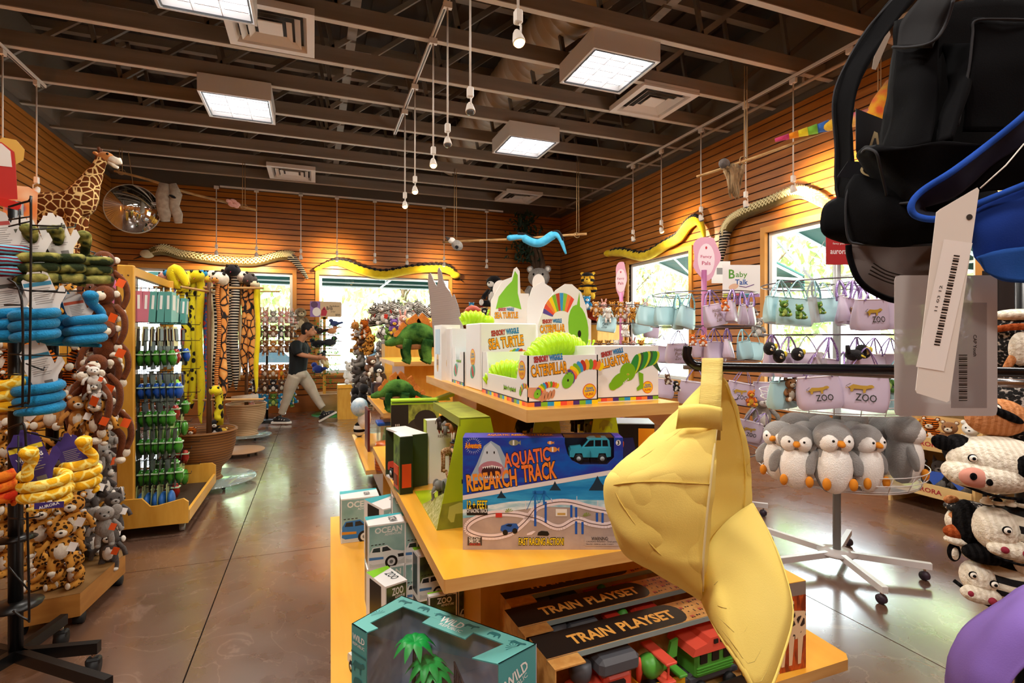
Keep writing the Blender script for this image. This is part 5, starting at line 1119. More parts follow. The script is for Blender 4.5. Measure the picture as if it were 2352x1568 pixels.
# cap A : outermost, thin side seen, left loop
A1 = capthing('black cap hanging leftmost on the upper rail, its thin edge toward the camera', PD(1960, 300, .60))
patch('crown', [[(2075, -30, .60), (2000, 60, .60), (1950, 140, .60), (1917, 225, .60), (1922, 340, .60), (1922, 420, .60), (1938, 500, .60), (1968, 560, .6)],
                [(2120, -30, .58), (2050, 60, .57), (1985, 160, .57), (1960, 250, .57), (1958, 340, .57), (1962, 420, .57), (1965, 480, .57), (1985, 560, .57)]], kcloth, A1, .004)
edge('edge_stitching', [(2070, -20, .595), (1997, 60, .595), (1947, 140, .595), (1914, 225, .595), (1919, 340, .595), (1919, 420, .595), (1935, 480, .595)], seam, A1)
patch('brim', [[(1950, 452, .6), (1905, 468, .59), (1892, 500, .585), (1893, 535, .585), (1945, 556, .58)], [(2010, 470, .55), (1985, 480, .55), (1980, 500, .55), (1985, 530, .55), (2000, 556, .55)]], kcloth, A1, .004)
# cap B : big wrinkled panel
B1 = capthing('black cap in the middle of the upper rail with a wide folded brim', PD(2120, 400, .52))
patch('brim', [[(1965, 405, .53), (2050, 420, .50), (2150, 425, .48), (2290, 430, .47)], [(1946, 440, .53), (2040, 455, .49), (2150, 460, .47), (2290, 460, .46)], [(1944, 500, .53), (2040, 520, .49), (2150, 520, .47), (2290, 510, .46)], [(1953, 553, .53), (2040, 563, .50), (2160, 560, .48), (2290, 548, .47)]], kcloth, B1, .004)
edge('brim_edge', [(1962, 410, .528), (1946, 445, .527), (1943, 500, .527), (1950, 550, .527), (1975, 560, .52), (2050, 564, .498), (2160, 560, .478), (2290, 548, .468)], seam, B1)
patch('crown', [[(2060, 50, .54), (2045, 180, .55), (2030, 300, .55), (2010, 420, .54)], [(2130, 20, .50), (2110, 180, .50), (2100, 300, .50), (2080, 430, .49)], [(2260, 0, .50), (2220, 180, .50), (2200, 300, .49), (2200, 430, .48)], [(2400, 0, .5), (2400, 180, .5), (2400, 300, .5), (2400, 430, .48)]], kcloth, B1, .003)
patch('strap', [[(2235, 45, .46), (2225, 150, .46), (2215, 300, .465)], [(2380, 50, .45), (2370, 150, .45), (2345, 300, .455)]], kcloth, B1, .003)
edge('strap_edge', [(2375, 46, .448), (2300, 44, .452), (2240, 48, .456), (2234, 80, .457), (2225, 160, .458), (2200, 290, .463)], seam, B1, .0011)
# cap C : cuff in front
C1 = capthing('black cap with a rolled side panel and a dark tag, nearest on the upper rail', PD(2090, 380, .50))
patch('crown', [[(1975, 352, .52), (1985, 342, .50), (2010, 342, .48), (2080, 338, .46), (2150, 325, .45), (2230, 330, .44), (2420, 330, .43)], [(1985, 370, .53), (2010, 385, .51), (2050, 395, .48), (2120, 390, .46), (2200, 385, .45), (2290, 380, .44), (2420, 380, .43)],
                [(2040, 465, .51), (2050, 468, .50), (2080, 468, .48), (2130, 460, .46), (2190, 450, .46), (2260, 440, .45), (2420, 430, .44)]], kcloth, C1, .004)
edge('panel_edge', [(1980, 350, .50), (1990, 342, .488), (2012, 350, .475), (2022, 385, .478), (2035, 440, .488), (2043, 466, .492), (2100, 464, .468), (2160, 452, .455)], seam, C1)
patch('strap', [[(2060, 108, .50), (2068, 60, .50), (2110, 5, .49), (2130, -30, .49)], [(2140, 108, .47), (2160, 60, .47), (2185, 5, .46), (2200, -30, .46)]], mat('charcoal_cloth', '#0f0f13', .85), C1, .004)
edge('strap_edge', [(2050, 108, .50), (2090, 108, .485), (2140, 97, .468), (2170, 60, .466), (2190, 0, .458)], seam, C1, .0014)
patch('side_panel', [[(2060, 115, .51), (2055, 220, .51), (2030, 340, .51)], [(2110, 115, .49), (2105, 220, .48), (2085, 345, .475)], [(2160, 60, .48), (2150, 220, .475), (2140, 330, .46)]], kcloth, C1, .003)
patch('inner_panel', [[(2160, 100, .50), (2180, 200, .48), (2150, 330, .46)], [(2240, 100, .47), (2215, 220, .455), (2185, 320, .45)]], kcloth, C1, .003)
# thorn-like tag ends
# underside brim of grey cap
G1 = capthing('black cap whose grey-brown brim underside faces the camera', PD(2060, 620, .55))
patch('brim', [[(1948, 560, .56), (1950, 590, .56), (1970, 640, .555), (2010, 672, .55), (2070, 690, .54), (2190, 685, .53)], [(1990, 556, .56), (2000, 590, .56), (2020, 620, .555), (2060, 645, .55), (2110, 650, .54), (2190, 650, .53)], [(2040, 556, .56), (2070, 575, .56), (2100, 590, .555), (2130, 600, .55), (2160, 600, .54), (2190, 600, .53)], [(2100, 548, .56), (2120, 550, .56), (2140, 550, .555), (2160, 550, .55), (2180, 548, .54), (2200, 545, .53)]], grcloth, G1, .003)
edge('brim_edge', [(1949, 562, .558), (1952, 592, .558), (1972, 642, .553), (2012, 674, .548), (2072, 692, .538), (2190, 688, .528)], kcloth, G1, .003)
for q_ in (0, 9, 18, 27): edge('brim_stitching', [(1995+q_*.4, 628-q_*.9, .546), (2040, 648-q_*.9, .542), (2100, 662-q_*.9, .532), (2150, 664-q_*.9, .525)], C('#2c2725', .8), G1, .0007)
patch('crown', [[(1952, 556, .575), (1965, 575, .575), (1985, 640, .575)], [(2040, 556, .575), (2035, 590, .575), (2020, 625, .575)]], cloth('navy_twill', '#141e33', '#182440'), G1, .002)
# red cap peeking
R1 = capthing('small corner of a red cap or sign behind the black caps', PD(1920, 480, .75)); patch('crown', [[(1950, 440, .75), (1905, 462, .75), (1893, 500, .75)], [(1960, 470, .75), (1940, 500, .75), (1920, 520, .75)]], C('#a92a1c', .8), R1)
# blue cap
U1 = capthing('royal blue cap at the right edge', PD(2250, 450, .44))
patch('brim', [[(2420, 200, .42), (2350, 270, .42), (2270, 335, .43), (2190, 395, .43), (2120, 440, .44), (2094, 472, .44), (2105, 495, .44), (2150, 500, .43), (2200, 485, .43)],
               [(2420, 260, .43), (2350, 330, .43), (2280, 380, .44), (2200, 440, .45), (2140, 470, .455), (2120, 478, .455), (2125, 485, .455), (2160, 488, .45), (2210, 470, .44)]], mat('navy_lining', '#0d1430', .8), U1, .003)
edge('brim_edge', [(2420, 197, .418), (2350, 267, .418), (2270, 332, .428), (2190, 392, .428), (2120, 437, .438), (2093, 470, .438), (2105, 496, .437), (2160, 502, .428), (2240, 470, .42), (2352, 425, .41), (2420, 400, .41)], cloth('blue_piping', '#2a55b8', '#244ca8'), U1, .0028)
patch('crown', [[(2190, 500, .43), (2240, 480, .425), (2300, 450, .42), (2420, 405, .415)], [(2225, 540, .43), (2260, 545, .42), (2310, 530, .415), (2420, 500, .41)], [(2240, 590, .43), (2275, 630, .42), (2325, 650, .415), (2420, 650, .41)]], bcloth, U1, .003)
patch('lower_brim', [[(2245, 590, .415), (2300, 575, .41), (2420, 560, .40)], [(2262, 625, .415), (2310, 645, .41), (2420, 655, .40)]], cloth('blue_light', '#2a55a8', '#24509c'), U1, .004)
# purple cap, lower right
Pc = capthing('lilac cap bulging in at the lower right corner', PD(2270, 1480, .40), None)
lil = cloth('lilac_twill', '#7d62ae', '#73589f', 10)
patch('crown', [[(2440, 1330, .42), (2352, 1345, .42), (2290, 1385, .42), (2230, 1435, .42), (2190, 1490, .42), (2178, 1540, .42), (2185, 1620, .42)], [(2440, 1380, .37), (2370, 1410, .36), (2310, 1450, .36), (2270, 1490, .36), (2240, 1530, .36), (2230, 1570, .36), (2230, 1620, .36)], [(2440, 1480, .35), (2400, 1500, .34), (2370, 1520, .34), (2340, 1550, .34), (2320, 1580, .34), (2310, 1600, .34), (2300, 1640, .34)]], lil, Pc, .004)
# ---------------------------------------------------------------- tags and clear strips
def card(name, label, pts, d, m, th=.0006, cat='price tag', deco=None, grp=None):
    P = [PD(x, y, dd) for (x, y), dd in zip(pts, d)]; c = sum(P, V((0, 0, 0)))/len(P)
    k3 = len(P)//3; n = (P[max(1, k3)]-P[0]).cross(P[max(2, 2*k3)]-P[0]).normalized()
    if n.dot(c-V((0, 0, H))) > 0: n = -n
    F = frame(c, n, (0, 0, 1)); Fi = F.inverted(); q_ = [tuple((Fi @ p)[:2]) for p in P]
    b = MB(); b.prism(q_, th, m, I4, z0=-th)
    if deco: deco(b, I4)
    return tag(b.build(name, M=F), label, cat, grp)
def rnd(x0, y0, x1, y1, r=10): return [(x0+r, y0), (x1-r, y0), (x1-2, y0+3), (x1, y0+r), (x1, y1-r), (x1-3, y1-2), (x1-r, y1), (x0+r, y1), (x0+3, y1-3), (x0, y1-r), (x0, y0+r), (x0+3, y0+3)]
def deco_grey(b, F):
    for k in range(22): b.rect(.0105, -.046+k*.0018, .0175, -.046+k*.0018+(.0007, .0012, .0005)[k % 3], blk, F, .0002)
    b.text('CAP Youth', blk, F, .024, -.0, .018, .0028, .0002, .01, -PI/2); b.rect(.004, -.052, .034, .036, mat('frost_label', '#8d8484', .3, alpha=.5), F, .0001)
frost = clearmat('frosted_tag', (.75, .72, .72), .10, .15, .84, (.50, .46, .45))
card('frosted_tag', 'large grey translucent hang tag with a barcode, hanging in front of the purse rack', rnd(2055, 632, 2291, 955, 12), [.44]*12, frost, deco=deco_grey)
def deco_w(b, F):
    b.poly([(-.017, .038), (-.006, .048), (.003, .05), (-.001, -.04), (-.016, -.04)], C('#e9e6e0', .3), F, .0002) if False else None
    Fl = F @ R(-.17); b.rect(-.010, -.055, .010, .045, C('#fbf9f6', .3), Fl, .0003)
    for k in range(34): b.rect(-.001, -.036+k*.0021, .0032, -.036+k*.0021+(.0010, .0015, .0008)[k % 3], blk, Fl, .0005)
    b.text('11 03 12', blk, Fl, -.005, .0, .02, .002, .0005, .0, PI/2); b.oval(.004, .064, .0022, .0022, C('#3a3633', .5), Fl, .0003)
wtag = card('white_price_tag', 'glossy white hang tag with a barcode in front of the grey tag', [(2152, 487), (2160, 480), (2246, 430), (2250, 436), (2182, 920), (2176, 924), (2104, 902), (2101, 895)], [.405, .405, .40, .40, .41, .41, .415, .415], C('#f0ece5', .2), deco=deco_w)
b = MB(); b.tube([PD(2252, 432, .40), PD(2310, 380, .40), PD(2352, 330, .41)], .0006, C('#d8d4cc', .4), 6); b.build('tag_string', wtag).matrix_parent_inverse = wtag.matrix_basis.inverted()
def deco_g(b, F):
    b.oval(0.006, 0, .016, .0075, C('#cdb98a', .4), F, .0003); b.oval(0.006, 0, .013, .0058, blk, F, .0004); b.text('0', C('#cdb98a', .4), F, .008, 0, None, .007, .0005, .02)
card('black_hang_tag', 'black card tag with a gold oval emblem, pointing left from the caps', [(1923, 406), (1948, 370), (2000, 372), (2060, 376), (2060, 408), (1990, 412)], [.56]*6, C('#232327', .3), deco=deco_g)
def deco_g2(b, F): b.poly([(-.004, -.022), (.014, -.022), (.010, .006), (.006, .008)], C('#cdb98a', .4), F, .0003); b.poly([(0, -.02), (.011, -.02), (.008, 0), (.006, .0)], blk, F, .0004); b.text('0', C('#cdb98a', .4), F, .006, -.012, None, .007, .0005, .02)
card('black_hang_tag', 'black upright card tag with a gold emblem inside the left cap loop', [(1966, 249), (2040, 278), (2030, 345), (1975, 370), (1966, 345)], [.60]*5, C('#232327', .3), deco=deco_g2)
card('white_label', 'small white label hanging high inside the left cap loop', [(2038, 55), (2046, 80), (2012, 160), (2003, 158), (2008, 130)], [.62]*5, C('#b9aa98', .4))
def strip_(label, a, b_, w, d, kink=False):
    A_, B_ = PD(*a, d), PD(*b_, d); b = MB(); ax_ = (B_-A_).normalized(); vw = ray(a[0], a[1]).normalized(); sd = ax_.cross(vw).normalized()*w
    b.grid([[A_-sd, A_-sd*.3-vw*.003, A_+sd*.3-vw*.003, A_+sd], [B_-sd, B_-sd*.3-vw*.003, B_+sd*.3-vw*.003, B_+sd]], clearmat('clear_strip', (.9, .9, .92), .14, .08, .42, (.85, .85, .88))); return tag(b.build('clear_price_strip'), label, 'price holder')
strip_('clear plastic price strip slanting down across the upper purses onto the rail', (1852, 605), (1890, 840), .0045, .58)
m = MB(); m.tube(cr([PD(1860, 603, .58), PD(1874, 585, .58), PD(1890, 560, .585), PD(1894, 553, .585)], 4), .0004, cardw, 5); tag(m.build('tag_string'), 'thin white string from the clear strip up to the caps', 'string')
# ================================================================ plush helpers
leop = mat('leopard_plush', '#3a220c', .9, tex='spots', c2='#c98d3c', sc=9, thr=(.32, .42), bump=.4, bs=160, spec=.1)
tigr = mat('tiger_plush', '#20130c', .9, tex='wave', c2='#d9701c', sc=4.5, thr=(.38, .46), bump=.4, bs=160, spec=.1)
zebm = mat('zebra_plush', '#15120f', .9, tex='wave', c2='#d8d2c6', sc=4.5, thr=(.40, .46), bump=.3, bs=160, spec=.1)
tanf = fur('#b9762c', '#c98a3c'); grf = fur('#8b8680', '#a39d96'); dgf = fur('#4a4340', '#5c5450'); brf = fur('#4e260e', '#5e3114'); creamf = fur('#ddd0bb', '#e9dfcc'); whf = fur('#e6e0d6', '#f2ede4'); pinkf = fur('#d69a8c', '#dfa99c')
eyem = C('#0a0807', .15); bluef = fur('#1e7fb4', '#2a93c8'); yelf = fur('#e0b02a', '#ecc040'); grnf = fur('#4c7a2a', '#5f9034'); blkf = fur('#151316', '#1e1b1e'); orf = fur('#d96a1c', '#e57c2c'); purf = fur('#6a4390', '#7a52a0')
def cub(body, belly, s=.2, pose='sit', ear='round', snout=None, M=I4, mb=None, seg=10):
    """seated soft toy facing -Y, s tall, standing on z=0"""
    m = mb or MB(); Mx = M @ Sc(s, s, s); snout = snout or belly
    m.ell((0, 0, .30), (.24, .2, .3), body, Mx, seg, 8); m.ell((0, -.08, .28), (.16, .14, .22), belly, Mx, seg, 8)
    m.ell((0, -.03, .74), (.25, .22, .22), body, Mx, seg, 8); m.ell((0, -.22, .68), (.12, .1, .09), snout, Mx, seg, 6); m.ell((0, -.31, .71), (.035, .025, .025), eyem, Mx, 6, 5)
    for x in (-1, 1):
        m.ell((x*.1, -.215, .79), .028, eyem, Mx, 6, 5)
        if ear == 'round': m.ell((x*.2, -.0, .93), (.08, .04, .08), body, Mx, 8, 6); m.ell((x*.2, -.03, .93), (.05, .03, .05), belly, Mx, 8, 6)
        elif ear == 'point': m.tube([(x*.15, 0, .88), (x*.2, 0, 1.08)], [.08, .01], body, 8, Mx)
        elif ear == 'big': m.ell((x*.3, .02, .8), (.15, .04, .17), body, Mx, 8, 6)
        elif ear == 'long': m.tube([(x*.12, 0, .9), (x*.16, 0, 1.1), (x*.2, 0, 1.25)], [.05, .07, .04], body, 8, Mx)
        if pose == 'sit':
            m.tube([(x*.15, .02, .12), (x*.2, -.22, .09), (x*.22, -.36, .1)], [.11, .1, .085], body, 8, Mx); m.ell((x*.22, -.40, .12), (.085, .05, .1), belly, Mx, 8, 6)
            m.tube([(x*.2, 0, .5), (x*.28, -.12, .36), (x*.25, -.24, .27)], [.08, .07, .075], body, 8, Mx)
        else:
            m.tube([(x*.12, 0, .15), (x*.17, -.03, -.05), (x*.17, -.06, -.2)], [.1, .085, .08], body, 8, Mx); m.ell((x*.17, -.09, -.2), (.08, .1, .06), belly, Mx, 8, 6)
            m.tube([(x*.2, 0, .5), (x*.36, -.06, .34), (x*.42, -.1, .15)], [.07, .06, .065], body, 8, Mx)
    return m
tagm = C('#e9e4de', .4); tago = C('#e2571c', .4)
def hangtag(name, root, p, s=.035, c=None, rz=0):
    b = MB(); b.box((0, 0, 0), (s, .0015, s*1.2), c or tagm, T(*p) @ R(rz) @ R(.4, 'Y'), 0); return b.build(name, root)
# ================================================================ black wire rack of coiled wrist snakes
wb = C('#0d0c0c', .35)
PB = PZ(36, 1500, .12)
rack = thing('wire_rack', 'black wire display rack on casters at the left edge', 'display rack', (PB.x, PB.y, 0))
m = MB(); m.cyl((0, 0, .1), (0, 0, 1.95), .024, wb, seg=16); m.lathe([(.03, .30), (.085, .31), (.09, .32), (.03, .335)], wb, 20); m.lathe([(.03, .58), (.07, .585), (.03, .60)], wb, 20); m.build('post', rack)
E1, E2 = PZ(228, 1482, .12)-PB, PZ(148, 1418, .12)-PB
for i, e in enumerate((E1, E2, V((-.5, .35, 0)), V((-.25, -.5, 0)), V((.42, -.35, 0)))):
    e.z = 0; b = MB(); b.bar((0, 0, .115), (e.x, e.y, .115), .03, .045, wb); b.build('leg', rack)
    q = e*.93; b = MB(); b.cyl((q.x, q.y, .05), (q.x, q.y, .1), .008, chrome); b.cyl((q.x-.02, q.y, .035), (q.x+.02, q.y, .035), .035, blackm, seg=18); b.box((q.x, q.y, .06), (.052, .04, .03), blackm, bev=.008); b.build('caster', rack)
def wireloop(pts, r=.0035): b = MB(); b.tube(pts, r, wb, 6); return b
sc_ = 1.9
for lab, pts in (('upper_frame', [(20, 475), (66, 462), (71, 468), (70, 700), (67, 905), (58, 925), (20, 935)]), ('lower_frame', [(18, 985), (45, 975), (58, 990), (62, 1150), (67, 1400), (62, 1422), (30, 1402)]), ('inner_frame', [(18, 640), (50, 690), (52, 935)])):
    b = wireloop(cr([PD(x, y, sc_)-rack.location for x, y in pts], 4), .004)
    for (x0, y0, x1, y1) in {'upper_frame': [(20, 505, 70, 497), (20, 520, 70, 508), (45, 480, 45, 518), (20, 660, 70, 668), (20, 812, 68, 816)], 'lower_frame': [(20, 1190, 60, 1192), (20, 1302, 66, 1355), (42, 1000, 44, 1290), (20, 1030, 60, 1026)], 'inner_frame': [(10, 700, 50, 700), (10, 860, 52, 860)]}[lab]:
        b.tube([PD(x0, y0, sc_)-rack.location, PD(x1, y1, sc_)-rack.location], .003, wb, 6)
    b.build(lab, rack)
for (x0, y0, x1, y1, d1) in ((70, 517, 140, 520, 1.95), (70, 527, 172, 521, 2.25), (70, 667, 150, 672, 1.95), (70, 668, 190, 668, 2.2), (66, 815, 178, 818, 2.1), (62, 992, 140, 1012, 1.95), (62, 1190, 90, 1186, 2.0), (60, 835, 100, 850, 2.0)):
    b = MB(); b.tube([PD(x0, y0, sc_)-rack.location, PD(x1, y1, d1)-rack.location, PD(x1+2, y1-8, d1)-rack.location], .0028, wb, 6); b.build('hook', rack)
camo = mat('camo_plush', '#26301c', .9, tex='noise', c2='#6b6a35', c3='#b9b060', sc=16, thr=(.46, .52), bump=.3, bs=160, det=2, spec=.1)
bluep = fur('#1878a8', '#1f86ba', 14); yelp = mat('yellow_python', '#f2dc78', .85, tex='cells', c2='#e3a91e', sc=26, thr=(.06, .12), bump=.3, bs=160, spec=.1)
strp = mat('striped_plush', '#7a1a28', .9, tex='wave', c2='#6cb4cc', sc=24, thr=(.45, .5), bump=.3, bs=160, spec=.1); orp = mat('orange_python', '#d4361c', .85, tex='noise', c2='#f2882a', sc=24, thr=(.4, .55), bump=.3, bs=160, spec=.1)
def coil(m_, name='coiled_snake', r=.056, tr=.0195, turns=3, head=True, seed=0):
    o = MB(); pts = []; n = int(turns*16)
    for i in range(n+1):
        a = i/16*2*PI+seed; z = i/16*tr*2.05+tr; rr_ = r*(1+.03*math.sin(a*.5+seed)); pts.append(V((math.cos(a)*rr_, math.sin(a)*rr_, z)))
    rs = [tr*min(1, .4+i*.08) for i in range(n+1)]
    if head:
        l = pts[-1]; up = [l+V((0, 0, .02)), l*.85+V((0, -.01, .06)), l*.6+V((0, -.02, .11)), l*.6+V((0, -.045, .145))]
        e = cr([pts[-1]]+up, 3)[1:]; pts += e; rs += [tr*.9]*(len(e)-3)+[tr*1.2, tr*1.3, tr*.95]
    o.tube(pts, rs, m_, 12)
    if head:
        h = pts[-1]; o.ell(tuple(h), (tr*1.4, tr*1.8, tr*1.15), m_); 
        for s in (-1, 1): o.ell((h.x+s*tr*.9, h.y-tr*.6, h.z+tr*.35), tr*.2, eyem, seg=6, rg=5)
    return o
handc = C('#cfcac4', .5); purc = C('#3a2a6e', .45)
def hand_card(col, band, s=1.0):
    """hand shaped card, ~.11 wide .19 tall, facing -Y, origin at centre"""
    b = MB(); F = frame((0, 0, 0), (0, -1, 0), (0, 0, 1)); P = [(-.03, -.095), (.03, -.095), (.045, -.05), (.075, -.01), (.07, .02), (.06, .02), (.045, -.005), (.04, .04), (.036, .075), (.022, .085), (.018, .075), (.012, .095), (-.002, .098), (-.008, .085), (-.02, .088), (-.03, .07), (-.045, .055), (-.045, .0)]
    b.prism([(x*s, y*s) for x, y in P], .0012, col, F, z0=-.0012)
    b.rect(-.043*s, .03*s, .038*s, .045*s, band, F, .0004)
    for k in range(8): b.rect(-.025*s, (.018-k*.008)*s, (.03-(k % 3)*.006)*s, (.0205-k*.008)*s, C('#8a8580', .5), F, .0004)
    b.rect(0, -.085*s, .025*s, -.06*s, C('#6b6662', .5), F, .0004); return b
def wrist_snake(px, py, d, m_, label, card=None, band=None, rz=0, r=.052, head=True, turns=3, cdx=.0, cdz=.155, sc=1, words=False):
    """py = bottom of the coils"""
    p = PD(px, py, d); r_ = thing('coiled_snake', label, 'plush snake', p, rz, 'coiled wrist snakes on the wire rack')
    o = coil(m_, r=r, turns=turns, head=head, seed=px*.1).build('body', r_)
    if card is not None:
        b = hand_card(card, band or C('#4a4a44', .5), sc)
        if words: F = frame((0, 0, 0), (0, -1, 0), (0, 0, 1)); b.text('WRIST', cardw, F, -.0, .03, .06, .016, .0012, .03, .1); b.text('WRANGLERS', cardw, F, 0, .008, .075, .014, .0012, .03, .1)
        c = b.build('hang_card', r_, M=T(cdx, .0, cdz) @ R(-.25, 'Y') @ R(.3))
    return r_
for i, (px, py, d, mt, lab, cd, bd, r, hd, tn, cx, cz, sc, wd) in enumerate((
    (14, 652, 2.0, strp, 'red and pale blue striped coiled plush snake at the left edge', handc, C('#a8342c', .5), .056, False, 3, -.02, .19, 1, False),
    (84, 664, 2.05, camo, 'camouflage coiled plush snake, left of the three in the top row', handc, C('#4a4a34', .5), .056, True, 3, -.03, .19, 1, False),
    (150, 662, 2.15, camo, 'camouflage coiled plush snake in the middle of the top row', handc, C('#4a4a34', .5), .05, True, 3, -.03, .21, 1, False),
    (212, 664, 2.3, camo, 'camouflage coiled plush snake, right of the top row, its head raised', None, None, .056, True, 3, 0, 0, 1, False),
    (14, 795, 2.0, bluep, 'blue coiled plush snake in the second row, cut by the left edge', handc, None, .056, False, 3, 0, .19, 1, False),
    (80, 795, 2.0, bluep, 'blue coiled plush snake in the second row behind the wire frame', handc, C('#2a7a98', .5), .058, False, 3, .02, .2, 1, False),
    (138, 802, 2.2, bluep, 'blue coiled plush snake behind, second row, with a raised head', None, None, .052, True, 3, 0, 0, 1, False),
    (196, 805, 2.2, bluep, 'blue coiled plush snake at the right end of the second row', C('#d9d2cc', .5), C('#c8502c', .5), .056, True, 3, -.03, .17, .8, False),
    (16, 955, 2.0, yelp, 'yellow coiled plush snake in the third row at the left edge', None, None, .054, False, 3, 0, 0, 1, False),
    (90, 960, 2.0, bluep, 'blue coiled plush snake in the third row beside the yellow one', handc, C('#2a7a98', .5), .06, False, 3, -.0, .2, 1, False),
    (105, 1170, 1.95, yelp, 'yellow patterned coiled snake with the purple lettered card', purc, C('#d9c22a', .5), .064, True, 3, -.045, .19, 1.15, True),
    (185, 1140, 2.1, yelp, 'yellow patterned coiled snake at the right, its head raised', purc, C('#3a2a6e', .5), .052, True, 3, -.03, .17, .9, False),
    (0, 1172, 2.0, orp, 'orange coiled plush snake cut by the left edge', None, None, .04, False, 3, 0, 0, 1, False))):
    wrist_snake(px, py, d, mt, lab, cd, bd, 0, r, hd, tn, cx, cz, sc, wd)
m = MB(); m.box((0, 0, 0), (.085, .002, .022), purc, R(.25, 'Y')); m.text('AURORA', cardw, frame((0, -.0012, 0), (0, -1, 0), (0, 0, 1)), 0, 0, .06, .01, .0006, .02, -.0)
tag(m.build('ribbon_tag', M=T(*PD(113, 1160, 1.88)) @ R(.0) @ R(-.22, 'Y')), 'small purple ribbon tag under the lower yellow snake', 'tag')
# topper of the rack
m = MB(); p = PD(5, 400, 2.0); F = frame(p, (.1, -1, 0), (0, 0, 1)); m.prism([(-.1, -.11), (.045, -.09), (.04, .03), (.035, .09), (0, .12), (-.1, .12)], .004, C('#b3231a', .4), F); m.prism([(-.1, .03), (.03, .03), (.025, .09), (0, .115), (-.1, .115)], .001, C('#d9d0c8', .4), F, z0=.004); m.prism([(-.1, -.10), (.055, -.135), (.06, -.105), (-.1, -.07)], .01, C('#c0281e', .3), F, z0=.004)
m.prism([(.015+.05*math.cos(a), .09+.055*math.sin(a)) for a in [k*PI/4+.3 for k in range(8)]], .003, C('#c99a3c', .5), F, z0=-.01); m.bar(p+V((-.02, 0, -.1)), p+V((-.02, 0, -.32)), .01, .01, wb)
tag(m.build('red_topper_sign'), 'red and white topper sign with a gold octagon, top left corner', 'sign')
m = MB(); p = PD(46, 480, 2.3); F = frame(p, (.1, -1, 0), (0, 0, 1)); m.prism([(-.06, -.13), (.055, -.13), (.06, .08), (.03, .1), (-.05, .1)], .004, mat('swirl_print', '#4a3a78', .4, tex='noise', c2='#d9722a', c3='#e8d4b0', sc=9, thr=(.45, .5), det=1), F); tag(m.build('swirl_card'), 'orange and purple swirl patterned card behind the top of the wire rack', 'card')
# ================================================================ plush tower on the wooden platform
zt = .165; A_, B_, C_ = PZ(184, 1362, zt), PZ(288, 1270, zt), PZ(20, 1392, zt)
D_2 = A_+(B_-A_)+(C_-A_)
pts = [(p.x, p.y) for p in (C_, A_, B_, B_+(B_-A_)*.25+(C_-A_)*.35, D_2+(B_-A_)*.25, C_+(B_-A_)*.5+(C_-A_)*.25)]
plat = thing('plush_platform', 'low wooden platform on casters at the left carrying the tower of soft toys', 'platform', (0, 0, 0))
m = MB(); m.prism(pts, .11, mat('ply_side', '#b07a36', .5, tex='noise', c2='#9c6626', sc=2, st=(3, 3, 12), thr=(.3, .7)), I4, z0=zt-.11); m.prism([(x, y) for x, y in pts], .002, mat('ply_top', '#8f6a3a', .6, tex='noise', c2='#7c5a2e', sc=2, st=(8, 2, 2), thr=(.3, .7)), z0=zt-.001); m.build('deck', plat)
for (x, y) in pts[:4]:
    c = sum((V((a, b, 0)) for a, b in pts), V((0, 0, 0)))/len(pts); q = V((x, y, 0)).lerp(c, .16); b = MB(); b.cyl((q.x-.02, q.y, .028), (q.x+.02, q.y, .028), .027, blackm, seg=16); b.box((q.x, q.y, .05), (.03, .03, .02), chrome); b.build('caster', plat)
TC = PD(120, 1100, 3.02); TC.z = 0
m = MB(); m.cyl((TC.x, TC.y, zt), (TC.x, TC.y, 1.95), .03, wb, seg=12)
for z in [.3+.2*k for k in range(9)]: m.tube([(TC.x+.2*math.cos(a*PI/10), TC.y+.2*math.sin(a*PI/10), z) for a in range(21)], .003, wb, 5)
for k in range(16): a = k*PI/8; m.tube([(TC.x+.2*math.cos(a), TC.y+.2*math.sin(a), zt), (TC.x+.2*math.cos(a), TC.y+.2*math.sin(a), 1.9)], .003, wb, 5)
m.build('wire_tower', plat)
kinds = {}
def plush_kind(k):
    if k in kinds: return kinds[k]
    a = {'leopard': (leop, creamf, 'round'), 'tiger': (tigr, creamf, 'round'), 'lion': (tanf, creamf, 'round'), 'elephant': (grf, grf, 'big'), 'lemur': (dgf, whf, 'round'), 'monkey': (brf, creamf, 'big'), 'wolf': (dgf, grf, 'point'), 'koala': (grf, whf, 'round'), 'fox': (orf, whf, 'point'), 'panda': (blkf, whf, 'round'), 'bear': (fur('#8a5a34', '#9a6a40'), creamf, 'round'), 'otter': (fur('#5c3a26', '#6c4a32'), creamf, 'round'), 'zebra': (zebm, whf, 'point'), 'bunny': (pinkf, whf, 'long'), 'blue_bear': (bluef, whf, 'round'), 'green': (grnf, fur('#a8bf5a', '#b9cc6a'), 'round'), 'white': (whf, whf, 'round'), 'orange': (orf, yelf, 'round'), 'yellow': (yelf, creamf, 'round'), 'penguin': (blkf, whf, 'none'), 'sloth': (fur('#7a6a54', '#8c7c64'), fur('#cbb998', '#d8c8a8'), 'none'), 'jaguar': (leop, leop, 'round')}[k]
    for ps in ('sit', 'hang'): kinds[(k, ps)] = cub(a[0], a[1], 1, ps, a[2]).mesh('plush_'+k)
    kinds[k] = 1; return 1
def plush(k, p, s, rz, label, group, pose='sit', name=None, tilt=0, roll=0, tg=None):
    plush_kind(k); o = bpy.data.objects.new(name or k+'_plush', kinds[(k, pose)]); scn.collection.objects.link(o)
    o.matrix_basis = T(*p) @ R(rz) @ R(tilt, 'X') @ R(roll, 'Y') @ Sc(s, s, s)
    tag(o, label, 'soft toy', group)
    if tg: b = MB(); b.box((0, 0, 0), (.16, .01, .2), tg, R(.4, 'Y')); b.build('hang_tag', o, M=T(.2, -.3, .35))
    return o
rr = random.Random(11); face = math.atan2(-TC.y, -TC.x)
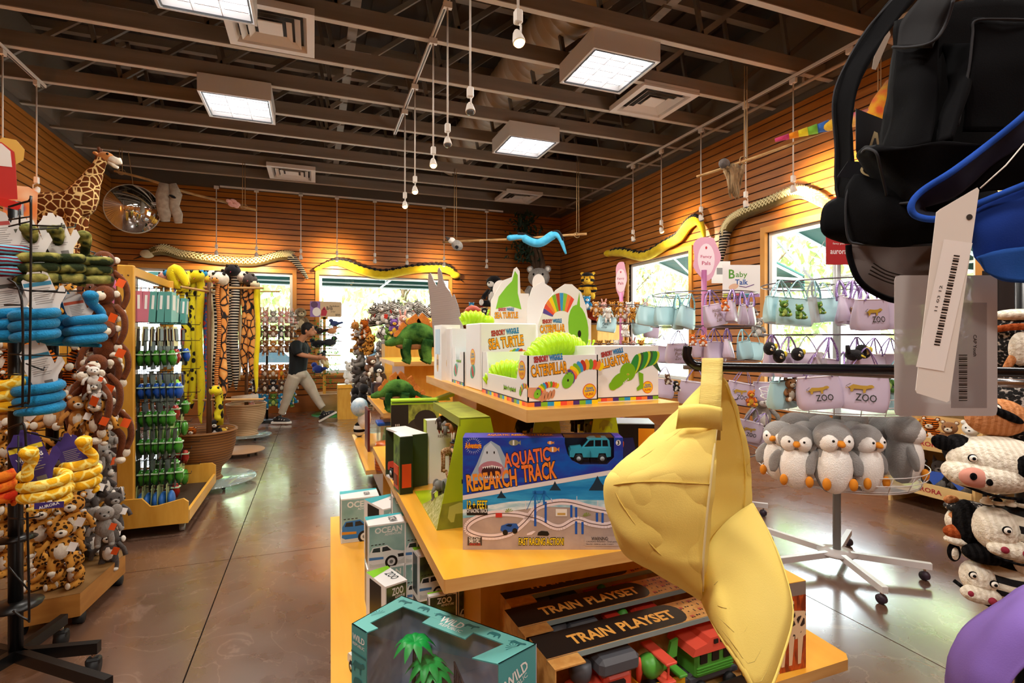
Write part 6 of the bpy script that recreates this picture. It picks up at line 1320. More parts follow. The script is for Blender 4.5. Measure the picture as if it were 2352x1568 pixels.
rows_ = [('leopard', 'lemur'), ('leopard', 'elephant'), ('leopard', 'lemur'), ('lion', 'elephant'), ('leopard', 'elephant'), ('lion', 'monkey'), ('tiger', 'monkey'), ('tiger', 'monkey'), ('lion', 'monkey'), ('leopard', 'monkey')]
wname = {'leopard': 'spotted leopard', 'lemur': 'dark grey', 'elephant': 'grey', 'lion': 'tan', 'monkey': 'brown monkey', 'tiger': 'orange and black tiger', 'koala': 'grey'}
for r_i, (ka, kb) in enumerate(rows_):
    z = zt+.005+r_i*.148
    for c_i in range(6):
        a = face-1.15+c_i*.46+(r_i % 2)*.2; k = ka if c_i < 4 else kb
        if c_i == 3 and r_i in (0, 3, 5): k = kb
        R0 = .235 if r_i else .26; s = .21*rr.uniform(.9, 1.1)
        plush(k, (TC.x+R0*math.cos(a), TC.y+R0*math.sin(a), z), s, a+PI/2+rr.uniform(-.5, .5), '%s toy in the left tower, %s row up, %s from the left' % (wname[k], ORD[r_i], ORD[c_i]), 'soft toys on the left tower', 'sit' if r_i == 0 else ('hang' if rr.random() < .35 else 'sit'), tilt=rr.uniform(-.3, .3), roll=rr.uniform(-.5, .5) if r_i else 0, tg=(tago if rr.random() < .35 else tagm) if rr.random() < .5 else None)
# long armed brown monkeys hanging on the right side of the tower
def monkey(px, py, d, s, label, rz=0):
    r = thing('monkey_plush', label, 'soft toy', M=T(*PD(px, py, d)) @ R(rz) @ Sc(s, s, s), group= 'long armed monkeys hanging on the tower'); b = MB(); f2 = fur('#5a2c10', '#6c3716')
    b.ell((0, 0, 0), (.06, .05, .085), f2); b.ell((0, -.03, .12), (.06, .055, .06), f2); b.ell((0, -.075, .11), (.035, .03, .03), creamf)
    for x in (-1, 1): b.ell((x*.065, -.02, .125), (.022, .012, .022), creamf); b.ell((x*.02, -.083, .135), .007, eyem, seg=6, rg=5); b.tube(cr([(x*.05, 0, .05), (x*.11, -.02, -.02), (x*.12, -.04, -.12), (x*.09, -.05, -.2)], 4), .019, f2, 8); b.ell((x*.09, -.05, -.22), (.025, .02, .03), creamf); b.tube(cr([(x*.03, 0, -.06), (x*.07, -.05, -.12), (x*.06, -.04, -.25)], 4), .02, f2, 8); b.ell((x*.06, -.05, -.265), (.03, .035, .022), creamf)
    b.build('body', r); hangtag('hang_tag', r, (.08, -.09, -.03), .045, tago); return r
for i, (px, py, d, rz) in enumerate(((238, 640, 2.95, .4), (246, 720, 2.9, -.2), (240, 800, 2.85, .3), (226, 880, 2.75, 0), (244, 960, 2.8, .5), (215, 905, 2.65, -.4))):
    monkey(px, py, d, .85, 'brown long armed monkey hanging on the right side of the tower, %s from the top' % ORD[i], rz)
for i, (px, py, d, k, s, lab) in enumerate(((222, 1000, 2.62, 'leopard', .2, 'spotted cat hanging high on the tower front beside a monkey'), (180, 985, 2.6, 'lion', .17, 'small tan cub just above the upper yellow snake'), (215, 890, 2.6, 'white', .11, 'small white headed toy among the brown monkeys'), (218, 925, 2.6, 'koala', .11, 'small grey toy below the white one among the monkeys'), (240, 1235, 2.75, 'elephant', .17, 'grey elephant low on the right of the tower'), (262, 1200, 2.85, 'wolf', .17, 'dark grey wolf low on the right of the tower'),
        (250, 1290, 2.9, 'lemur', .19, 'black and grey toy lying at the platform edge'), (140, 1290, 2.45, 'leopard', .2, 'spotted cub leaning forward at the front of the platform'), (90, 1250, 2.45, 'leopard', .2, 'spotted cub at the lower left of the tower front'), (165, 1230, 2.5, 'leopard', .2, 'spotted cub with pale paws in the tower front'))):
    plush(k, PD(px, py, d), s, .2*(i % 3-1)+math.atan2(-PD(px, py, d).y, -PD(px, py, d).x)+PI/2, lab, 'soft toys on the left tower', 'hang', tilt=-.1, tg=tago if i % 2 == 0 else tagm)
for i in range(3):
    p = PZ(95+i*38, 1352-i*3, zt); plush('leopard', (p.x, p.y+.02, zt+.005), .17, .3*i-1.2, 'spotted cub sprawled on the platform edge, %s from the left' % ORD[i], 'spotted cubs on the platform edge', 'sit')
# giraffe on a tall cabinet
girm = mat('giraffe_plush', '#d9b87c', .9, tex='cells', c2='#5a2c10', sc=15, thr=(.05, .09), bump=.3, bs=120, spec=.1)
gx, gy, gz = -2.28, 6.2, 2.16
m = MB(); m.box((gx, gy, gz/2), (.45, .7, gz), wood_p); tag(m.build('tall_cabinet'), 'tall wooden cabinet behind the left tower, carrying the giraffe', 'cabinet')
g = thing('giraffe_plush', 'big plush giraffe standing high in the left back, looking right', 'soft toy', (gx, gy, gz), 0)
m = MB()
m.tube(cr([(-.22, 0, .45), (-.1, 0, .47), (.08, 0, .5), (.17, 0, .56), (.24, 0, .72), (.30, 0, .86), (.345, 0, .98)], 4), [.08, .10, .12, .13, .135, .135, .135, .135, .135, .135, .14, .145, .14, .13, .12, .105, .095, .085, .075, .068, .06, .055, .05, .047, .045], girm, 14)
for x, y in ((-.2, -.07), (-.2, .07), (.14, -.07), (.15, .07)): m.tube(cr([(x, y, .45), (x+.01, y, .25), (x-.005, y, .12), (x, y, 0)], 3), [.075, .065, .055, .045, .04, .035, .033, .033, .034, .036], girm, 10)
m.tube([(-.3, 0, .45), (-.34, 0, .3), (-.34, 0, .2)], [.02, .012, .02], brf, 8); m.build('body', g)
m = MB(); m.ell((.37, 0, 1.0), (.075, .05, .05), fur('#a86a34', '#b87840')); m.tube([(.40, 0, .99), (.47, 0, .97), (.50, 0, .975)], [.04, .033, .03], creamf, 12); m.tube([(.40, 0, .955), (.45, 0, .915), (.475, 0, .905)], [.02, .018, .014], creamf, 10)
for y in (-1, 1): m.tube([(.33, y*.025, 1.03), (.325, y*.03, 1.08)], [.01, .014], brf, 8); m.ell((.31, y*.06, 1.01), (.02, .035, .015), fur('#a86a34', '#b87840')); m.ell((.40, y*.042, 1.02), .012, eyem, seg=8, rg=6)
m.build('head', g)
m = MB(); m.tube(cr([(.32, 0, 1.04), (.27, 0, .9), (.2, 0, .74), (.12, 0, .63)], 4), [.014]*13, brf, 6); m.build('mane', g)
# ================================================================ wooden peg rack
pk = thing('peg_rack', 'pine wood rack with a wire panel and raised tray base, left of the aisle', 'display rack', (0, 0, 0))
X0_, Y0_, Y1_ = -1.22, 4.35, 5.42
def XZp(m, pts, y, th, mt): m.prism(pts, th, mt, frame((0, y, 0), (0, -1, 0), (0, 0, 1)))
b = MB(); b.box((X0_, Y0_, 1.05), (.10, .04, 1.70), wood_p, bev=.006)
for x in (-.03, .03): b.cyl((X0_+x*.6, Y0_-.024, 1.83), (X0_+x*.6, Y0_-.019, 1.83), .006, C('#6b4a20', .5), seg=8)
b.build('front_post', pk)
b = MB(); b.box((X0_, Y1_, 1.05), (.10, .04, 1.70), wood_p, bev=.006); b.build('rear_post', pk)
b = MB(); b.box((X0_, (Y0_+Y1_)/2, 1.87), (.05, Y1_-Y0_-.04, .06), wood_p); b.build('top_rail', pk)
P = [(-1.80, .085), (-.84, .085), (-.84, .235), (-.87, .26), (-1.03, .225), (-1.07, .225), (-1.12, .285), (-1.35, .285), (-1.42, .225), (-1.62, .225), (-1.80, .26)]
b = MB(); XZp(b, P, Y0_-.02, .02, wood_p)
F = frame((-.98, Y0_-.041+.0, .155), (0, -1, 0), (0, 0, 1)); F.translation.y = Y0_-.0205
for q_ in ((-.045, .035, .045, .039), (-.035, -.03, .035, -.028)): b.rect(*q_, C('#4a3010', .6), F, .0012)
b.text('WILD', C('#4a3010', .6), F, .005, .018, .055, .018, .0012, .02); b.text('REPUBLIC', C('#4a3010', .6), F, 0, -.008, .065, .014, .0012, .02)
for x in (-1.18, -1.12): 
    for z in (.12, .24): b.cyl((x, Y0_-.045+.02, z), (x, Y0_-.038+.015, z), .004, C('#e8d8b0', .4), seg=8)
b.build('front_tray_board', pk)
b = MB(); XZp(b, [(-1.80, .085), (-.84, .085), (-.84, .24), (-.87, .265), (-1.80, .265)], Y1_+.02, .02, wood_p); b.build('rear_tray_board', pk)
for xx in (-.85, -1.78): b = MB(); b.box((xx, (Y0_+Y1_)/2, .125), (.02, Y1_-Y0_, .08), wood_p); b.build('side_tray_board', pk)
b = MB(); b.box((-1.32, (Y0_+Y1_)/2, .095), (.9, Y1_-Y0_-.04, .015), C('#3a2a1a', .7)); b.build('tray_floor', pk)
for x in (-.9, -1.72):
    for y in (Y0_+.08, Y1_-.08): b = MB(); b.cyl((x-.015, y, .03), (x+.015, y, .03), .03, C('#8a8680', .5), seg=14); b.box((x, y, .07), (.04, .04, .04), C('#8a8680', .4)); b.build('caster', pk)
b = MB()
for k in range(30): z = .3+k*.053; b.bar((X0_+.0, Y0_+.02, z), (X0_, Y1_-.02, z), .003, .003, wb)
for k in range(20): y = Y0_+.04+k*.052; b.bar((X0_, y, .27), (X0_, y, 1.84), .003, .003, wb)
b.build('wire_panel', pk)
gg = mat('green_toy', '#3f8f2a', .25, coat=.5); gb = C('#2358b8', .25, coat=.5); gr_ = C('#a3261c', .25, coat=.5); gy_ = C('#8fd63a', .3)
def pack(col, kind):
    b = MB()
    if kind == 'box': b.box((.018, 0, -.09), (.034, .085, .2), C('#5aa39c', .45) if col is None else col); b.box((.036, 0, -.06), (.002, .05, .1), C('#dcdcd4', .5)); b.box((.018, 0, .025), (.002, .03, .03), cardw); b.box((.018, -.0435, -.06), (.012, .002, .09), C('#e8efec', .5))
    elif kind == 'slim': b.box((.003, 0, -.06), (.003, .07, .13), col); b.box((.006, 0, -.05), (.01, .05, .08), C('#3a2a24', .4))
    elif kind == 'mask': b.ell((.02, 0, -.06), (.02, .055, .06), col); b.box((.002, 0, -.02), (.002, .09, .14), C('#b9cc8a', .5))
    else:
        b.box((.002, 0, -.06), (.002, .085, .19), C('#20261e', .5)); b.tube([(.022, 0, -.03), (.022, 0, -.05), (.024, 0, -.09), (.022, 0, -.13)], [.012, .02, .024, .013], col, 10); b.box((.024, 0, -.055), (.043, .05, .008), C('#c8e8c0', .2))
    return b.mesh('pack_'+kind)
packs = {}
rows = [(1.72, [('pink', C('#c9788c', .45), 'box'), ('teal', None, 'box'), ('teal', None, 'box')], 5), (1.475, [('cream', C('#e8e4a8', .5), 'slim'), ('brown', C('#6b4a34', .5), 'slim'), ('red', C('#8a2a1c', .5), 'slim')], 6), (1.34, [('green', gg, 'torch'), ('red', gr_, 'torch'), ('blue', gb, 'torch')], 5),
        (1.10, [('blue', gb, 'torch'), ('lime', gy_, 'torch'), ('blue', gb, 'slim')], 6), (.90, [('green', gg, 'torch'), ('red', gr_, 'torch'), ('green', gg, 'torch')], 5), (.70, [('green', gg, 'torch'), ('green', gg, 'mask'), ('green', gg, 'mask')], 6), (.48, [('green', gg, 'torch'), ('green', gg, 'torch'), ('red', gr_, 'torch')], 6), (.285, [('blue', C('#2a66b4', .35), 'mask'), ('red', gr_, 'torch'), ('green', gg, 'mask')], 5)]
for ri, (z, ks, n) in enumerate(rows):
    for ci, (cn, cc, kd) in enumerate(ks):
        y = Y0_+.13+ci*.34; b = MB(); b.tube([(X0_, y, z+.035), (X0_+.30, y, z+.035), (X0_+.305, y, z+.055)], .0028, wb, 6); b.build('peg', pk)
        for k in range(n):
            if ci and k > 3: continue
            if ri == 0 and ci == 0 and k > 1: cn, cc = 'teal', None
            key = (cn, kd, ri == 0)
            if key not in packs: packs[key] = pack(cc, kd)
            o = bpy.data.objects.new({'box': 'toy_carton', 'slim': 'small_toy_pack', 'torch': 'toy_torch_pack', 'mask': 'toy_mask_pack'}[kd], packs[key]); scn.collection.objects.link(o)
            o.location = (X0_+.03+k*.046, y, z); o.rotation_euler = (0, .06*math.sin(k*7+ri), .1*math.sin(k*3+ri*2)); o.scale = (1.25, 1.25, 1.1)
            tag(o, '%s %s, %s row down, %s peg along, %s out from the panel' % (cn, {'box': 'carton', 'slim': 'slim pack', 'torch': 'blister pack', 'mask': 'rounded toy'}[kd], ORD[ri], ORD[ci], ORD[k]), 'toy pack', 'packs hanging on the peg rack')
# pink and dark clothes-like packs seen behind the tower
for i, (px, py, c, w, h, l) in enumerate(((248, 680, '#c9688c', .10, .26, 'pink carton behind the brown monkeys'), (252, 780, '#d8d4cc', .08, .16, 'white pack behind the brown monkeys'), (255, 850, '#7a6c68', .09, .16, 'grey pack behind the brown monkeys'), (250, 960, '#d9c8c0', .1, .12, 'pale pack behind the tower at mid height'), (258, 1010, '#4a3c3a', .12, .22, 'dark brown soft pack, upper of two behind the tower'), (262, 1100, '#4a3c3a', .12, .22, 'dark brown soft pack, lower of two behind the tower'))):
    p = PD(px, py, 4.05); b = MB(); b.box((0, 0, 0), (w, .03, h), C(c, .6), bev=.006); b.box((0, -.016, 0), (w*.6, .002, h*.5), C('#e8e2da', .5)); b.box((0, .2, h/2-.01), (.004, .4, .004), wb); tag(b.build('hanging_pack', loc=p), l, 'toy pack', 'packs behind the left tower')
# ================================================================ baskets with hanging plush snakes
def basket(label, p, r, h, mt, cat='basket'):
    m = MB(); pr = [(r*.62, 0), (r*.55, h*.06), (r*.6, h*.22), (r*.85, h*.4), (r*.98, h*.7), (r, h*.97), (r*1.04, h), (r*.97, h), (r*.94, h*.9), (r*.8, h*.45), (r*.3, h*.35)]
    m.lathe(pr, mt, 32, cap=False); m.tube([(r*1.01*math.cos(a*PI/16), r*1.01*math.sin(a*PI/16), h) for a in range(33)], .012, mt, 8); m.lathe([(.001, h*.36), (r*.8, h*.36)], mt, 24, cap=False)
    return tag(m.build('wicker_basket', loc=p), label, cat, 'wicker baskets')
gdisc = clearmat('glass_disc', (.75, .85, .82), .25, .05, .25, (.55, .68, .66))
def disc(label, c, r, mt, z=.06):
    t = thing('round_base', label, 'base', (c.x, c.y, 0)); m = MB(); m.lathe([(r*.98, z-.012), (r, z-.006), (r*.98, z)], mt, 40); m.build('plate', t)
    for k in range(4): a = k*PI/2+.6; b = MB(); b.cyl((r*.7*math.cos(a)-.012, r*.7*math.sin(a), .024), (r*.7*math.cos(a)+.012, r*.7*math.sin(a), .024), .022, blackm); b.build('caster', t)
S1, S2, S3 = PZ(478, 1098, .06), PZ(566, 997, .06), PZ(552, 1032, .06)
disc('round glass base under the front basket', S1, .42, gdisc); disc('round glass base under the rear basket', S2, .32, gdisc); disc('round tan board base between the two baskets', S3, .27, C('#9c7a5a', .5))
S1b = S1+V((-.06, 0, 0)); basket('brown wicker basket in front, with a black and blue toy inside', (S1b.x, S1b.y, .062), .30, .46, wicker); basket('pale wicker basket standing farther back', (S2.x, S2.y, .062), .25, .42, wicker2)
diam = mat('diamond_snake', '#1a1416', .85, tex='cells', c2='#d98a3c', c3='#e8b468', sc=13, st=(1, 1, .8), thr=(.05, .1)); ysp = mat('spotted_snake', '#161208', .85, tex='spots', c2='#d8cc1e', sc=20, st=(1, 1, .8), thr=(.40, .46)); ban = mat('banded_snake', '#d8cdb8', .85, tex='wave', c2='#100e0e', sc=9, st=(0, 0, 1), thr=(.25, .3)); obn = mat('coral_snake', '#e08a3a', .85, tex='wave', c2='#3a1c10', sc=16, st=(0, 0, 1), thr=(.6, .66)); rbl = mat('scaly_snake', '#b8322a', .85, tex='spots', c2='#2a4f86', sc=40, thr=(.4, .5)); ysol = fur('#e0cc12', '#e8d824', 12); crm = fur('#c9bc98', '#d8cca8', 12)
def stand(label, c, ztop, r, arms):
    t = thing('snake_stand', label, 'display stand', (c.x, c.y, .0)); b = MB(); b.tube([(0, 0, .065), (.0, 0, .9), (0, .0, ztop+.03)], [.03, .02, .018], C('#5c3a1e', .7), 10); b.build('pole', t)
    for a, z in arms: b = MB(); b.tube([(-r*math.cos(a), -r*math.sin(a), z), (r*math.cos(a), r*math.sin(a), z)], .011, C('#b48a50', .6), 8); b.build('dowel', t)
stand('wooden stand with dowels holding the front group of plush snakes', S1+V((0, .05, 0)), 1.9, .5, ((-.25, 1.88), (1.3, 1.84), (-.25, .8))); stand('wooden stand holding the rear group of plush snakes', S2, 2.1, .45, ((-.3, 2.04), (1.3, 2.0)))
def hsnake(px, y0, y1, d, w, mt, hd, label):
    a, b_ = PD(px, y0, d), PD(px, y1, d); r = thing('hanging_snake', label, 'plush snake', a, 0, 'plush snakes hanging from the stands'); L = a.z-b_.z; m = MB(); q = px*.7
    pts = [(0, .06, -.3), (0, .05, -.05), (0, .02, .03), (0, -.03, .0)]+[(.012*math.sin(q+k), -.04, -.1-L*k/8) for k in range(8)]+[(.02*math.sin(q), -.04, -L)]
    m.tube(cr(pts, 2), [w*.5]+[w*.5]*19+[w*.44, w*.36, w*.26, w*.15, w*.08][:5], mt, 10); m.build('body', r)
    h = MB(); h.ell((-.02, -.06, .04), (w*.95, w*1.3, w*.8), hd); 
    for s in (-1, 1): h.ell((-.02+s*w*.5, -.06-w*.8, .04+w*.5), w*.2, eyem, seg=6, rg=5)
    h.tube([(-.02, -.05-w*.9, .03), (-.03, -.05-w*1.6, .0)], [.006, .002], C('#b03a4a', .6), 6); h.build('head', r)
sn = [(428, 650, 932, 5.0, .075, ysp, ysol, 'spotted black and yellow'), (446, 648, 938, 5.1, .075, ysp, ysol, 'second spotted black and yellow'), (461, 645, 972, 5.1, .07, ysol, ysol, 'plain yellow'), (473, 640, 945, 5.2, .05, rbl, bluef, 'red and blue scaled'), (484, 652, 966, 5.25, .055, crm, yelf, 'plain cream'), (496, 645, 945, 5.3, .075, ban, creamf, 'black and cream banded'), (502, 655, 945, 5.0, .035, obn, tanf, 'thin orange banded'), (513, 652, 915, 5.1, .085, diam, creamf, 'orange diamond patterned'), (529, 640, 890, 6.9, .10, ban, blkf, 'black banded, rear stand'), (540, 630, 895, 6.7, .10, ban, blkf, 'second black banded, rear stand'), (552, 640, 872, 6.9, .05, crm, creamf, 'thin cream, rear stand'), (564, 645, 862, 6.8, .10, diam, creamf, 'diamond patterned, rear stand'), (578, 650, 865, 6.8, .10, diam, dgf, 'second diamond patterned, rear stand'), (591, 662, 900, 6.7, .06, ysol, crm, 'yellow, right edge of rear stand'), (416, 640, 700, 5.0, .06, ysol, ysol, 'short yellow, left end of the dowel'), (395, 640, 690, 5.2, .05, rbl, bluef, 'blue and red, left end'), (385, 645, 690, 5.2, .05, ysp, pinkf, 'pink headed, far left end'), (503, 905, 945, 5.0, .06, ysp, ysol, 'short spotted tail piece low in front')]
for px, y0, y1, d, w, mt, hd, l in sn: hsnake(px, y0, y1, d, w, mt, hd, l+' plush snake hanging by the aisle')
b = MB(); p = PD(405, 628, 4.9); b.tube(cr([p+V((.05, 0, -.16)), p+V((-.02, -.02, -.04)), p+V((0, -.03, .03)), p+V((.06, -.05, -.03)), p+V((.10, -.06, -.12))], 4), [.03, .035, .04, .045, .05, .055, .055, .055, .055, .05, .05, .045, .042, .04, .035, .03, .025], ysol, 12); b.ell((p.x+.02, p.y-.055, p.z+.01), .009, eyem); b.prism([(0, 0), (.06, -.02), (.1, -.1), (.05, -.09)], .01, C('#d9722a', .8), frame(p+V((.02, -.07, -.0)), (0, -1, 0), (0, 0, 1))); tag(b.build('snake_head_plush'), 'big yellow snake head with an orange mouth above the peg rack', 'plush snake')
for i, (px, py, d, k, s, l) in enumerate(((494, 990, 5.15, 'penguin', .2, 'black toy with blue and yellow patches in the front basket'), (512, 1000, 5.2, 'yellow', .16, 'yellow toy at the right rim of the front basket'), (440, 1003, 5.2, 'tiger', .18, 'dark patterned toy on the left in the front basket'), (545, 930, 7.5, 'bear', .2, 'brown toy in the rear basket'), (575, 925, 7.5, 'bunny', .2, 'pink toy in the rear basket'))): plush(k, PD(px, py+18, d), s, 0, l, 'toys lying in the wicker baskets')
b = MB(); b.cyl(PY(532, 918, S2.y-.1), PY(593, 912, S2.y-.1), .05, creamf, seg=14); tag(b.build('rolled_cloth'), 'cream rolled cloth lying across the rear basket', 'cloth roll')
# ================================================================ ring rack of small toys by the window
def ringrack(name, label, c, ztop, tiers, mt=wb, hook=True, arms=True):
    t = thing(name, label, 'display rack', (c.x, c.y, 0)); b = MB(); b.cyl((0, 0, .03), (0, 0, ztop), .02, mt, seg=10); b.build('pole', t)
    b = MB(); b.lathe([(.28, 0), (.28, .02), (.03, .035)], mt, 24); b.build('foot', t)
    for z, r in tiers:
        b = MB(); b.tube([(r*math.cos(a*PI/14), r*math.sin(a*PI/14), z) for a in range(29)], .006, mt, 6)
        for a in range(4): b.bar((0, 0, z), (r*math.cos(a*PI/2+.4), r*math.sin(a*PI/2+.4), z), .006, .006, mt)
        b.build('ring', t)
    return t
cR = PY(613, 775, 9.75); rt = [(740, ('bunny', 'zebra', 'bunny')), (772, ('otter', 'bear', 'lemur')), (806, ('bear', 'lion', 'bear')), (860, ('bear', 'lion', 'orange')), (893, ('otter', 'panda', 'otter')), (925, ('blue_bear', 'green', 'blue_bear'))]
dR = 9.75/ray(613, 775).y; ringrack('toy_ring_rack', 'black ring rack of small soft toys in front of the left back window', cR, PD(613, 712, dR).z, [(PD(613, y, dR).z+.02, .26) for y, _ in rt])
for ti, (y, ks) in enumerate(rt):
    z = PD(613, y, dR).z-.02
    for k in range(9):
        a = -PI/2-1.5+k*.39; plush(ks[k % 3], (cR.x+.1+.30*math.cos(a), cR.y+.30*math.sin(a), z), .21, a+PI/2, 'small %s toy on the window ring rack, %s tier down, %s from the left' % (ks[k % 3].replace('_', ' '), ORD[ti], ORD[k]), 'small toys on the window ring rack', 'hang' if k % 2 else 'sit')
# ================================================================ bird stand
Yb = 10.15; dB = Yb/ray(745, 775).y; bc = PY(745, 775, Yb)
bs = thing('bird_stand', 'wooden perch stand of plush birds with green vines by the back window', 'display stand', (bc.x, bc.y, 0))
def bz(y): return PD(745, y, dB).z
b = MB(); b.box((0, 0, (bz(728)+.12)/2), (.05, .05, bz(728)-.12), wood_p); b.box((0, 0, bz(730)), (.12, .05, .05), wood_p); b.build('post', bs)
br_ = [(750, -.18, .30), (768, -.3, .16), (782, -.32, .3), (800, -.26, .22), (815, -.0, .28), (858, -.28, .16)]
for y, x0, x1 in br_: b = MB(); b.tube([(min(x0, 0), -.034, bz(y)), (x1, -.034, bz(y)-.01)], .009, C('#a87a40', .6), 6); b.build('perch', bs)
b = MB(); r5 = random.Random(5); lv = C('#3f8a34', .6)
for i in range(320):
    p = V((r5.uniform(-.22, .25), r5.uniform(-.15, .0), bz(r5.choice((745, 770, 785, 800, 815, 840, 855, 875))+r5.uniform(-8, 14)))); s = r5.uniform(.012, .024); b.poly([(-s, 0), (0, -s*.6), (s, 0), (0, s*.6)], lv, T(*p) @ Euler((r5.uniform(0, 3), r5.uniform(0, 3), 0)).to_matrix().to_4x4())
b.build('vine', bs)
def bird(p, c, c2, s, rz, label):
    m = MB(); s *= 1.35; M = T(*p) @ R(rz) @ Sc(s, s, s); m.ell((0, 0, .3), (.42, .25, .27), c, M); m.ell((.3, 0, .58), (.2, .18, .18), c, M); m.ell((.1, 0, .22), (.25, .2, .2), c2, M); m.tube([(-.3, 0, .3), (-.8, 0, .42)], [.14, .08], c, 8, M); m.tube([(.46, 0, .58), (.62, 0, .55)], [.05, .008], C('#d9a02a', .5), 6, M)
    for y in (-1, 1): m.ell((.42, y*.12, .64), .03, eyem, M, 6, 5)
    tag(m.build('plush_bird'), label, 'soft toy', 'plush birds on the perch stand')
for i, (px, py, c, c2, s, rz, l) in enumerate(((768, 750, '#3a4a78', '#8a94b0', .14, 3.0, 'slate blue plush bird at the top right perch'), (733, 768, '#2a1c1a', '#c94a2a', .16, 2.6, 'black and red plush bird on the second perch'), (762, 768, '#c98a5c', '#e8c8a0', .16, .3, 'peach plush bird right of the second perch'), (727, 800, '#16161a', '#e8e4dc', .18, 2.9, 'black and white plush bird on the left perch'), (757, 797, '#2a2a2e', '#dcd8d0', .2, .2, 'large black and white plush bird by the post'), (741, 822, '#1a1a1c', '#c9c4bc', .14, 1, 'small black plush bird on the fifth perch'), (730, 858, '#2a3a8a', '#4a5aa8', .2, 2.4, 'deep blue plush bird on the lowest perch'))):
    p = PY(px, py, Yb-.08); bird(p, fur(c), fur(c2), s, rz, l)
Fs = frame(PY(749, 710, Yb-.05), (0, -1, 0), (0, 0, 1)); b = MB(); b.prism([(-.27, -.14), (.25, -.14), (.27, -.12), (.27, .12), (.25, .14), (-.27, .14)], .008, C('#cdb28a', .5), Fs, z0=-.008); b.rect(-.27, -.14, -.1, .14, C('#8a6aa8', .5), Fs, .001); b.oval(-.2, .08, .06, .06, C('#5a3a5c', .5), Fs, .0015); b.oval(-.16, -.05, .07, .08, C('#e6dfd4', .5), Fs, .002); b.poly([(-.09, -.12), (-.0, -.12), (.02, -.04), (-.03, .05), (-.08, -.02)], C('#b3283a', .5), Fs, .0025); b.oval(-.035, .0, .015, .01, blk, Fs, .003); b.text('Audubon', blk, Fs, .14, .06, .17, .03, .0015, .01); b.text('Birds', blk, Fs, .06, .02, .1, .06, .0015, .02); b.text('2 for', blk, Fs, .12, -.04, .08, .03, .0015, .01); b.text('$20', blk, Fs, .2, -.1, .08, .03, .0015, .03)
tag(b.build('bird_sign'), 'tan sign with plush birds pictured on top of the bird stand', 'sign'); basket('small pale wicker basket at the foot of the bird stand', (bc.x+.08, bc.y, .03), .24, .36, wicker2)
b = MB(); b.lathe([(.42, 0), (.42, .012), (.001, .014)], C('#2f8a3a', .4), 30, T(bc.x+.2, bc.y, 0)); tag(b.build('green_mat'), 'round green base plate under the small basket', 'base')
# sloth between the windows, polar bear on a crate
def bigplush(name, k, px, py, Y_, s, rz, label, pose='sit', h2=None):
    p = PY(px, py, Y_); return plush(k, p, s, rz, label, None, pose, name)
bigplush('sloth_plush', 'sloth', 690, 757, 10.5, .42, .2, 'large brown sloth soft toy hanging on the wall between the windows')
b = MB(); b.cyl(PY(690, 722, 10.62), PY(690, 722, 10.71), .008, chrome); tag(b.build('wall_hook'), 'small metal hook behind the sloth', 'hook')
pb = PY(806, 881, 9.6); bigplush('polar_bear_plush', 'white', 806, 881, 9.6, .40, .1, 'white polar bear soft toy sitting on a small crate'); b = MB(); b.box((pb.x, pb.y, (pb.z-.005)/2), (.45, .3, pb.z-.005), wood_p); b.box((pb.x, pb.y-.16, pb.z-.03), (.45, .015, .06), wood_y); tag(b.build('display_crate'), 'wooden crate under the polar bear', 'crate')
# ================================================================ zebra rack and the heap of toys behind the tables
dz = 7.6; zc = PD(915, 775, dz); ringrack('plush_ring_rack', 'black tiered ring rack heaped with zebra toys by the right back window', zc, PD(915, 688, dz).z, [(PD(915, y, dz).z, r) for y, r in ((745, .48), (772, .42), (808, .5), (838, .5), (878, .5))])
b = MB(); b.box((0, 0, 0), (.1, .1, .03), C('#6a7a4a', .5)); b.box((0, 0, -.1), (.04, .04, .2), C('#6a7a4a', .5)); tag(b.build('rack_finial', loc=PD(915, 697, dz-.01)), 'green grey cross shaped top on the zebra rack', 'rack top')
hp = [(742, ['zebra']*10, .23), (728, ['zebra']*6, .2), (770, ['lion', 'zebra', 'tiger', 'zebra', 'panda', 'zebra', 'bear'], .2), (805, ['jaguar', 'otter', 'jaguar', 'elephant', 'elephant', 'blue_bear', 'green'], .22), (835, ['elephant', 'elephant', 'koala', 'bear', 'green', 'lion'], .22), (872, ['lemur', 'wolf', 'lemur', 'elephant', 'wolf', 'jaguar', 'otter'], .22), (905, ['penguin', 'wolf', 'zebra', 'penguin', 'elephant', 'otter'], .22), (925, ['penguin', 'zebra', 'lemur', 'wolf'], .2)]
for ti, (y, ks, s) in enumerate(hp):
    for k, kk in enumerate(ks):
        a = -PI/2-1.35+k*2.6/max(1, len(ks)-1)-.35; R0 = .42 if ti != 1 else .25; z = PD(915, y, dz).z-.02; s1 = s*1.3
        plush(kk, (zc.x+R0*math.cos(a)+(.1 if ti < 2 else -.12), zc.y+R0*math.sin(a), z), s1, a+PI/2+.5*math.sin(k*5), '%s toy on the zebra rack, %s layer down, %s from the left' % (kk.replace('_', ' '), ORD[ti], ORD[k]), 'toys heaped on the zebra rack', tilt=.3*math.sin(k*3+ti), roll=.6*math.sin(k*2+ti), tg=C('#d0382a', .5) if (ti < 2 and k < 4) else None)
cl = [(905, 755, 'purple'), (925, 745, 'bunny'), (940, 752, 'yellow'), (955, 748, 'zebra'), (968, 760, 'orange'), (985, 752, 'yellow'), (998, 765, 'green'), (893, 775, 'green'), (1003, 780, 'orange'), (950, 770, 'orange')]
kinds['purple'] = 1
for ps in ('sit', 'hang'): kinds[('purple', ps)] = cub(purf, yelf, 1, ps, 'point').mesh('plush_purple')
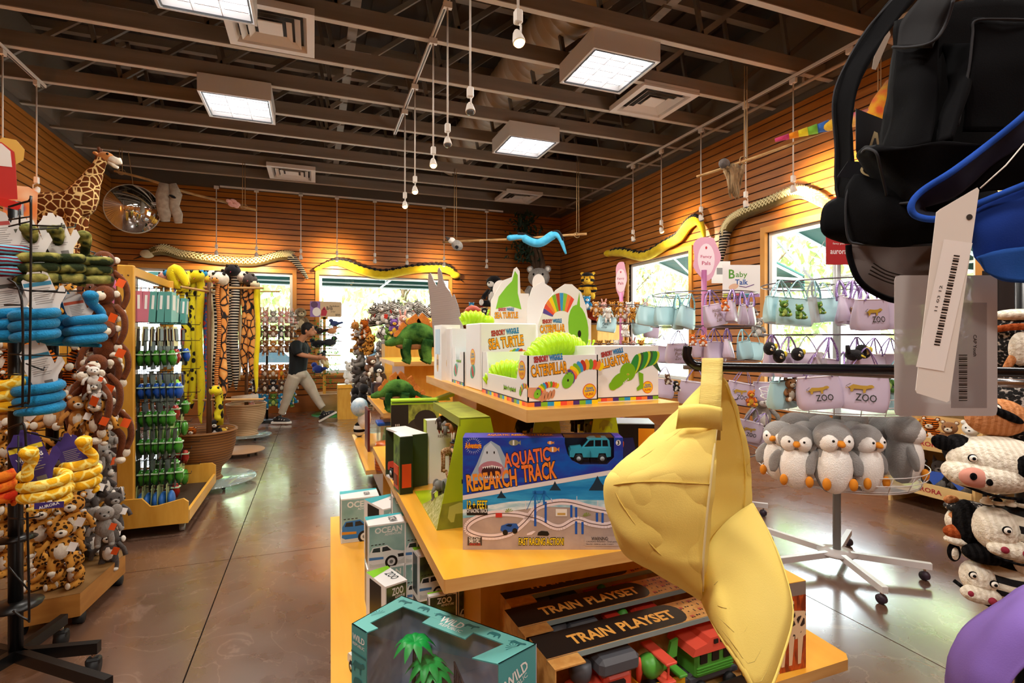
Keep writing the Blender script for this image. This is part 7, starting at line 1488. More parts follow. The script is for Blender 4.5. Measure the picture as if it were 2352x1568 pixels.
for i, (px, py, k) in enumerate(cl): plush(k, PD(px, py+14, 6.1), .19, .3*math.sin(i), 'brightly coloured %s toy behind the upper dinosaur, %s in the heap' % (k, ORD[i]), 'bright toys behind the dinosaur')
b = MB(); pq = PD(950, 790, 6.2); b.box((pq.x, pq.y, pq.z/2), (.7, .3, pq.z), wood_p); tag(b.build('display_block'), 'wooden block holding up the bright toys', 'block')
# ---------------------------------------------------------------- dinosaurs
dg = mat('dino_plush', '#1c421a', .9, tex='noise', c2='#5a8a3a', sc=9, thr=(.4, .62), bump=.5, bs=140, spec=.1); dp = fur('#c9742a', '#d98a3c')
def dino(px, py, z, s, label, tg, rz=0):
    p = PZ(px, py, z); r = thing('dinosaur_plush', label, 'soft toy', (p.x, p.y, z+.005), rz, 'green stegosaurus soft toys'); m = MB(); M = Sc(s, s, s)
    m.tube(cr([(-.62, 0, .46), (-.5, 0, .48), (-.38, 0, .52), (-.2, 0, .58), (.05, 0, .68), (.3, 0, .62), (.5, 0, .5), (.8, 0, .38), (1.05, 0, .36)], 3), [.04, .06, .07, .085, .09, .10, .11, .13, .16, .2, .23, .25, .26, .26, .25, .23, .2, .17, .14, .11, .09, .07, .05, .03, .02], dg, 14, M)
    for x, w in ((-.15, .1), (.28, .13)):
        for y in (-.15, .15): m.tube(cr([(x, y, .55), (x-.03, y*1.1, .3), (x, y*1.1, .12), (x-.03, y*1.1, .04)], 3), [w, w, w*.95, w*.9, w*.85, w*.8, w*.75, w*.75, w*.8, w*.7], dg, 10, M)
    m.build('body', r); b = MB()
    for i, (x, z_, q) in enumerate(((-.36, .60, .13), (-.2, .70, .19), (-.0, .82, .24), (.22, .84, .24), (.43, .74, .21), (.62, .58, .16), (.78, .46, .11))):
        for y in (-.05, .05): b.prism([(-q*.55, 0), (-q*.6, q*.6), (0, q*1.25), (q*.6, q*.5), (q*.5, 0)], .03, dp, M @ frame((x, y, z_), (0, -1, .0), (.1*(x-.1), 0, 1)) @ R((i % 2-.5)*.3))
    b.build('back_plates', r); b = MB(); b.ell((-.03, 0, .42), (.38, .12, .1), fur('#a87850', '#b88a60'), M); b.tube([(.5, 0, .4), (.85, 0, .32)], [.08, .03], fur('#a87850', '#b88a60'), 8, M); b.build('belly', r)
    b = MB()
    for y in (-1, 1): b.ell((-.5, y*.055, .52), .015, eyem, M, 6, 5)
    b.build('eyes', r); b = MB(); F = frame((tg[1]*s, -.24*s, tg[2]*s), (0, -1, 0), (.5, 0, 1)); b.prism([(-.035, -.03), (.035, -.03), (.035, .03), (-.035, .03)], .001, tg[0], F); 
    if tg[0] is tago: b.text('WILD', cardw, F, 0, .005, .05, .018, .0015, .02)
    b.build('hang_tag', r)
dino(950, 838, 1.2, .33, 'green stegosaurus toy with orange back plates on the far top shelf', (tagm, .75, .3)); dino(905, 948, .80, .29, 'green stegosaurus toy with an orange tag on the far middle shelf', (tago, .62, .32))
# other goods on the far table
def prop(name, label, cat, px, py, z, fn, rz=0, grp=None): p = PZ(px, py, z); b = MB(); fn(b); return tag(b.build(name, loc=(p.x, p.y, z+.001), rz=rz), label, cat, grp)
prop('red_playset_panel', 'dark red upright panel of a toy box on the far bottom shelf', 'toy box', 846, 1035, .35, lambda b: b.box((0, .1, .19), (.02, .3, .38), C('#5c1418', .4)))
prop('blue_plush', 'pale blue and white toy poking out left of the red panel', 'soft toy', 826, 1005, .35, lambda b: (b.ell((0, 0, .32), (.09, .08, .1), fur('#7ab0d0', '#dfe8ee', 12)), b.ell((.05, .02, .2), (.07, .07, .12), whf), b.ell((0, .05, .08), (.06, .06, .08), zebm)))
def tub(b): b.box((0, 0, .16), (.27, .16, .32), clearmat('tub_wall', (.9, .95, .92), .14, .05, .2, (.45, .55, .42))); b.box((0, 0, .335), (.29, .18, .03), C('#1f58b8', .3), bev=.008); b.box((0, 0, .36), (.22, .13, .03), clear)
prop('clear_toy_tub', 'clear tub with a blue lid and small green figures on the far bottom shelf', 'toy tub', 905, 1060, .35, tub)
for i, (px, py, c) in enumerate(((885, 1050, '#3f9a3a'), (900, 1052, '#4a463c'), (918, 1050, '#2f7a34'), (930, 1052, '#8a6a3a'))): prop('toy_figure', 'small %s figure inside the clear tub' % ('bright green', 'dark grey', 'deep green', 'brown')[i], 'toy figure', px, py, .35, lambda b: (b.ell((0, 0, .12), (.03, .03, .1), C(c, .5)), b.ell((.01, 0, .23), (.025, .025, .04), C(c, .5))), 0, 'figures in the clear tub')
prop('orange_barrel', 'orange plastic barrel of toys on the far bottom shelf', 'toy barrel', 886, 1080, .35, lambda b: (b.lathe([(.075, 0), (.085, .02), (.088, .11), (.085, .2), (.075, .225)], mat('orange_barrel', '#c8641c', .35, tex='wave', c2='#a84c10', sc=14, thr=(.4, .6)), 20), b.box((-.0, -.087, .13), (.08, .004, .06), C('#6a2e0c', .4))))
for i, (px, py, sx, h, c, l) in enumerate(((925, 900, .2, .13, '#2a2326', 'dark carton behind the lower dinosaur'), (985, 898, .22, .16, '#2e2a2a', 'black carton below the far top shelf'), (880, 893, .15, .12, '#2a2440', 'navy and red carton left of the lower dinosaur'))): prop('dark_carton', l, 'box', px, py+20, .8, lambda b: b.box((0, .35, h/2), (sx, .12, h), C(c, .4)), 0, 'dark cartons on the far middle shelf')
prop('clear_jar', 'clear round jar of small toys on the far middle shelf', 'jar', 950, 922, .8, lambda b: b.lathe([(.07, 0), (.09, .03), (.09, .12), (.07, .15), (.075, .17), (.001, .175)], clearmat('jar', (.9, .9, .9), .2, .03, .15, (.6, .6, .62)), 20, T(0, .25, 0)))
ab = PD(872, 850, 5.3); b = MB(); b.box((0, 0, 0), (.34, .24, .22), clearmat('acrylic', (.95, .96, .96), .12, .02)); tag(b.build('acrylic_bin', loc=(ab.x+.12, 5.6, .93)), 'clear acrylic bin left of the far table', 'bin')
for i, (px, py, d, k, l) in enumerate(((870, 870, 5.9, 'penguin', 'black and tan toy in the acrylic bin'), (850, 850, 5.9, 'otter', 'dark brown toy over the acrylic bin'), (858, 900, 6.0, 'wolf', 'grey whale-coloured toy below the bin'), (832, 893, 6.2, 'wolf', 'slate toy left of the acrylic bin'), (842, 925, 6.2, 'zebra', 'black and white toy in the low heap'), (815, 918, 6.2, 'panda', 'black and white striped toy at the left of the low heap'), (830, 910, 6.0, 'penguin', 'black and orange toy in the low heap'))): plush(k, PD(px, py+14, d), .24, .3*i, l, 'dark toys beside the far table', roll=.5*math.sin(i*3))
# ================================================================ person walking
PO = PD(700, 975, 8.6); PO.z = 0; sk = C('#a8705034'[:7], .6); Mx_ = T(*PO) @ R(-YAW)
pr = thing('person', 'person in a dark t-shirt and light trousers walking, looking down at a toy', 'person', M=Mx_)
def pxl(x, y, dy=0): return V(((x-700)*.0071, dy, (975-y)*.0071))
def body(name, parts, m_, vox=.012, sm=3):
    b = MB()
    for q in parts:
        if q[0] == 't': b.tube(cr(q[1], 5), [q[2][min(len(q[2])-1, int(i/5))]+(q[2][min(len(q[2])-1, int(i/5)+1)]-q[2][min(len(q[2])-1, int(i/5))])*((i % 5)/5) for i in range((len(q[1])-1)*5+1)], m_, 14, flat=q[3] if len(q) > 3 else 1)
        else: b.ell(q[1], q[2], m_, rot=q[3] if len(q) > 3 else None)
    return remesh(b.build(name, pr), vox, sm)
sk = C('#b07a58', .6); hd = pxl(709, 761)
def hand(p, d, s=1):
    """fingers from palm p along d"""
    d = d.normalized(); up = V((0, 0, 1)); n = d.cross(up).normalized(); out = [('e', tuple(p+d*.04), (.045, .022, .03))]
    for k in range(4): o_ = p+d*.07+up*(.022-.014*k)+n*(.0); out.append(('t', [o_, o_+d*.03+n*-.0, o_+d*(.055-.006*abs(k-1))-up*.015, o_+d*(.06-.006*abs(k-1))-up*.035], [.0095, .009, .008, .007]))
    out.append(('t', [p+d*.02+up*.02, p+d*.04+up*.045, p+d*.07+up*.05], [.012, .010, .008])); return out
hR, hL = pxl(737, 822, -.14), pxl(733, 827, .10)
skin = [('e', tuple(hd), (.088, .075, .115), (0, .35, 0)), ('e', tuple(hd+V((.045, 0, -.045))), (.05, .055, .06)), ('t', [hd+V((-.03, 0, -.06)), pxl(692, 783), pxl(688, 795)], [.055, .058, .07]), ('t', [hd+V((.085, 0, -.0)), hd+V((.115, 0, -.03)), hd+V((.095, 0, -.045))], [.012, .018, .012]),
        ('e', tuple(hd+V((.09, 0, -.068))), (.012, .025, .009)), ('e', tuple(hd+V((-.012, -.078, -.015))), (.018, .01, .03)), ('e', tuple(hd+V((-.012, .078, -.015))), (.018, .01, .03)),
        ('t', [pxl(692, 800, -.19), pxl(694, 812, -.2), pxl(714, 819, -.18), hR], [.045, .042, .036, .026]), ('t', [pxl(690, 800, .19), pxl(694, 818, .2), pxl(714, 826, .16), hL], [.045, .042, .036, .026])]+hand(hR, V((1, .25, -.15)))+hand(hL, V((1, -.25, -.1)))
body('body', skin, sk, .0075, 2)
b = MB()
for s in (-1, 1): b.ell(tuple(hd+V((.082, s*.03, .0))), (.006, .012, .005), C('#1a1210', .3)); b.ell(tuple(hd+V((.085, s*.032, .022))), (.006, .02, .004), C('#17100e', .8))
b.ell(tuple(hd+V((.094, 0, -.072))), (.006, .022, .003), C('#7a3f34', .6)); b.build('face_features', pr)
hm = mat('black_hair', '#0f0b0a', .7, bump=.6, bs=90)
body('hair', [('e', tuple(hd+V((-.02, 0, .035))), (.105, .09, .10), (0, .35, 0)), ('e', tuple(hd+V((-.05, 0, -.01))), (.07, .082, .09)), ('e', tuple(hd+V((.035, 0, .075))), (.045, .065, .03))], hm, .01, 1)
sh = C('#0a1012', .85)
body('t_shirt', [('t', [pxl(688, 787), pxl(686, 800), pxl(686, 825), pxl(684, 850), pxl(683, 864)], [.09, .145, .14, .135, .135], 1.25), ('t', [pxl(688, 792, -.1), pxl(692, 803, -.19), pxl(698, 815, -.21)], [.085, .075, .07]), ('t', [pxl(688, 792, .1), pxl(690, 803, .19), pxl(696, 815, .21)], [.085, .075, .07])], sh, .011, 3)
tr = mat('light_trousers', '#a89c88', .85, tex='noise', c2='#b5aa97', sc=8, thr=(.3, .7), bump=.3, bs=12)
body('trousers', [('e', tuple(pxl(685, 862)), (.15, .17, .12)), ('t', [pxl(682, 866, -.08), pxl(672, 890, -.09), pxl(666, 912, -.09), pxl(658, 935, -.09), pxl(652, 952, -.09)], [.11, .10, .075, .062, .055]), ('t', [pxl(690, 866, .08), pxl(706, 890, .09), pxl(716, 908, .09), pxl(728, 928, .09), pxl(737, 941, .09)], [.11, .095, .075, .065, .058])], tr, .012, 3)
def shoe(p, ang, label):
    b = MB(); M = T(*p) @ R(ang, 'Y'); b.tube(cr([(-.10, 0, .05), (-.02, 0, .055), (.08, 0, .04), (.155, 0, .03)], 4), [.04, .045, .048, .05, .052, .052, .05, .05, .048, .045, .04, .034, .025], C('#1a1a1c', .5), 12, M, flat=.9); b.prism([(-.13, -.045), (.12, -.05), (.17, -.03), (.185, 0), (.17, .03), (.12, .05), (-.13, .045)], .03, C('#d8d2c6', .6), M); b.tube([(0, 0, .06), (-.03, 0, .12)], [.042, .045], blackm, 12, M)
    for x in (.0, .04, .08): b.tube([(x, -.05, .07-x*.2), (x+.01, 0, .098-x*.25), (x, .05, .07-x*.2)], .006, C('#cfc8bc', .6), 6, M)
    b.build('shoe', pr)
shoe(pxl(652, 974, -.09)+V((-.02, 0, .01)), 0, 'l'); shoe(pxl(747, 965, .09), -.5, 'r')
b = MB(); p = Mx_ @ pxl(748, 835, -.03); b.ell(tuple(p), (.085, .045, .05), fur('#d8cc9a', '#e6dcb4'), rot=(0, .75, -YAW)); b.ell((p.x+.02, p.y-.02, p.z-.045), (.06, .035, .03), fur('#a89a50', '#b8aa60'), rot=(0, .75, -YAW)); tag(b.build('held_plush'), 'small cream and yellow toy held in the person\'s hands', 'soft toy')
# ================================================================ purse racks
lilp = mat('lilac_vinyl', '#c3b3c8', .35, spec=.5, coat=.15); blup = mat('mint_vinyl', '#a4cbd2', .35, spec=.5, coat=.15); glp = mat('purple_glitter', '#5a3c78', .25, tex='spots', c2='#a58ac4', sc=180, thr=(.2, .5), metal=.4); glb = mat('teal_glitter', '#4f98a4', .25, tex='spots', c2='#a5d4dc', sc=180, thr=(.2, .5), metal=.4)
inkm = C('#6b4f22', .5); lin_ = C('#efe6ee', .5)
def purse_proto(mt, st, emblem, strap_h=.10):
    """purse 0.2 wide, hanging from z=0 (strap top) ; faces -Y"""
    r = bpy.data.objects.new('toy_purse', None); scn.collection.objects.link(r); w, h, d = .19, .145, .085; z1 = -strap_h; z0 = z1-h; b = MB(); P = []
    for k in range(9):
        t = k/8; wz = w/2*(.93+.07*math.sin(PI*t)-.06*t); dz_ = d/2*(1.05-.7*t); z = z0+h*t
        if k == 0: wz *= .93; dz_ *= .85
        P.append([(wz*max(-1, min(1, 1.5*math.cos(a)))*(1-.0), dz_*math.sin(a), z-(.02*(max(0, math.cos(a)-.55)) if k > 6 else 0)) for a in [2*PI*i/20 for i in range(20)]])
    b.grid(P, mt, closed=True); b.add(P[0], [tuple(range(20))[::-1]], mt); b.tube(P[-1]+[P[-1][0]], .003, lin_ if mt is lilp else mt, 5); b.build('pouch', r)
    b = MB()
    for y in (-.02, .02):
        pts = cr([(-.055, y, z1-.005), (-.036, y, z1+strap_h*.45), (-.008, y*.3, -.006), (.008, y*.3, -.006), (.036, y, z1+strap_h*.45), (.055, y, z1-.005)], 4); b.tube(pts, .006, st, 6, flat=.35, up=(0, 1, 0))
    b.build('strap', r)
    if emblem:
        F = frame((0, -.0345, z0+h*.5), (0, -1, .205), (0, 0, 1)); b = MB()
        if emblem == 'park':
            for t, y, w_ in (('Hattier', .033, .085), ('Park', .0, .062), ('Zoo', -.033, .05)): b.text(t, inkm if mt is lilp else C('#20282a', .5), F, -.005+y*.2, y, w_, .027, .0012, .0, 0, .25)
        else:
            b.text('ZOO', C('#2c2c26', .5), F, .01, -.02, .07, .028, .0012, .01); b.poly([(-.01+x*.075, .02+y*.06) for x, y in cat_sil(1, 0)], C('#b08a2c', .5), F, .0012); b.tube([F @ V((-.045, .01, .001)), F @ V((-.06, .02, .001)), F @ V((-.045, .03, .001))], .001, C('#2c2c26', .5), 5)
        b.build('emblem', r)
    return r
PR = {}
def purse(kind, p, rz, label, s=1.0, tilt=0):
    if kind not in PR:
        a = {'lp': (lilp, glp, 'park'), 'lz': (lilp, glp, 'zoo'), 'lo': (lilp, glp, None), 'bp': (blup, glb, 'park'), 'bo': (blup, glb, None)}[kind]; PR[kind] = purse_proto(*a); o = PR[kind]
    else: o = dup(PR[kind])
    o.matrix_basis = T(*p) @ R(rz+.5*math.sin(p[0]*40)) @ R(tilt+.14*math.sin(p[0]*77+p[2]*9), 'Y') @ R(.12*math.sin(p[1]*50), 'X') @ Sc(s, s, s); tag(o, label, 'toy purse', 'toy purses on the ring racks'); return o
rw = C('#d8d4d4', .3); rdk = C('#5a5058', .35, metal=.5)
def spin(name, label, c, ztop, polem, rings, feet=True, bask=()):
    t = thing(name, label, 'display rack', (c.x, c.y, 0)); b = MB(); b.cyl((0, 0, .1), (0, 0, ztop), .022, polem, seg=16); b.lathe([(.10, .085), (.11, .10), (.03, .115)], rw, 20); b.build('pole', t)
    for k in range(5):
        a = k*2*PI/5+(-.75); e = V((math.cos(a)*.47, math.sin(a)*.47, .085)); b = MB(); b.bar((0, 0, .09), e, .03, .035, rw); b.build('leg', t)
        q = e*.93; b = MB(); b.cyl((q.x-.012, q.y, .026), (q.x+.012, q.y, .026), .026, C('#3a2c3a', .4), seg=14); b.cyl((q.x, q.y, .03), (q.x, q.y, .08), .007, chrome); b.build('caster', t)
    for z, r in rings:
        b = MB(); b.tube([(r*math.cos(a*PI/18), r*math.sin(a*PI/18), z) for a in range(37)], .004, rdk, 6)
        for a in range(6): q = a*PI/3; b.bar((0, 0, z), (r*math.cos(q), r*math.sin(q), z), .005, .005, rdk)
        b.build('ring', t)
    for z, r in bask:
        b = MB()
        for zz, r2 in ((z, r*.93), (z+.012, r*.94), (z+.05, r), (z+.095, r*1.02)): b.tube([(r2*math.cos(a*PI/20), r2*math.sin(a*PI/20), zz) for a in range(41)], .0028, rw, 6)
        for a in range(20): q = a*PI/10; b.tube([(r*.93*math.cos(q), r*.93*math.sin(q), z), (r*1.02*math.cos(q), r*1.02*math.sin(q), z+.095)], .0022, rw, 5)
        b.lathe([(.03, z), (r*.93, z+.001)], clearmat('basket_floor', (.95, .95, .95), .05, .2, .4, (.7, .7, .7)), 30, cap=False); b.build('basket', t)
    return t
c1 = PZ(1922, 1303, 0); c2 = PD(1617, 775, 4.3); c2.z = 0; c3 = PD(1427, 775, 5.9); c3.z = 0
dC = 3.2
def zy(y, d): return H+(HZ-y)*d/FPX
spin('spinner_rack', 'white legged spinner rack with a basket of grey penguins and tiers of purses', c1, 1.98, C('#8f9290', .35), [(zy(638, 2.85), .42), (zy(768, 2.85), .42)], bask=((.975, .42), (.565, .44)))
spin('spinner_rack', 'spinner rack with a purple pole and pink sign holding lilac and blue purses', c2, 1.95, C('#a05a86', .4), [(zy(668, 3.95), .4), (zy(748, 3.95), .42), (zy(835, 3.95), .42), (zy(915, 3.95), .42), (.5, .40)])
spin('spinner_rack', 'farthest spinner rack with a pink sign, purses and tiny animals', c3, 1.9, C('#b86a94', .4), [(zy(700, 5.6), .36), (zy(742, 5.6), .38), (zy(790, 5.6), .38)])
back = math.atan2(-c1.y, -c1.x)
def onring(c, r, px, d, y): return PD(px, y, d)
Ls = [  # px, strap top y, depth, kind, facing, size, tilt, words
 (1792, 640, 2.95, 'bo', .3, 1, 0, 'pale blue purse with a green toy, far left of the near rack top tier'), (1832, 640, 2.85, 'bo', .0, 1, .05, 'pale blue purse with a green toy, second in the near rack top tier'), (1868, 640, 2.9, 'bo', .4, .95, 0, 'pale blue purse behind the clear strip, near rack top tier'), (1890, 645, 3.1, 'bo', -.4, .95, .1, 'pale blue purse at the rear of the near rack top tier'),
 (1928, 640, 2.95, 'lo', 1.1, 1, 0, 'lilac purse turned sideways, left in the near rack top tier'), (1958, 640, 2.9, 'lo', 1.0, 1, 0, 'second sideways lilac purse in the near rack top tier'), (2005, 635, 2.75, 'lz', -.15, 1.1, .05, 'lilac purse with the leopard and ZOO emblem, near rack top tier'), (2060, 640, 2.8, 'lo', -.5, 1.05, 0, 'lilac purse partly behind the grey tag, near rack top tier'), (1975, 652, 3.3, 'lo', .2, 1.1, 0, 'lilac purse at the rear of the near rack top tier'),
 (1773, 765, 2.95, 'lo', .2, .95, 0, 'lilac purse holding a penguin, far left of the near rack middle tier'), (1812, 768, 2.85, 'lo', .1, .9, 0, 'lilac purse holding a penguin, second in the near rack middle tier'), (1852, 768, 2.85, 'lo', -.1, .9, 0, 'lilac purse holding a penguin, third in the near rack middle tier'), (1905, 770, 2.8, 'lz', 0, 1.15, 0, 'wide lilac purse in the middle of the near rack middle tier'), (1968, 770, 2.85, 'lo', .3, .9, 0, 'lilac purse with a black toucan toy, near rack middle tier'), (2008, 772, 2.9, 'lo', -.2, .9, 0, 'lilac purse with a grey toy, near rack middle tier'), (2045, 772, 2.95, 'lo', -.4, .9, 0, 'lilac purse at the right of the near rack middle tier'),
 (1497, 672, 4.1, 'bo', .5, 1, .25, 'pale blue purse, first in the middle rack top tier'), (1527, 672, 4.0, 'bo', .6, .95, 0, 'pale blue purse, second in the middle rack top tier'), (1556, 672, 3.95, 'bo', .9, 1.05, 0, 'pale blue purse, third in the middle rack top tier'), (1586, 670, 3.9, 'bo', 1.0, 1.05, .1, 'pale blue purse, fourth in the middle rack top tier'),
 (1630, 662, 3.85, 'lp', 0, 1.08, -.05, 'lilac purse lettered with the park name, front of the middle rack top tier'), (1682, 660, 3.9, 'lp', .8, 1.0, .1, 'lilac purse with a fox toy, turned right, middle rack top tier'), (1704, 665, 4.0, 'lo', .9, 1, 0, 'lilac purse behind the fox one, middle rack top tier'), (1726, 668, 4.05, 'lo', 1.0, 1, -.15, 'last lilac purse on the right of the middle rack top tier'),
 (1558, 755, 4.0, 'lp', .1, 1.0, .12, 'lilac lettered purse at the left of the middle rack second tier'), (1608, 750, 3.9, 'lo', 0, .85, 0, 'lilac purse with two fox toys, middle rack second tier'), (1640, 750, 3.9, 'lo', .8, 1, 0, 'tall sideways lilac purse, middle rack second tier'), (1670, 750, 3.9, 'lo', .5, .9, 0, 'rounded lilac purse, middle rack second tier'), (1704, 752, 3.95, 'bo', .3, .9, 0, 'teal purse on the right of the middle rack second tier'), (1732, 755, 4.0, 'bo', -.2, .9, 0, 'last teal purse of the middle rack second tier'), (1520, 765, 4.25, 'lo', .4, .9, 0, 'brownish lilac purse at the far left of the second tier'),
 (1528, 838, 4.0, 'lo', .2, .95, 0, 'lilac purse with brown and black toys, left of the third tier'), (1600, 838, 3.9, 'lo', .1, 1.15, 0, 'wide lilac purse behind the yellow cap strap'), (1712, 842, 3.9, 'lz', -.1, 1.1, .05, 'lilac purse with the ZOO emblem right of the yellow cap'), (1757, 845, 4.0, 'lo', -.6, .95, .1, 'lilac purse at the right edge of the third tier'), (1735, 935, 3.95, 'lz', .3, 1, .1, 'lilac purse with an emblem beside the yellow cap, lowest tier'), (1758, 945, 3.98, 'lo', -.5, 1.05, .2, 'plain lilac purse at the right of the lowest tier'),
 (1400, 700, 5.6, 'bp', .1, 1.1, .1, 'pale blue lettered purse on the farthest rack'), (1462, 702, 5.6, 'bo', -.1, 1.15, -.15, 'plain pale blue purse on the farthest rack'), (1500, 725, 5.7, 'lo', .2, .9, 0, 'small lilac purse behind the blue ones')]
for px, y, d, k, rz, s, tl, w_ in Ls: purse(k, PD(px, y+4, d), rz-YAW, w_, s, tl)
hds = [(1800, 715, 2.8, 'green', .09, 'green and yellow toy in the first blue purse'), (1836, 722, 2.75, 'green', .08, 'green and yellow toy in the second blue purse'), (1881, 712, 2.85, 'green', .07, 'green toy in the third blue purse'), (1664, 706, 3.8, 'fox', .09, 'fox toy leaning out of a lilac purse'), (1590, 785, 3.8, 'fox', .085, 'left of two fox toys in the second tier purse'), (1614, 787, 3.78, 'fox', .085, 'right of two fox toys in the second tier purse'), (1960, 722, 2.85, 'bear', .06, 'brown toy between the lilac purses'), (1533, 875, 3.85, 'otter', .08, 'dark brown toy in the third tier purse'), (1552, 890, 3.85, 'penguin', .08, 'black toy in the third tier purse'), (1435, 765, 5.4, 'white', .13, 'white fluffy toy beside the blue purse'),
 (1724, 920, 3.9, 'orange', .12, 'orange toy below the emblem purse'), (1750, 955, 4.2, 'koala', .3, 'pale grey long toy hanging behind the lilac purses'), (1740, 760, 4.2, 'koala', .16, 'grey curly toy right of the middle rack'), (1725, 715, 4.2, 'koala', .12, 'grey toy beside the last lilac purse')]
for i, (px, y, d, k, s, l) in enumerate(hds): plush(k, PD(px, y+s*.9*FPX/d*.35, d), s, -YAW+.2*math.sin(i), l, 'small toys around the purses', 'hang' if s > .2 else 'sit')
def pengy(px, y, d, l):
    p = PD(px, y, d); b = MB(); b.ell((0, 0, 0), (.033, .03, .036), blkf); b.ell((0, -.022, -.004), (.012, .012, .01), creamf); b.tube([(0, -.03, .004), (.002, -.045, -.012), (0, -.04, -.022)], [.006, .004, .001], blk, 8); b.ell((.024, -.014, .012), (.01, .012, .016), C('#d9c23a', .8)); b.tube([(-.004, -.028, .014), (.006, -.03, .01), (.004, -.031, -.003), (-.006, -.031, -.004)], .003, whf, 6); tag(b.build('penguin_head_toy', loc=p, rz=-YAW), l, 'soft toy', 'black penguin toys in the purses')
for i, (px, y) in enumerate(((1768, 800), (1790, 818), (1832, 813), (1985, 808))): pengy(px, y, 2.78, 'black penguin toy peeking from a lilac purse, %s from the left' % ORD[i])
b = MB(); p = PD(1962, 815, 2.72); b.ell((0, 0, 0), (.05, .04, .03), blkf); b.ell((.055, 0, .02), (.035, .03, .035), blkf); b.ell((.065, -.02, .022), (.018, .015, .022), C('#e6d27a', .8)); b.tube([(-.04, 0, .01), (-.05, 0, .05)], [.014, .01], blkf, 8); b.tube([(.0, -.035, 0), (.02, -.045, -.012)], [.006, .004], C('#d9c23a', .7), 6); tag(b.build('toucan_toy', loc=p), 'black and yellow bird toy lying over the middle tier purse', 'soft toy')
# purses lying in the upper basket
for i, (px, y, k, d, s, w_) in enumerate(((1800, 905, 'bo', 2.85, 1.0, 'pale blue purse lying at the left of the wire basket'), (1872, 900, 'lz', 2.75, 1.15, 'lilac emblem purse lying in the front left of the basket'), (1990, 898, 'lz', 2.7, 1.3, 'lilac emblem purse lying in the front right of the basket'), (2060, 905, 'bo', 2.85, 1.1, 'teal purse at the right of the basket'), (1940, 885, 'lo', 3.2, 1.2, 'lilac purse at the back of the basket'))):
    o = purse(k, PD(px, y, d)+V((0, 0, .17*s)), -YAW, w_, s); o.matrix_basis = o.matrix_basis @ T(0, 0, .0)
for i, (px, y, k, s, l) in enumerate(((1815, 905, 'bear', .13, 'tan beaver toy head above the basket rim, left'), (1898, 898, 'otter', .13, 'brown toy head above the basket rim, middle'), (2035, 885, 'green', .13, 'green crocodile coloured toy in the basket, right'))): plush(k, PD(px, y+16, 2.85), s, -YAW, l, 'toy heads above the purse basket')
# penguins
pg = fur('#8f8d8c', '#a09e9c', 12); pw = fur('#f0ede8', '#fbf8f4', 12); pO = C('#d9861a', .8)
def penguin():
    r = bpy.data.objects.new('penguin_plush', None); scn.collection.objects.link(r); b = MB()
    b.ell((0, .005, .125), (.088, .075, .135), pg); b.ell((0, -.022, .12), (.082, .068, .125), pw); b.ell((0, .0, .265), (.092, .082, .08), pg, seg=16, rg=10)
    for x in (-1, 1): b.ell((x*.033, -.03, .25), (.046, .06, .052), pw); b.ell((x*.036, -.086, .262), .0065, eyem, seg=8, rg=6)
    b.tube([(0, .03, .31), (0, .045, .33)], [.03, .01], pg, 8); b.build('body', r)
    for x in (-1, 1):
        b = MB(); b.tube(cr([(x*.07, .0, .19), (x*.105, -.01, .14), (x*.115, -.02, .08)], 4), [.022, .028, .03, .032, .032, .03, .026, .02, .012], pg, 10, flat=.5); b.build('wing', r)
        b = MB(); b.ell((x*.062, -.075, .055), (.02, .018, .03), pO); b.build('foot', r)
    b = MB(); b.tube([(0, -.076, .25), (0, -.10, .244), (0, -.108, .24)], [.017, .012, .004], pO, 10, flat=1.2); b.build('beak', r); return r
p0 = penguin(); n_ = 0
for i, (px, d, rz, s) in enumerate(((1912, 2.80, -.1, 1.06), (1985, 2.84, .25, 1.0), (1828, 2.88, -.45, .98), (1790, 3.06, -.9, .95), (2075, 3.0, 1.25, 1.08), (1850, 3.05, -.3, .95), (1960, 3.04, .3, .95), (1888, 3.22, .1, .98), (2030, 3.18, .8, 1.0), (1826, 3.28, -.5, 1.0), (1955, 3.42, 2.8, 1.05), (2010, 3.5, 2.5, 1.02), (1870, 3.5, 3.0, 1.02), (1920, 3.1, .2, .96))):
    o = p0 if i == 0 else dup(p0); p = PD(px, 775, d); o.matrix_basis = T(p.x, p.y, .58) @ R(-YAW+rz) @ Sc(s, s, s*1.03)
    tag(o, 'grey and white penguin soft toy in the wire basket, %s' % ('front centre', 'front, right of centre', 'front left', 'far left, in profile', 'far right, turned sideways', 'behind the front left one', 'behind the front right one', 'middle of the basket', 'rear right', 'rear left', 'at the back, turned away', 'back right, turned away', 'back left, turned away', 'behind the centre one')[i], 'soft toy', 'grey penguins in the basket')
# ---------------------------------------------------------------- signs
pk1 = C('#d9a3b8', .5)
def sign(name, label, px, y, d, w, h, mt, fn=None, shape=None, n=(-.35, -1, 0), grp=None):
    F = frame(PD(px, y, d), n, (0, 0, 1)); b = MB(); b.prism(shape or [(-w/2, -h/2), (w/2, -h/2), (w/2, h/2), (-w/2, h/2)], .004, mt, F, z0=-.004)
    if fn: fn(b, F)
    return tag(b.build(name), label, 'sign', grp)
def cloud(w, h): return [(w*.5*math.cos(a)*(1+.12*math.cos(5*a)), h*.5*math.sin(a)*(1+.1*math.sin(3*a))) for a in [k*PI/16 for k in range(32)]]
def fp(b, F): b.oval(0, -.02, .07, .13, C('#ead6de', .5), F, .001); [b.text(t, C('#b3365c', .5), F, 0, y, w, .03, .0015, .01) for t, y, w in (('Fancy', .0, .09), ('Pals', -.05, .07))]; b.oval(0, .075, .008, .012, C('#c4283c', .5), F, .002)
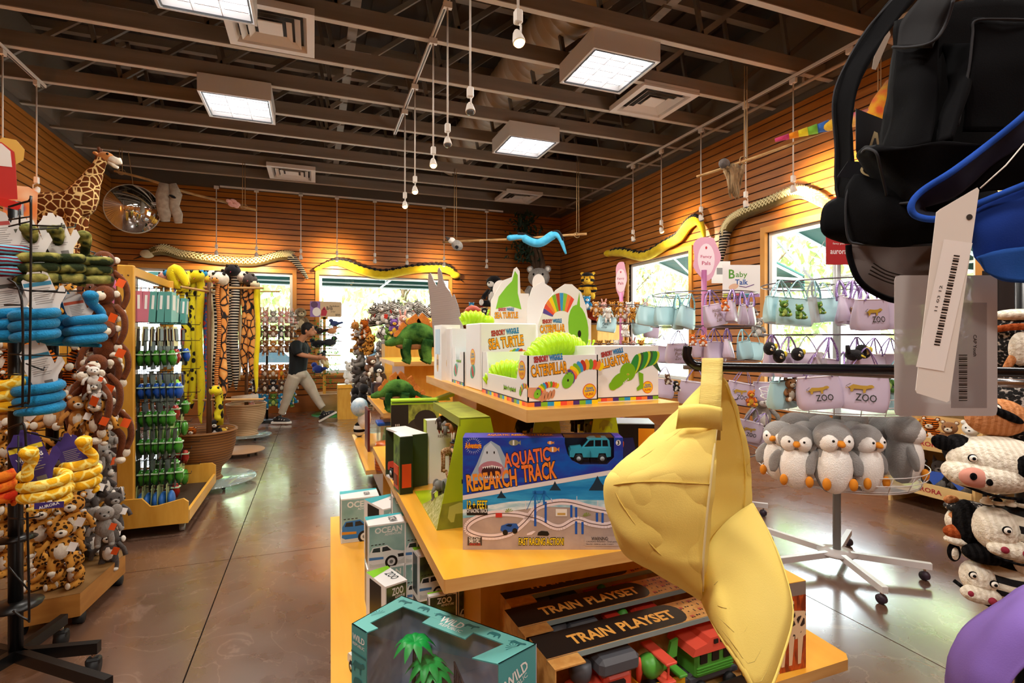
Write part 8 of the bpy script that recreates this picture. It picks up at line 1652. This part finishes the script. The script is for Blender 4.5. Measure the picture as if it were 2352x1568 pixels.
sign('pink_sign', 'pink cloud shaped sign reading Fancy Pals on the purple pole', 1622, 590, 4.3, .22, .34, pk1, fp, cloud(.22, .36), grp='pink signs on the purse racks'); sign('pink_sign', 'narrow pink sign turned edgeways on the farthest purse rack', 1426, 640, 5.9, .1, .4, pk1, fp, cloud(.14, .42), (-1, -.45, 0), 'pink signs on the purse racks')
def bt(b, F): b.text('B', C('#5a9a3a', .5), F, -.085, .06, .05, .075, .001, .02); b.text('aby', C('#5a9a3a', .5), F, .0, .05, .1, .06, .001, .01); b.text('Talk', C('#2a5aa0', .5), F, .0, -.01, .11, .045, .001, .02); b.oval(-.07, -.05, .045, .025, C('#e0b89a', .5), F, .001, rot=.3); b.tube([F @ V((-.02, -.045, .001)), F @ V((.04, -.055, .001)), F @ V((.11, -.03, .001))], .003, C('#6a3a8a', .5), 5); [b.rect(-.16+k*.08, -.14, -.08+k*.08, -.11, C(c, .5), F, .001) for k, c in enumerate(('#c9d24a', '#d05a6a', '#4a98b4', '#a583b8'))]
sign('baby_talk_sign', 'white Baby Talk sign standing behind the purses', 1703, 645, 4.6, .33, .28, cardw, bt)
sign('white_frame_card', 'tilted white card with a grey picture left of the Baby Talk sign', 1656, 625, 4.8, .17, .2, cardw, lambda b, F: b.rect(-.04, -.02, .04, .04, C('#8a8a8a', .5), F, .001))
def au(b, F): b.text('aurora', cardw, F, 0, -.01, .1, .022, .001, .01); b.text('fancy pals', cardw, F, .0, .04, .07, .015, .001, 0)
sign('red_sign', 'red sign on top of the near spinner rack, partly behind the caps', 1926, 575, 3.15, .15, .17, C('#a8262a', .4), au)
# ---------------------------------------------------------------- crates along the right wall
cw = mat('crate_wood', '#d8b478', .5, tex='noise', c2='#c8a064', sc=2, st=(8, 1, 8), thr=(.3, .7)); ared = C('#a3262c', .5)
def crate(label, x0, x1, y0, y1, shelves, txt=True):
    t = thing('display_crate', label, 'crate', (0, 0, 0), 0, 'wooden crates along the right wall'); xm, ym = (x0+x1)/2, (y0+y1)/2; top = shelves[-1]+.30
    for y in (y0, y1):
        b = MB(); P = [(x0+.02, 0), (x1, 0), (x1, top), (x0+.12, top), (x0+.10, shelves[-1]+.05), (x0+.02, .25)]; b.prism(P, .02, cw, frame((0, y, 0), (0, -1, 0), (0, 0, 1))); b.build('side_panel', t)
    b = MB(); b.box((x1+.006, ym, top/2), (.012, y1-y0, top), cw); b.build('back_panel', t)
    for z in shelves:
        b = MB(); b.box((xm, ym, z), (x1-x0-.03, y1-y0-.025, .015), cw); b.build('shelf', t); b = MB(); b.box((x0, ym, z+.045), (.015, y1-y0+.02, .10), cw)
        if txt: b.text('AURORA', ared, frame((x0-.0078, ym-.0, z+.045), (-1, 0, 0), (0, 0, 1)), 0, 0, .24, .035, .001, .02)
        b.build('lip_board', t)
crate('wooden crate with lettered boards holding tigers and huskies', 4.62, 5.12, 2.5, 3.12, (.13, .50)); crate('second wooden crate nearer along the right wall, mostly behind the knitted hats', 4.62, 5.12, 1.75, 2.38, (.13, .50), False)
for i, (y, z, k, s, l) in enumerate(((3.02, .51, 'orange', .2, 'orange toy at the left end of the upper crate shelf'), (2.88, .51, 'tiger', .23, 'tiger cub toy on the upper crate shelf'), (2.74, .51, 'bear', .22, 'red panda coloured toy on the upper crate shelf'), (2.59, .51, 'white', .24, 'cream toy at the right end of the upper crate shelf'), (2.98, .14, 'lemur', .24, 'black and grey toy on the lower crate shelf'), (2.80, .14, 'wolf', .27, 'husky toy with a blue bandana, left one'), (2.62, .14, 'wolf', .27, 'husky toy with a blue bandana, right one'), (2.2, .14, 'koala', .26, 'fluffy beige toy in the second crate'), (2.0, .14, 'sloth', .26, 'second fluffy toy in the nearer crate'), (2.2, .51, 'white', .24, 'pale pink toy behind the knitted hats'))):
    plush(k, (4.80, y, z), s, -PI/2+.3, l, 'soft toys in the right wall crates')
    if 'husky' in l: b = MB(); b.prism([(-.07, .03), (.07, .03), (.05, -.02), (0, -.08), (-.05, -.02)], .006, C('#2a4a9a', .8), frame((4.68, y-.02, z+.15), (-1, -.3, .25), (0, 0, 1))); tag(b.build('blue_bandana'), 'blue bandana on the '+('left' if y > 2.7 else 'right')+' husky toy', 'bandana')
# ---------------------------------------------------------------- knitted animal hats, right edge
kn = lambda n, h, h2: mat(n, h, .95, tex='wavex', c2=h2, sc=22, thr=(.3, .7), bump=.8, bs=90, spec=.05)
kw = kn('cream_knit', '#d9cfbc', '#e8e0d0'); kb_ = kn('black_knit', '#0d0c0d', '#191819'); kt = kn('tan_knit', '#b8784a', '#c98a5c'); ksp = mat('flecked_knit', '#121112', .95, tex='spots', c2='#16151a', c3='#b8b0a8', sc=110, thr=(.5, .62), bump=.8, bs=140); kst = mat('striped_knit', '#e0d8c6', .95, tex='wave', c2='#121012', sc=8, thr=(.5, .56), bump=.6, bs=90); kr = C('#8a1c34', .8)
hs = thing('hat_stand', 'black stand holding the knitted animal hats at the right edge', 'display rack', (PD(2345, 1200, 1.75).x, PD(2345, 1200, 1.75).y, 0)); b = MB(); b.cyl((0, 0, .03), (0, 0, 1.7), .016, wb, seg=12); b.lathe([(.25, 0), (.25, .015), (.03, .03)], wb, 24); b.build('post', hs)
b = MB(); 
for px, y in ((2262, 1120), (2262, 1200), (2280, 900), (2300, 1330)): b.tube([(0, 0, PD(px, y, 1.62).z-.04), PD(px, y, 1.62)-hs.location-V((0, 0, .04)), PD(px, y, 1.62)-hs.location+V((0, 0, .05))], .006, wb, 6)
b.build('peg', hs)
def hat(label, px, y, d, s, parts, rz=0):
    r = thing('knitted_hat', label, 'hat', M=T(*PD(px, y, d)) @ R(-YAW-.35+rz) @ Sc(s, s, s), group='knitted animal hats')
    for nm, fs in parts:
        b = MB()
        for f_ in fs: (b.ell(f_[0], f_[1], f_[2], rot=f_[3] if len(f_) > 3 else None, seg=20, rg=12) if not isinstance(f_[0][0], (tuple, list)) else b.tube(cr(f_[0], 4), f_[1], f_[2], 8))
        b.build(nm, r)
def eyes(pts, r=.009): return [((x, y, z), (r*1.25, .006, r*1.25), kb_) for x, y, z in pts]+[((x, y-.004, z), (r, .006, r), C('#f2eee4', .9)) for x, y, z in pts]+[((x, y-.008, z), (r*.5, .006, r*.5), kb_) for x, y, z in pts]
hat('black and white knitted cow hat with a pink nose', 2290, 1062, 1.5, 1, (('cap', [((0, 0, 0), (.115, .10, .075), kw), ((-.03, -.02, -.03), (.105, .095, .05), kw), ((.05, .0, .0), (.07, .1, .06), kb_, (0, .3, 0)), ((-.075, .035, .02), (.035, .07, .05), kb_), ((.035, -.066, .0), (.05, .045, .04), kb_, (0, .5, 0))]), ('snout', [((-.078, -.08, -.03), (.04, .028, .028), C('#c98a7a', .95)), ((-.095, -.106, -.022), (.008, .006, .01), kb_), ((-.06, -.107, -.034), (.008, .006, .01), kb_), ([(-.12, -.03, -.05), (-.06, -.09, -.07), (.03, -.09, -.075), (.12, -.03, -.06)], .004, kb_)]), ('ear', [((-.12, .02, .045), (.03, .012, .022), kb_, (0, .4, 0)), ((.12, -.04, -.01), (.035, .012, .03), C('#a8a49a', .95))]), ('eye', eyes([(-.085, -.075, .022), (.022, -.112, .002)])), ('tie', [([(.09, 0, -.06), (.09, 0, -.12), (.05, .0, -.15)], .012, kb_)])))
hat('cream and black striped knitted zebra hat with crimson nostrils, upper one', 2318, 1212, 1.5, 1, (('cap', [((.045, .0, .0), (.09, .095, .072), kst), ((-.04, -.02, .0), (.052, .075, .062), kw), ((-.085, .04, -.01), (.03, .05, .07), kb_)]), ('snout', [((-.02, -.075, -.038), (.062, .035, .026), kw), ((-.055, -.108, -.03), .009, kr), ((-.01, -.11, -.034), .009, kr), ([(-.07, -.09, -.055), (-.02, -.11, -.064), (.04, -.09, -.055)], .0035, kb_)]), ('mane', [((-.06+.026*k, -.02, .072), (.014, .02, .01), kst) for k in range(6)]+[((-.06+.026*k, -.02, .08), (.01, .012, .008), kb_ if k % 2 else kw) for k in range(7)]), ('eye', eyes([(-.045, -.095, .02), (-.0, -.10, .014)])), ('flap', [((.04, -.02, -.09), (.04, .02, .035), kw), ((-.05, .0, -.08), (.06, .04, .03), kb_)])))
hat('cream and black striped knitted zebra hat, lower one', 2282, 1322, 1.55, .95, (('cap', [((.03, 0, 0), (.09, .1, .066), kst), ((-.05, -.03, -.0), (.045, .06, .05), kw)]), ('snout', [((-.06, -.07, -.035), (.05, .035, .026), kw), ((-.09, -.09, -.03), .009, kr), ((-.045, -.105, -.038), .011, kr)]), ('mane', [((-.07+.024*k, -.01, .062), (.014, .02, .012), kb_ if k % 2 else kw) for k in range(8)]), ('ear', [((-.10, .0, .06), (.018, .012, .03), kb_), ((-.10, -.008, .058), (.01, .01, .02), kw)]), ('eye', eyes([(-.078, -.07, .02), (-.035, -.09, .008)])), ('brim', [([(-.1, 0, -.03), (-.02, -.06, -.075), (.09, -.03, -.07)], .006, kb_)])))
hat('brown and tan knitted animal hat with a flecked top, left of the zebra hats', 2222, 1215, 1.6, 1, (('cap', [((0, 0, .02), (.055, .05, .05), kw), ((0, 0, .065), (.058, .055, .02), ksp), ((0, -.01, .04), (.05, .05, .02), kt)]), ('snout', [((-.035, -.04, .0), (.04, .03, .022), kn('rust_knit', '#8a3f1c', '#9c4c26')), ((-.03, -.045, -.022), (.045, .03, .016), kw)]), ('ear', [((-.04, 0, .085), (.02, .012, .014), kt)]), ('eye', eyes([(.01, -.052, .03)], .008))))
hat('black flecked knitted hat with a tan face, above the cow hat', 2318, 955, 1.55, 1, (('cap', [((.03, .02, .03), (.10, .09, .11), ksp)]), ('snout', [((-.05, -.05, .0), (.075, .05, .055), kt), ((-.045, -.098, .012), (.04, .012, .012), kb_, (0, .5, 0))]), ('ear', [((-.12, -.02, .02), (.012, .012, .05), C('#6a6460', .8), (0, -.7, 0))]), ('eye', eyes([(-.07, -.09, .03)], .012))))
hat('black flecked and white knitted hat topmost at the right edge', 2335, 800, 1.6, 1, (('cap', [((.01, .02, .02), (.085, .08, .10), ksp), ((0, .0, .10), (.06, .06, .02), kw)]), ('trim', [([(-.08, -.03, .055), (-.02, -.075, .065), (.08, -.04, .05)], .01, kn('rust_knit', '#8a3f1c', '#9c4c26')), ((-.02, -.07, -.0), (.03, .02, .05), kw), ((-.035, -.07, -.02), (.012, .012, .06), kt, (0, .5, 0))])))
b = MB(); p = PD(2330, 745, 1.9); b.box((0, 0, -.02), (.28, .05, .42), C('#1c1210', .8)); tag(b.build('black_cloth_banner', loc=p), 'dark hanging cloth behind the upper knitted hats', 'banner')
# ================================================================ snakes on the walls
lat = mat('lattice_python', '#3a2c14', .85, tex='wave', c2='#e8dcae', sc=1, thr=(.5, .6))
def wsnake(name, label, pts, rad, top, bot, tail=None, tw=0, headm=None, lattice=None):
    r = thing(name, label, 'plush snake', pts[0], 0, 'long plush snakes draped along the walls'); P = [p-pts[0] for p in cr(pts, 8)]; n = len(P); b = MB(); rs = [rad*min(1, .55+i*.08) if i < 6 else rad*(1 if i < n*.7 else 1-.75*((i-n*.7)/(n*.3))) for i in range(n)]; k0 = int(n*tw) if tail else n
    b.tube(P[:k0+1], rs[:k0+1], bot, 12); b.build('body', r)
    if tail: b = MB(); b.tube(P[k0:], rs[k0:], tail, 12); b.build('tail', r)
    b = MB(); nn = V((0, -1, .35)) if abs(pts[0].y-10.55) < .4 else V((-1, 0, .35)); nn.normalize()
    for i in range(3, min(n-2, k0)):
        t = (P[min(i+1, n-1)]-P[i-1]).normalized(); s_ = t.cross(nn).normalized(); a = P[i]+nn*rs[i]*.55
        if lattice:
            for q in (-1, 1): b.tube([P[i]+nn*rs[i]*.75+s_*rs[i]*.7*q, P[i]+t*rad*.7+nn*rs[i]*1.02, P[i]+t*rad*1.5+nn*rs[i]*.75-s_*rs[i]*.7*q], rad*.11, top, 5)
        else: b.ell(tuple(P[i]+V((0, 0, rs[i]*.62))+nn*rs[i]*.25), (rs[i]*.62,)*3 if i % 2 else (rs[i]*.45,)*3, top, seg=8, rg=6)
    b.build('markings', r); b = MB(); h = P[0]; b.ell(tuple(h), (rad*1.3, rad*1.1, rad*.85), headm or bot); b.tube([h, h+(h-P[3]).normalized()*rad*2.6], [rad*.25, rad*.06], blk, 6); b.build('head', r); return r
YW = 10.62; ybm = fur('#d9b818', '#e8cc2a', 10); olv = fur('#5a4a20', '#6c5a2c', 12); lcr = C('#e3d6a4', .85)
def bw(pts): return [PY(x, y, YW) for x, y in pts]
def rw_(pts): return [PX(x, y, 5.09) for x, y in pts]
wsnake('wall_snake', 'brown lattice patterned plush snake on the back wall at the left', bw([(338, 583), (372, 574), (420, 585), (500, 597), (580, 601), (640, 588), (668, 590), (688, 612), (706, 640)]), .085, lcr, olv, ban, .72, crm, True)
wsnake('wall_snake', 'yellow plush snake with black blotches on the back wall', bw([(1046, 632), (1025, 618), (990, 616), (940, 620), (880, 630), (830, 620), (790, 605), (760, 604), (722, 620)]), .085, blkf, ybm)
wsnake('wall_snake', 'yellow plush snake with black blotches on the right wall', rw_([(1398, 582), (1430, 580), (1480, 588), (1530, 562), (1560, 545), (1580, 518), (1600, 505), (1612, 520), (1618, 545)]), .075, blkf, ybm)
wsnake('wall_snake', 'lattice patterned plush snake curving over the right wall, striped tail down', rw_([(1915, 478), (1870, 450), (1830, 442), (1770, 465), (1710, 490), (1680, 510), (1665, 540), (1658, 580), (1650, 625)]), .075, lcr, olv, ban, .70, crm, True)
# ================================================================ things hanging from the ceiling
rope = mat('rope', '#a3835a', .9, bump=.5, bs=60); stick = mat('branch', '#b8905c', .7, tex='noise', c2='#8a6436', sc=8, st=(1, 1, 1), thr=(.3, .7))
def branch(label, pts, ropes, rad=.022):
    t = thing('hanging_branch', label, 'branch', pts[0], 0, 'branches hanging on ropes'); b = MB(); b.tube([p-pts[0] for p in cr(pts, 5)], rad, stick, 8); b.build('stick', t)
    for p in ropes: b = MB(); b.tube([p-pts[0]+V((.02, 0, 0)), V((p.x+.015, p.y, 4.14))-pts[0]], .005, rope, 5); b.tube([p-pts[0]-V((.02, 0, 0)), V((p.x-.015, p.y, 4.14))-pts[0]], .005, rope, 5); b.tube([p-pts[0]+V((.05*math.cos(a), .03, .04*math.sin(a))) for a in [k*.8 for k in range(9)]], .006, rope, 5); b.build('rope', t)
b1 = [PD(262, 392, 7.6), PD(340, 412, 7.8), PD(430, 442, 8), PD(510, 462, 8.2), PD(590, 483, 8.3)]; branch('thin hanging branch at the left with a grey and a pink toy', b1, [b1[0]+V((.08, 0, 0)), PD(560, 474, 8.25)], .018)
b2 = [PD(1017, 556, 8.6), PD(1100, 552, 8.5), PD(1190, 549, 8.4), PD(1260, 543, 8.3), PD(1348, 537, 8.2)]; branch('hanging branch in the back right corner carrying a blue snake', b2, [PD(1046, 555, 8.55), PD(1327, 539, 8.2)], .02)
b3 = [PD(1600, 406, 5.6), PD(1680, 380, 5.4), PD(1780, 345, 5.15), PD(1900, 300, 4.9), PD(2040, 250, 4.6)]; branch('hanging branch on the right with a rainbow parrot and a woolly toy', b3, [PD(1713, 366, 5.32), PD(2020, 258, 4.64)], .014)
b = MB(); p = PD(388, 465, 7.85); F = frame(p, (-.2, -1, 0), (0, 0, 1)); gf = fur('#9a8c7c', '#b0a290', 20)
b.tube([F @ V(q) for q in ((-.06, .28, 0), (-.08, .1, 0), (-.06, -.1, 0), (-.05, -.28, 0))], [.07, .10, .10, .06], gf, 12, flat=.5); b.tube([F @ V(q) for q in ((.05, .28, 0), (.1, .12, 0), (.07, -.05, 0), (.12, -.18, 0), (.13, -.3, 0))], [.05, .08, .07, .07, .05], gf, 12, flat=.5); b.ell(tuple(F @ V((.07, .08, .05))), (.05, .04, .02), blkf, rot=(0, .4, 0)); tag(b.build('hanging_fur_toy'), 'grey furry long toy hanging flat from the left branch', 'soft toy')
b = MB(); p = PD(537, 467, 8.15); [b.ell((p.x+x, p.y-.02, p.z+z), (.05, .035, .03), pinkf, rot=(0, .4, 0)) for x, z in ((-.06, .02), (.0, .03), (.05, -.01), (-.03, -.03), (.03, -.04))]; tag(b.build('pink_toy'), 'small pink toy wrapped around the left branch', 'soft toy')
b = MB(); pp = cr([PD(1172, 546, 8.4), PD(1200, 545, 8.4), PD(1225, 556, 8.35), PD(1245, 556, 8.3), PD(1270, 540, 8.25), PD(1285, 545, 8.2), PD(1300, 583, 8.2)], 5); b.tube(pp, [.045]*6+[.07]*15+[.06, .055, .05, .045, .04, .035, .03, .025, .02, .015], fur('#3fa3cc', '#56b4da', 14), 10); b.tube([q+V((0, -.03, .05)) for q in pp[3:-3]], .02, blkf, 8); b.ell(tuple(pp[0]), (.06, .05, .045), fur('#3fa3cc', '#56b4da', 14)); tag(b.build('blue_snake_plush'), 'blue and black plush snake coiled on the back right branch', 'plush snake')
b = MB(); p = PD(1050, 560, 8.5); b.ell(tuple(p+V((0, 0, -.02))), (.1, .08, .08), grf, rot=(0, .5, 0)); b.ell(tuple(p+V((-.09, 0, .05))), (.06, .05, .05), whf); b.ell(tuple(p+V((-.02, -.06, -.06))), (.03, .02, .03), blkf); b.tube([p+V((-.1, 0, .05)), p+V((-.19, 0, .1))], [.04, .015], dgf, 8); tag(b.build('bird_plush'), 'grey and white plush bird on the left end of the back branch', 'soft toy')
b = MB(); pc = [('#c23a6a', .0), ('#e88a1c', .1), ('#e8d22a', .2), ('#7ab83a', .3), ('#3a6ab8', .42), ('#8a5aa8', .52)]
q0, q1 = PD(1780, 322, 5.1), PD(1915, 285, 4.85)
for c, t in pc: a = q0.lerp(q1, t*1.7); b.tube([a, a.lerp(q1, .05)+(q1-q0)*.2], [.018+t*.05, .03+t*.06], fur(c), 10)
b.ell(tuple(q1), (.10, .06, .05), yelf, rot=(0, -.4, -.3)); b.tube([PD(2000, 280, 4.6), PD(2028, 230, 4.6), PD(2048, 190, 4.6)], [.07, .08, .05], fur('#e86a3a', '#e8c42a', 8), 12); b.tube([q1, PD(1975, 272, 4.7), PD(2010, 262, 4.6)], [.07, .06, .07], fur('#c4507a', '#e8c42a', 6), 12); tag(b.build('rainbow_parrot_plush'), 'rainbow coloured long tailed parrot toy on the right branch', 'soft toy')
b = MB(); r5 = random.Random(9); wl = fur('#7a6040', '#a08460', 16); p = PD(1685, 390, 5.36); [b.tube([p+V((r5.uniform(-.13, .1), r5.uniform(-.04, .04), r5.uniform(-.02, .06))), p+V((r5.uniform(-.06, .08), 0, r5.uniform(-.3, .0)))], [.02, .004], wl, 5) for k in range(60)]; b.ell(tuple(p+V((-.12, 0, .05))), (.06, .05, .05), dgf); tag(b.build('woolly_toy'), 'shaggy brown toy clinging under the right branch', 'soft toy')
# convex mirror
mm_ = mat('mirror', '#dcdcdc', .03, metal=1); t = thing('convex_mirror', 'round convex security mirror hanging in the back left', 'mirror', PD(305, 480, 8)); Fm = frame((0, 0, 0), (.35, -.9, -.15), (0, 0, 1)); b = MB(); b.lathe([(.001, .13)]+[(.36*math.sin(a), .13-.13*(1-math.cos(a))/(1-math.cos(1.2))) if 0 else (.355*k/12, .13*(1-(k/12)**2)) for k, a in [(k, 0) for k in range(1, 13)]], mm_, 40, Fm, cap=False); b.build('mirror_dome', t); b = MB(); b.lathe([(.355, -.02), (.365, -.01), (.362, .005), (.35, .0)], C('#b8a898', .5), 40, Fm); b.tube([(0, .03, .33), (0, min(YJ, key=lambda q: abs(q-t.location.y))-t.location.y, 4.15-t.location.z)], .006, rope, 5); b.build('rim', t)
# ================================================================ corner : tree, shelves with red roofs, big plush
t = thing('display_tree', 'twisted brown vine tree with dark leaves in the back right corner', 'tree', (4.35, 10.1, 0)); b = MB()
for k in range(7): a = k*.9; b.tube(cr([(.25*math.cos(a)-.15, .12*math.sin(a), 0), (.12*math.cos(a+.6)-.1, .1*math.sin(a+.6), 1.0), (.1*math.cos(a+1.6)+.05, .08*math.sin(a+1), 2.0), (.09*math.cos(a+2.6)+.02, .07*math.sin(a+2), 2.9), (-.2+.12*math.cos(a+3), .08*math.sin(a+3), 3.5)], 5), [.07]*6+[.055]*15, bark, 8)
for k in range(9): b.tube([(-.1, -.05, 1.7+.05*k), (-.45-.04*k, -.25, 1.75+.08*math.sin(k*2))], [.012, .004], bark, 5)
b.build('trunk', t); b = MB(); r5 = random.Random(3); dl = C('#16301c', .6)
for k in range(420): p = V((-.3+r5.gauss(0, .13), -.05+r5.gauss(0, .08), 3.3+r5.uniform(-.35, .65))); s = r5.uniform(.04, .09); b.poly([(-s, 0), (0, -s*.35), (s, 0), (0, s*.35)], dl, T(*p) @ Euler((r5.uniform(0, 3), r5.uniform(0, 3), r5.uniform(0, 3))).to_matrix().to_4x4())
b.build('leaves', t)
def shelfu(label, x0, x1, y0, y1, roofm, slope):
    t = thing('wall_shelf_unit', label, 'shelf', (0, 0, 0), 0, 'shelf units with red sloped tops'); xm = (x0+x1)/2; b = MB()
    for x in (x0, x1): b.box((x, (y0+y1)/2, .78), (.03, y1-y0, 1.56), wood_p)
    b.build('side_boards', t)
    for z in (.1, .45, .8, 1.15, 1.5): b = MB(); b.box((xm, (y0+y1)/2, z), (x1-x0-.03, y1-y0, .025), wood_p); b.build('shelf', t)
    b = MB(); b.bar((x0-.05, (y0+y1)/2, 1.60 if slope > 0 else 1.95), (x1+.05, (y0+y1)/2, 1.95 if slope > 0 else 1.60), .03, y1-y0, roofm, up=(0, 0, 1)); b.build('sloped_top', t)
rr_ = C('#a32418', .4)
shelfu('wooden shelf unit with a red sloped top, left of the corner tree', 2.9, 3.7, 9.9, 10.5, rr_, 1); 
t = thing('wall_shelf_unit', 'shelf with a red sloped top along the right wall by the corner', 'shelf', (0, 0, 0), 0, 'shelf units with red sloped tops'); b = MB(); b.bar((4.85, 9.6, 2.02), (4.85, 8.0, 1.70), .6, .03, rr_, up=(0, 0, 1)); b.build('sloped_top', t); b = MB(); b.box((4.85, 8.8, .82), (.55, 1.6, 1.64), wood_p); b.build('cabinet', t)
for i, (px, y, d, k, s, l) in enumerate(((1113, 735, 9.8, 'panda', .24, 'black and cream toys on the corner shelf'), (1083, 718, 9.8, 'blue_bear', .2, 'dark blue toy on the corner shelf, left'), (1085, 740, 9.8, 'orange', .18, 'orange toy on the lower corner shelf'), (1100, 758, 9.8, 'lion', .18, 'tan toy on the lower corner shelf'), (1348, 712, 9.0, 'blue_bear', .25, 'dark blue toy below the red sloped shelf'), (1372, 722, 8.6, 'otter', .2, 'brown toy below the red sloped shelf'))): plush(k, PD(px, y, d), s, -YAW, l, 'toys on the corner shelves')
plush('penguin', PD(1136, 704, 10.1), .62, -.9, 'big grey and cream penguin coloured toy above the corner shelf', None, name='bird_plush'); plush('koala', PD(1238, 712, 10.2), .85, -.5, 'large grey gorilla-like soft toy beside the corner tree', None, name='gorilla_plush'); 
for px, y, d in ((1238, 712, 10.2), (1136, 704, 10.1)): q = PD(px, y, d); b = MB(); b.box((q.x, q.y, q.z/2-.01), (.5, .4, q.z-.02), wood_p); tag(b.build('wooden_pedestal'), 'tall wooden pedestal under the big '+('grey soft toy' if px > 1200 else 'bird toy')+' near the corner', 'pedestal')
kinds['bee'] = 1
for ps in ('sit', 'hang'): kinds[('bee', ps)] = cub(mat('bee_plush', '#e0a81c', .9, tex='wave', c2='#141014', sc=1.6, thr=(.52, .56), bump=.4, bs=90), yelf, 1, ps).mesh('plush_bee')
plush('bee', PD(1350, 688, 9.2), .48, -.6, 'yellow and black bear in a bee costume on the red sloped shelf', None, name='bee_bear_plush'); b = MB(); b.ell((0, 0, 0), (.1, .09, .04), blkf); tag(b.build('bee_hat', loc=PD(1349, 631, 9.15)), 'black cap on the head of the bee bear', 'hat')
# tiny animals on the farthest rack
for i in range(26):
    px = 1368+i % 13*9.5; y = 720 if i < 13 else 808; plush(('lion', 'leopard', 'bunny', 'white', 'jaguar')[i % 5], PD(px, y+14*(i % 2), 5.55+.1*(i % 3)), .13, -YAW, 'tiny hanging toy on the farthest purse rack, %s tier, %s from the left' % (('upper', 'lower')[i//13], ORD[i % 13]), 'tiny toys on the farthest rack', 'hang')
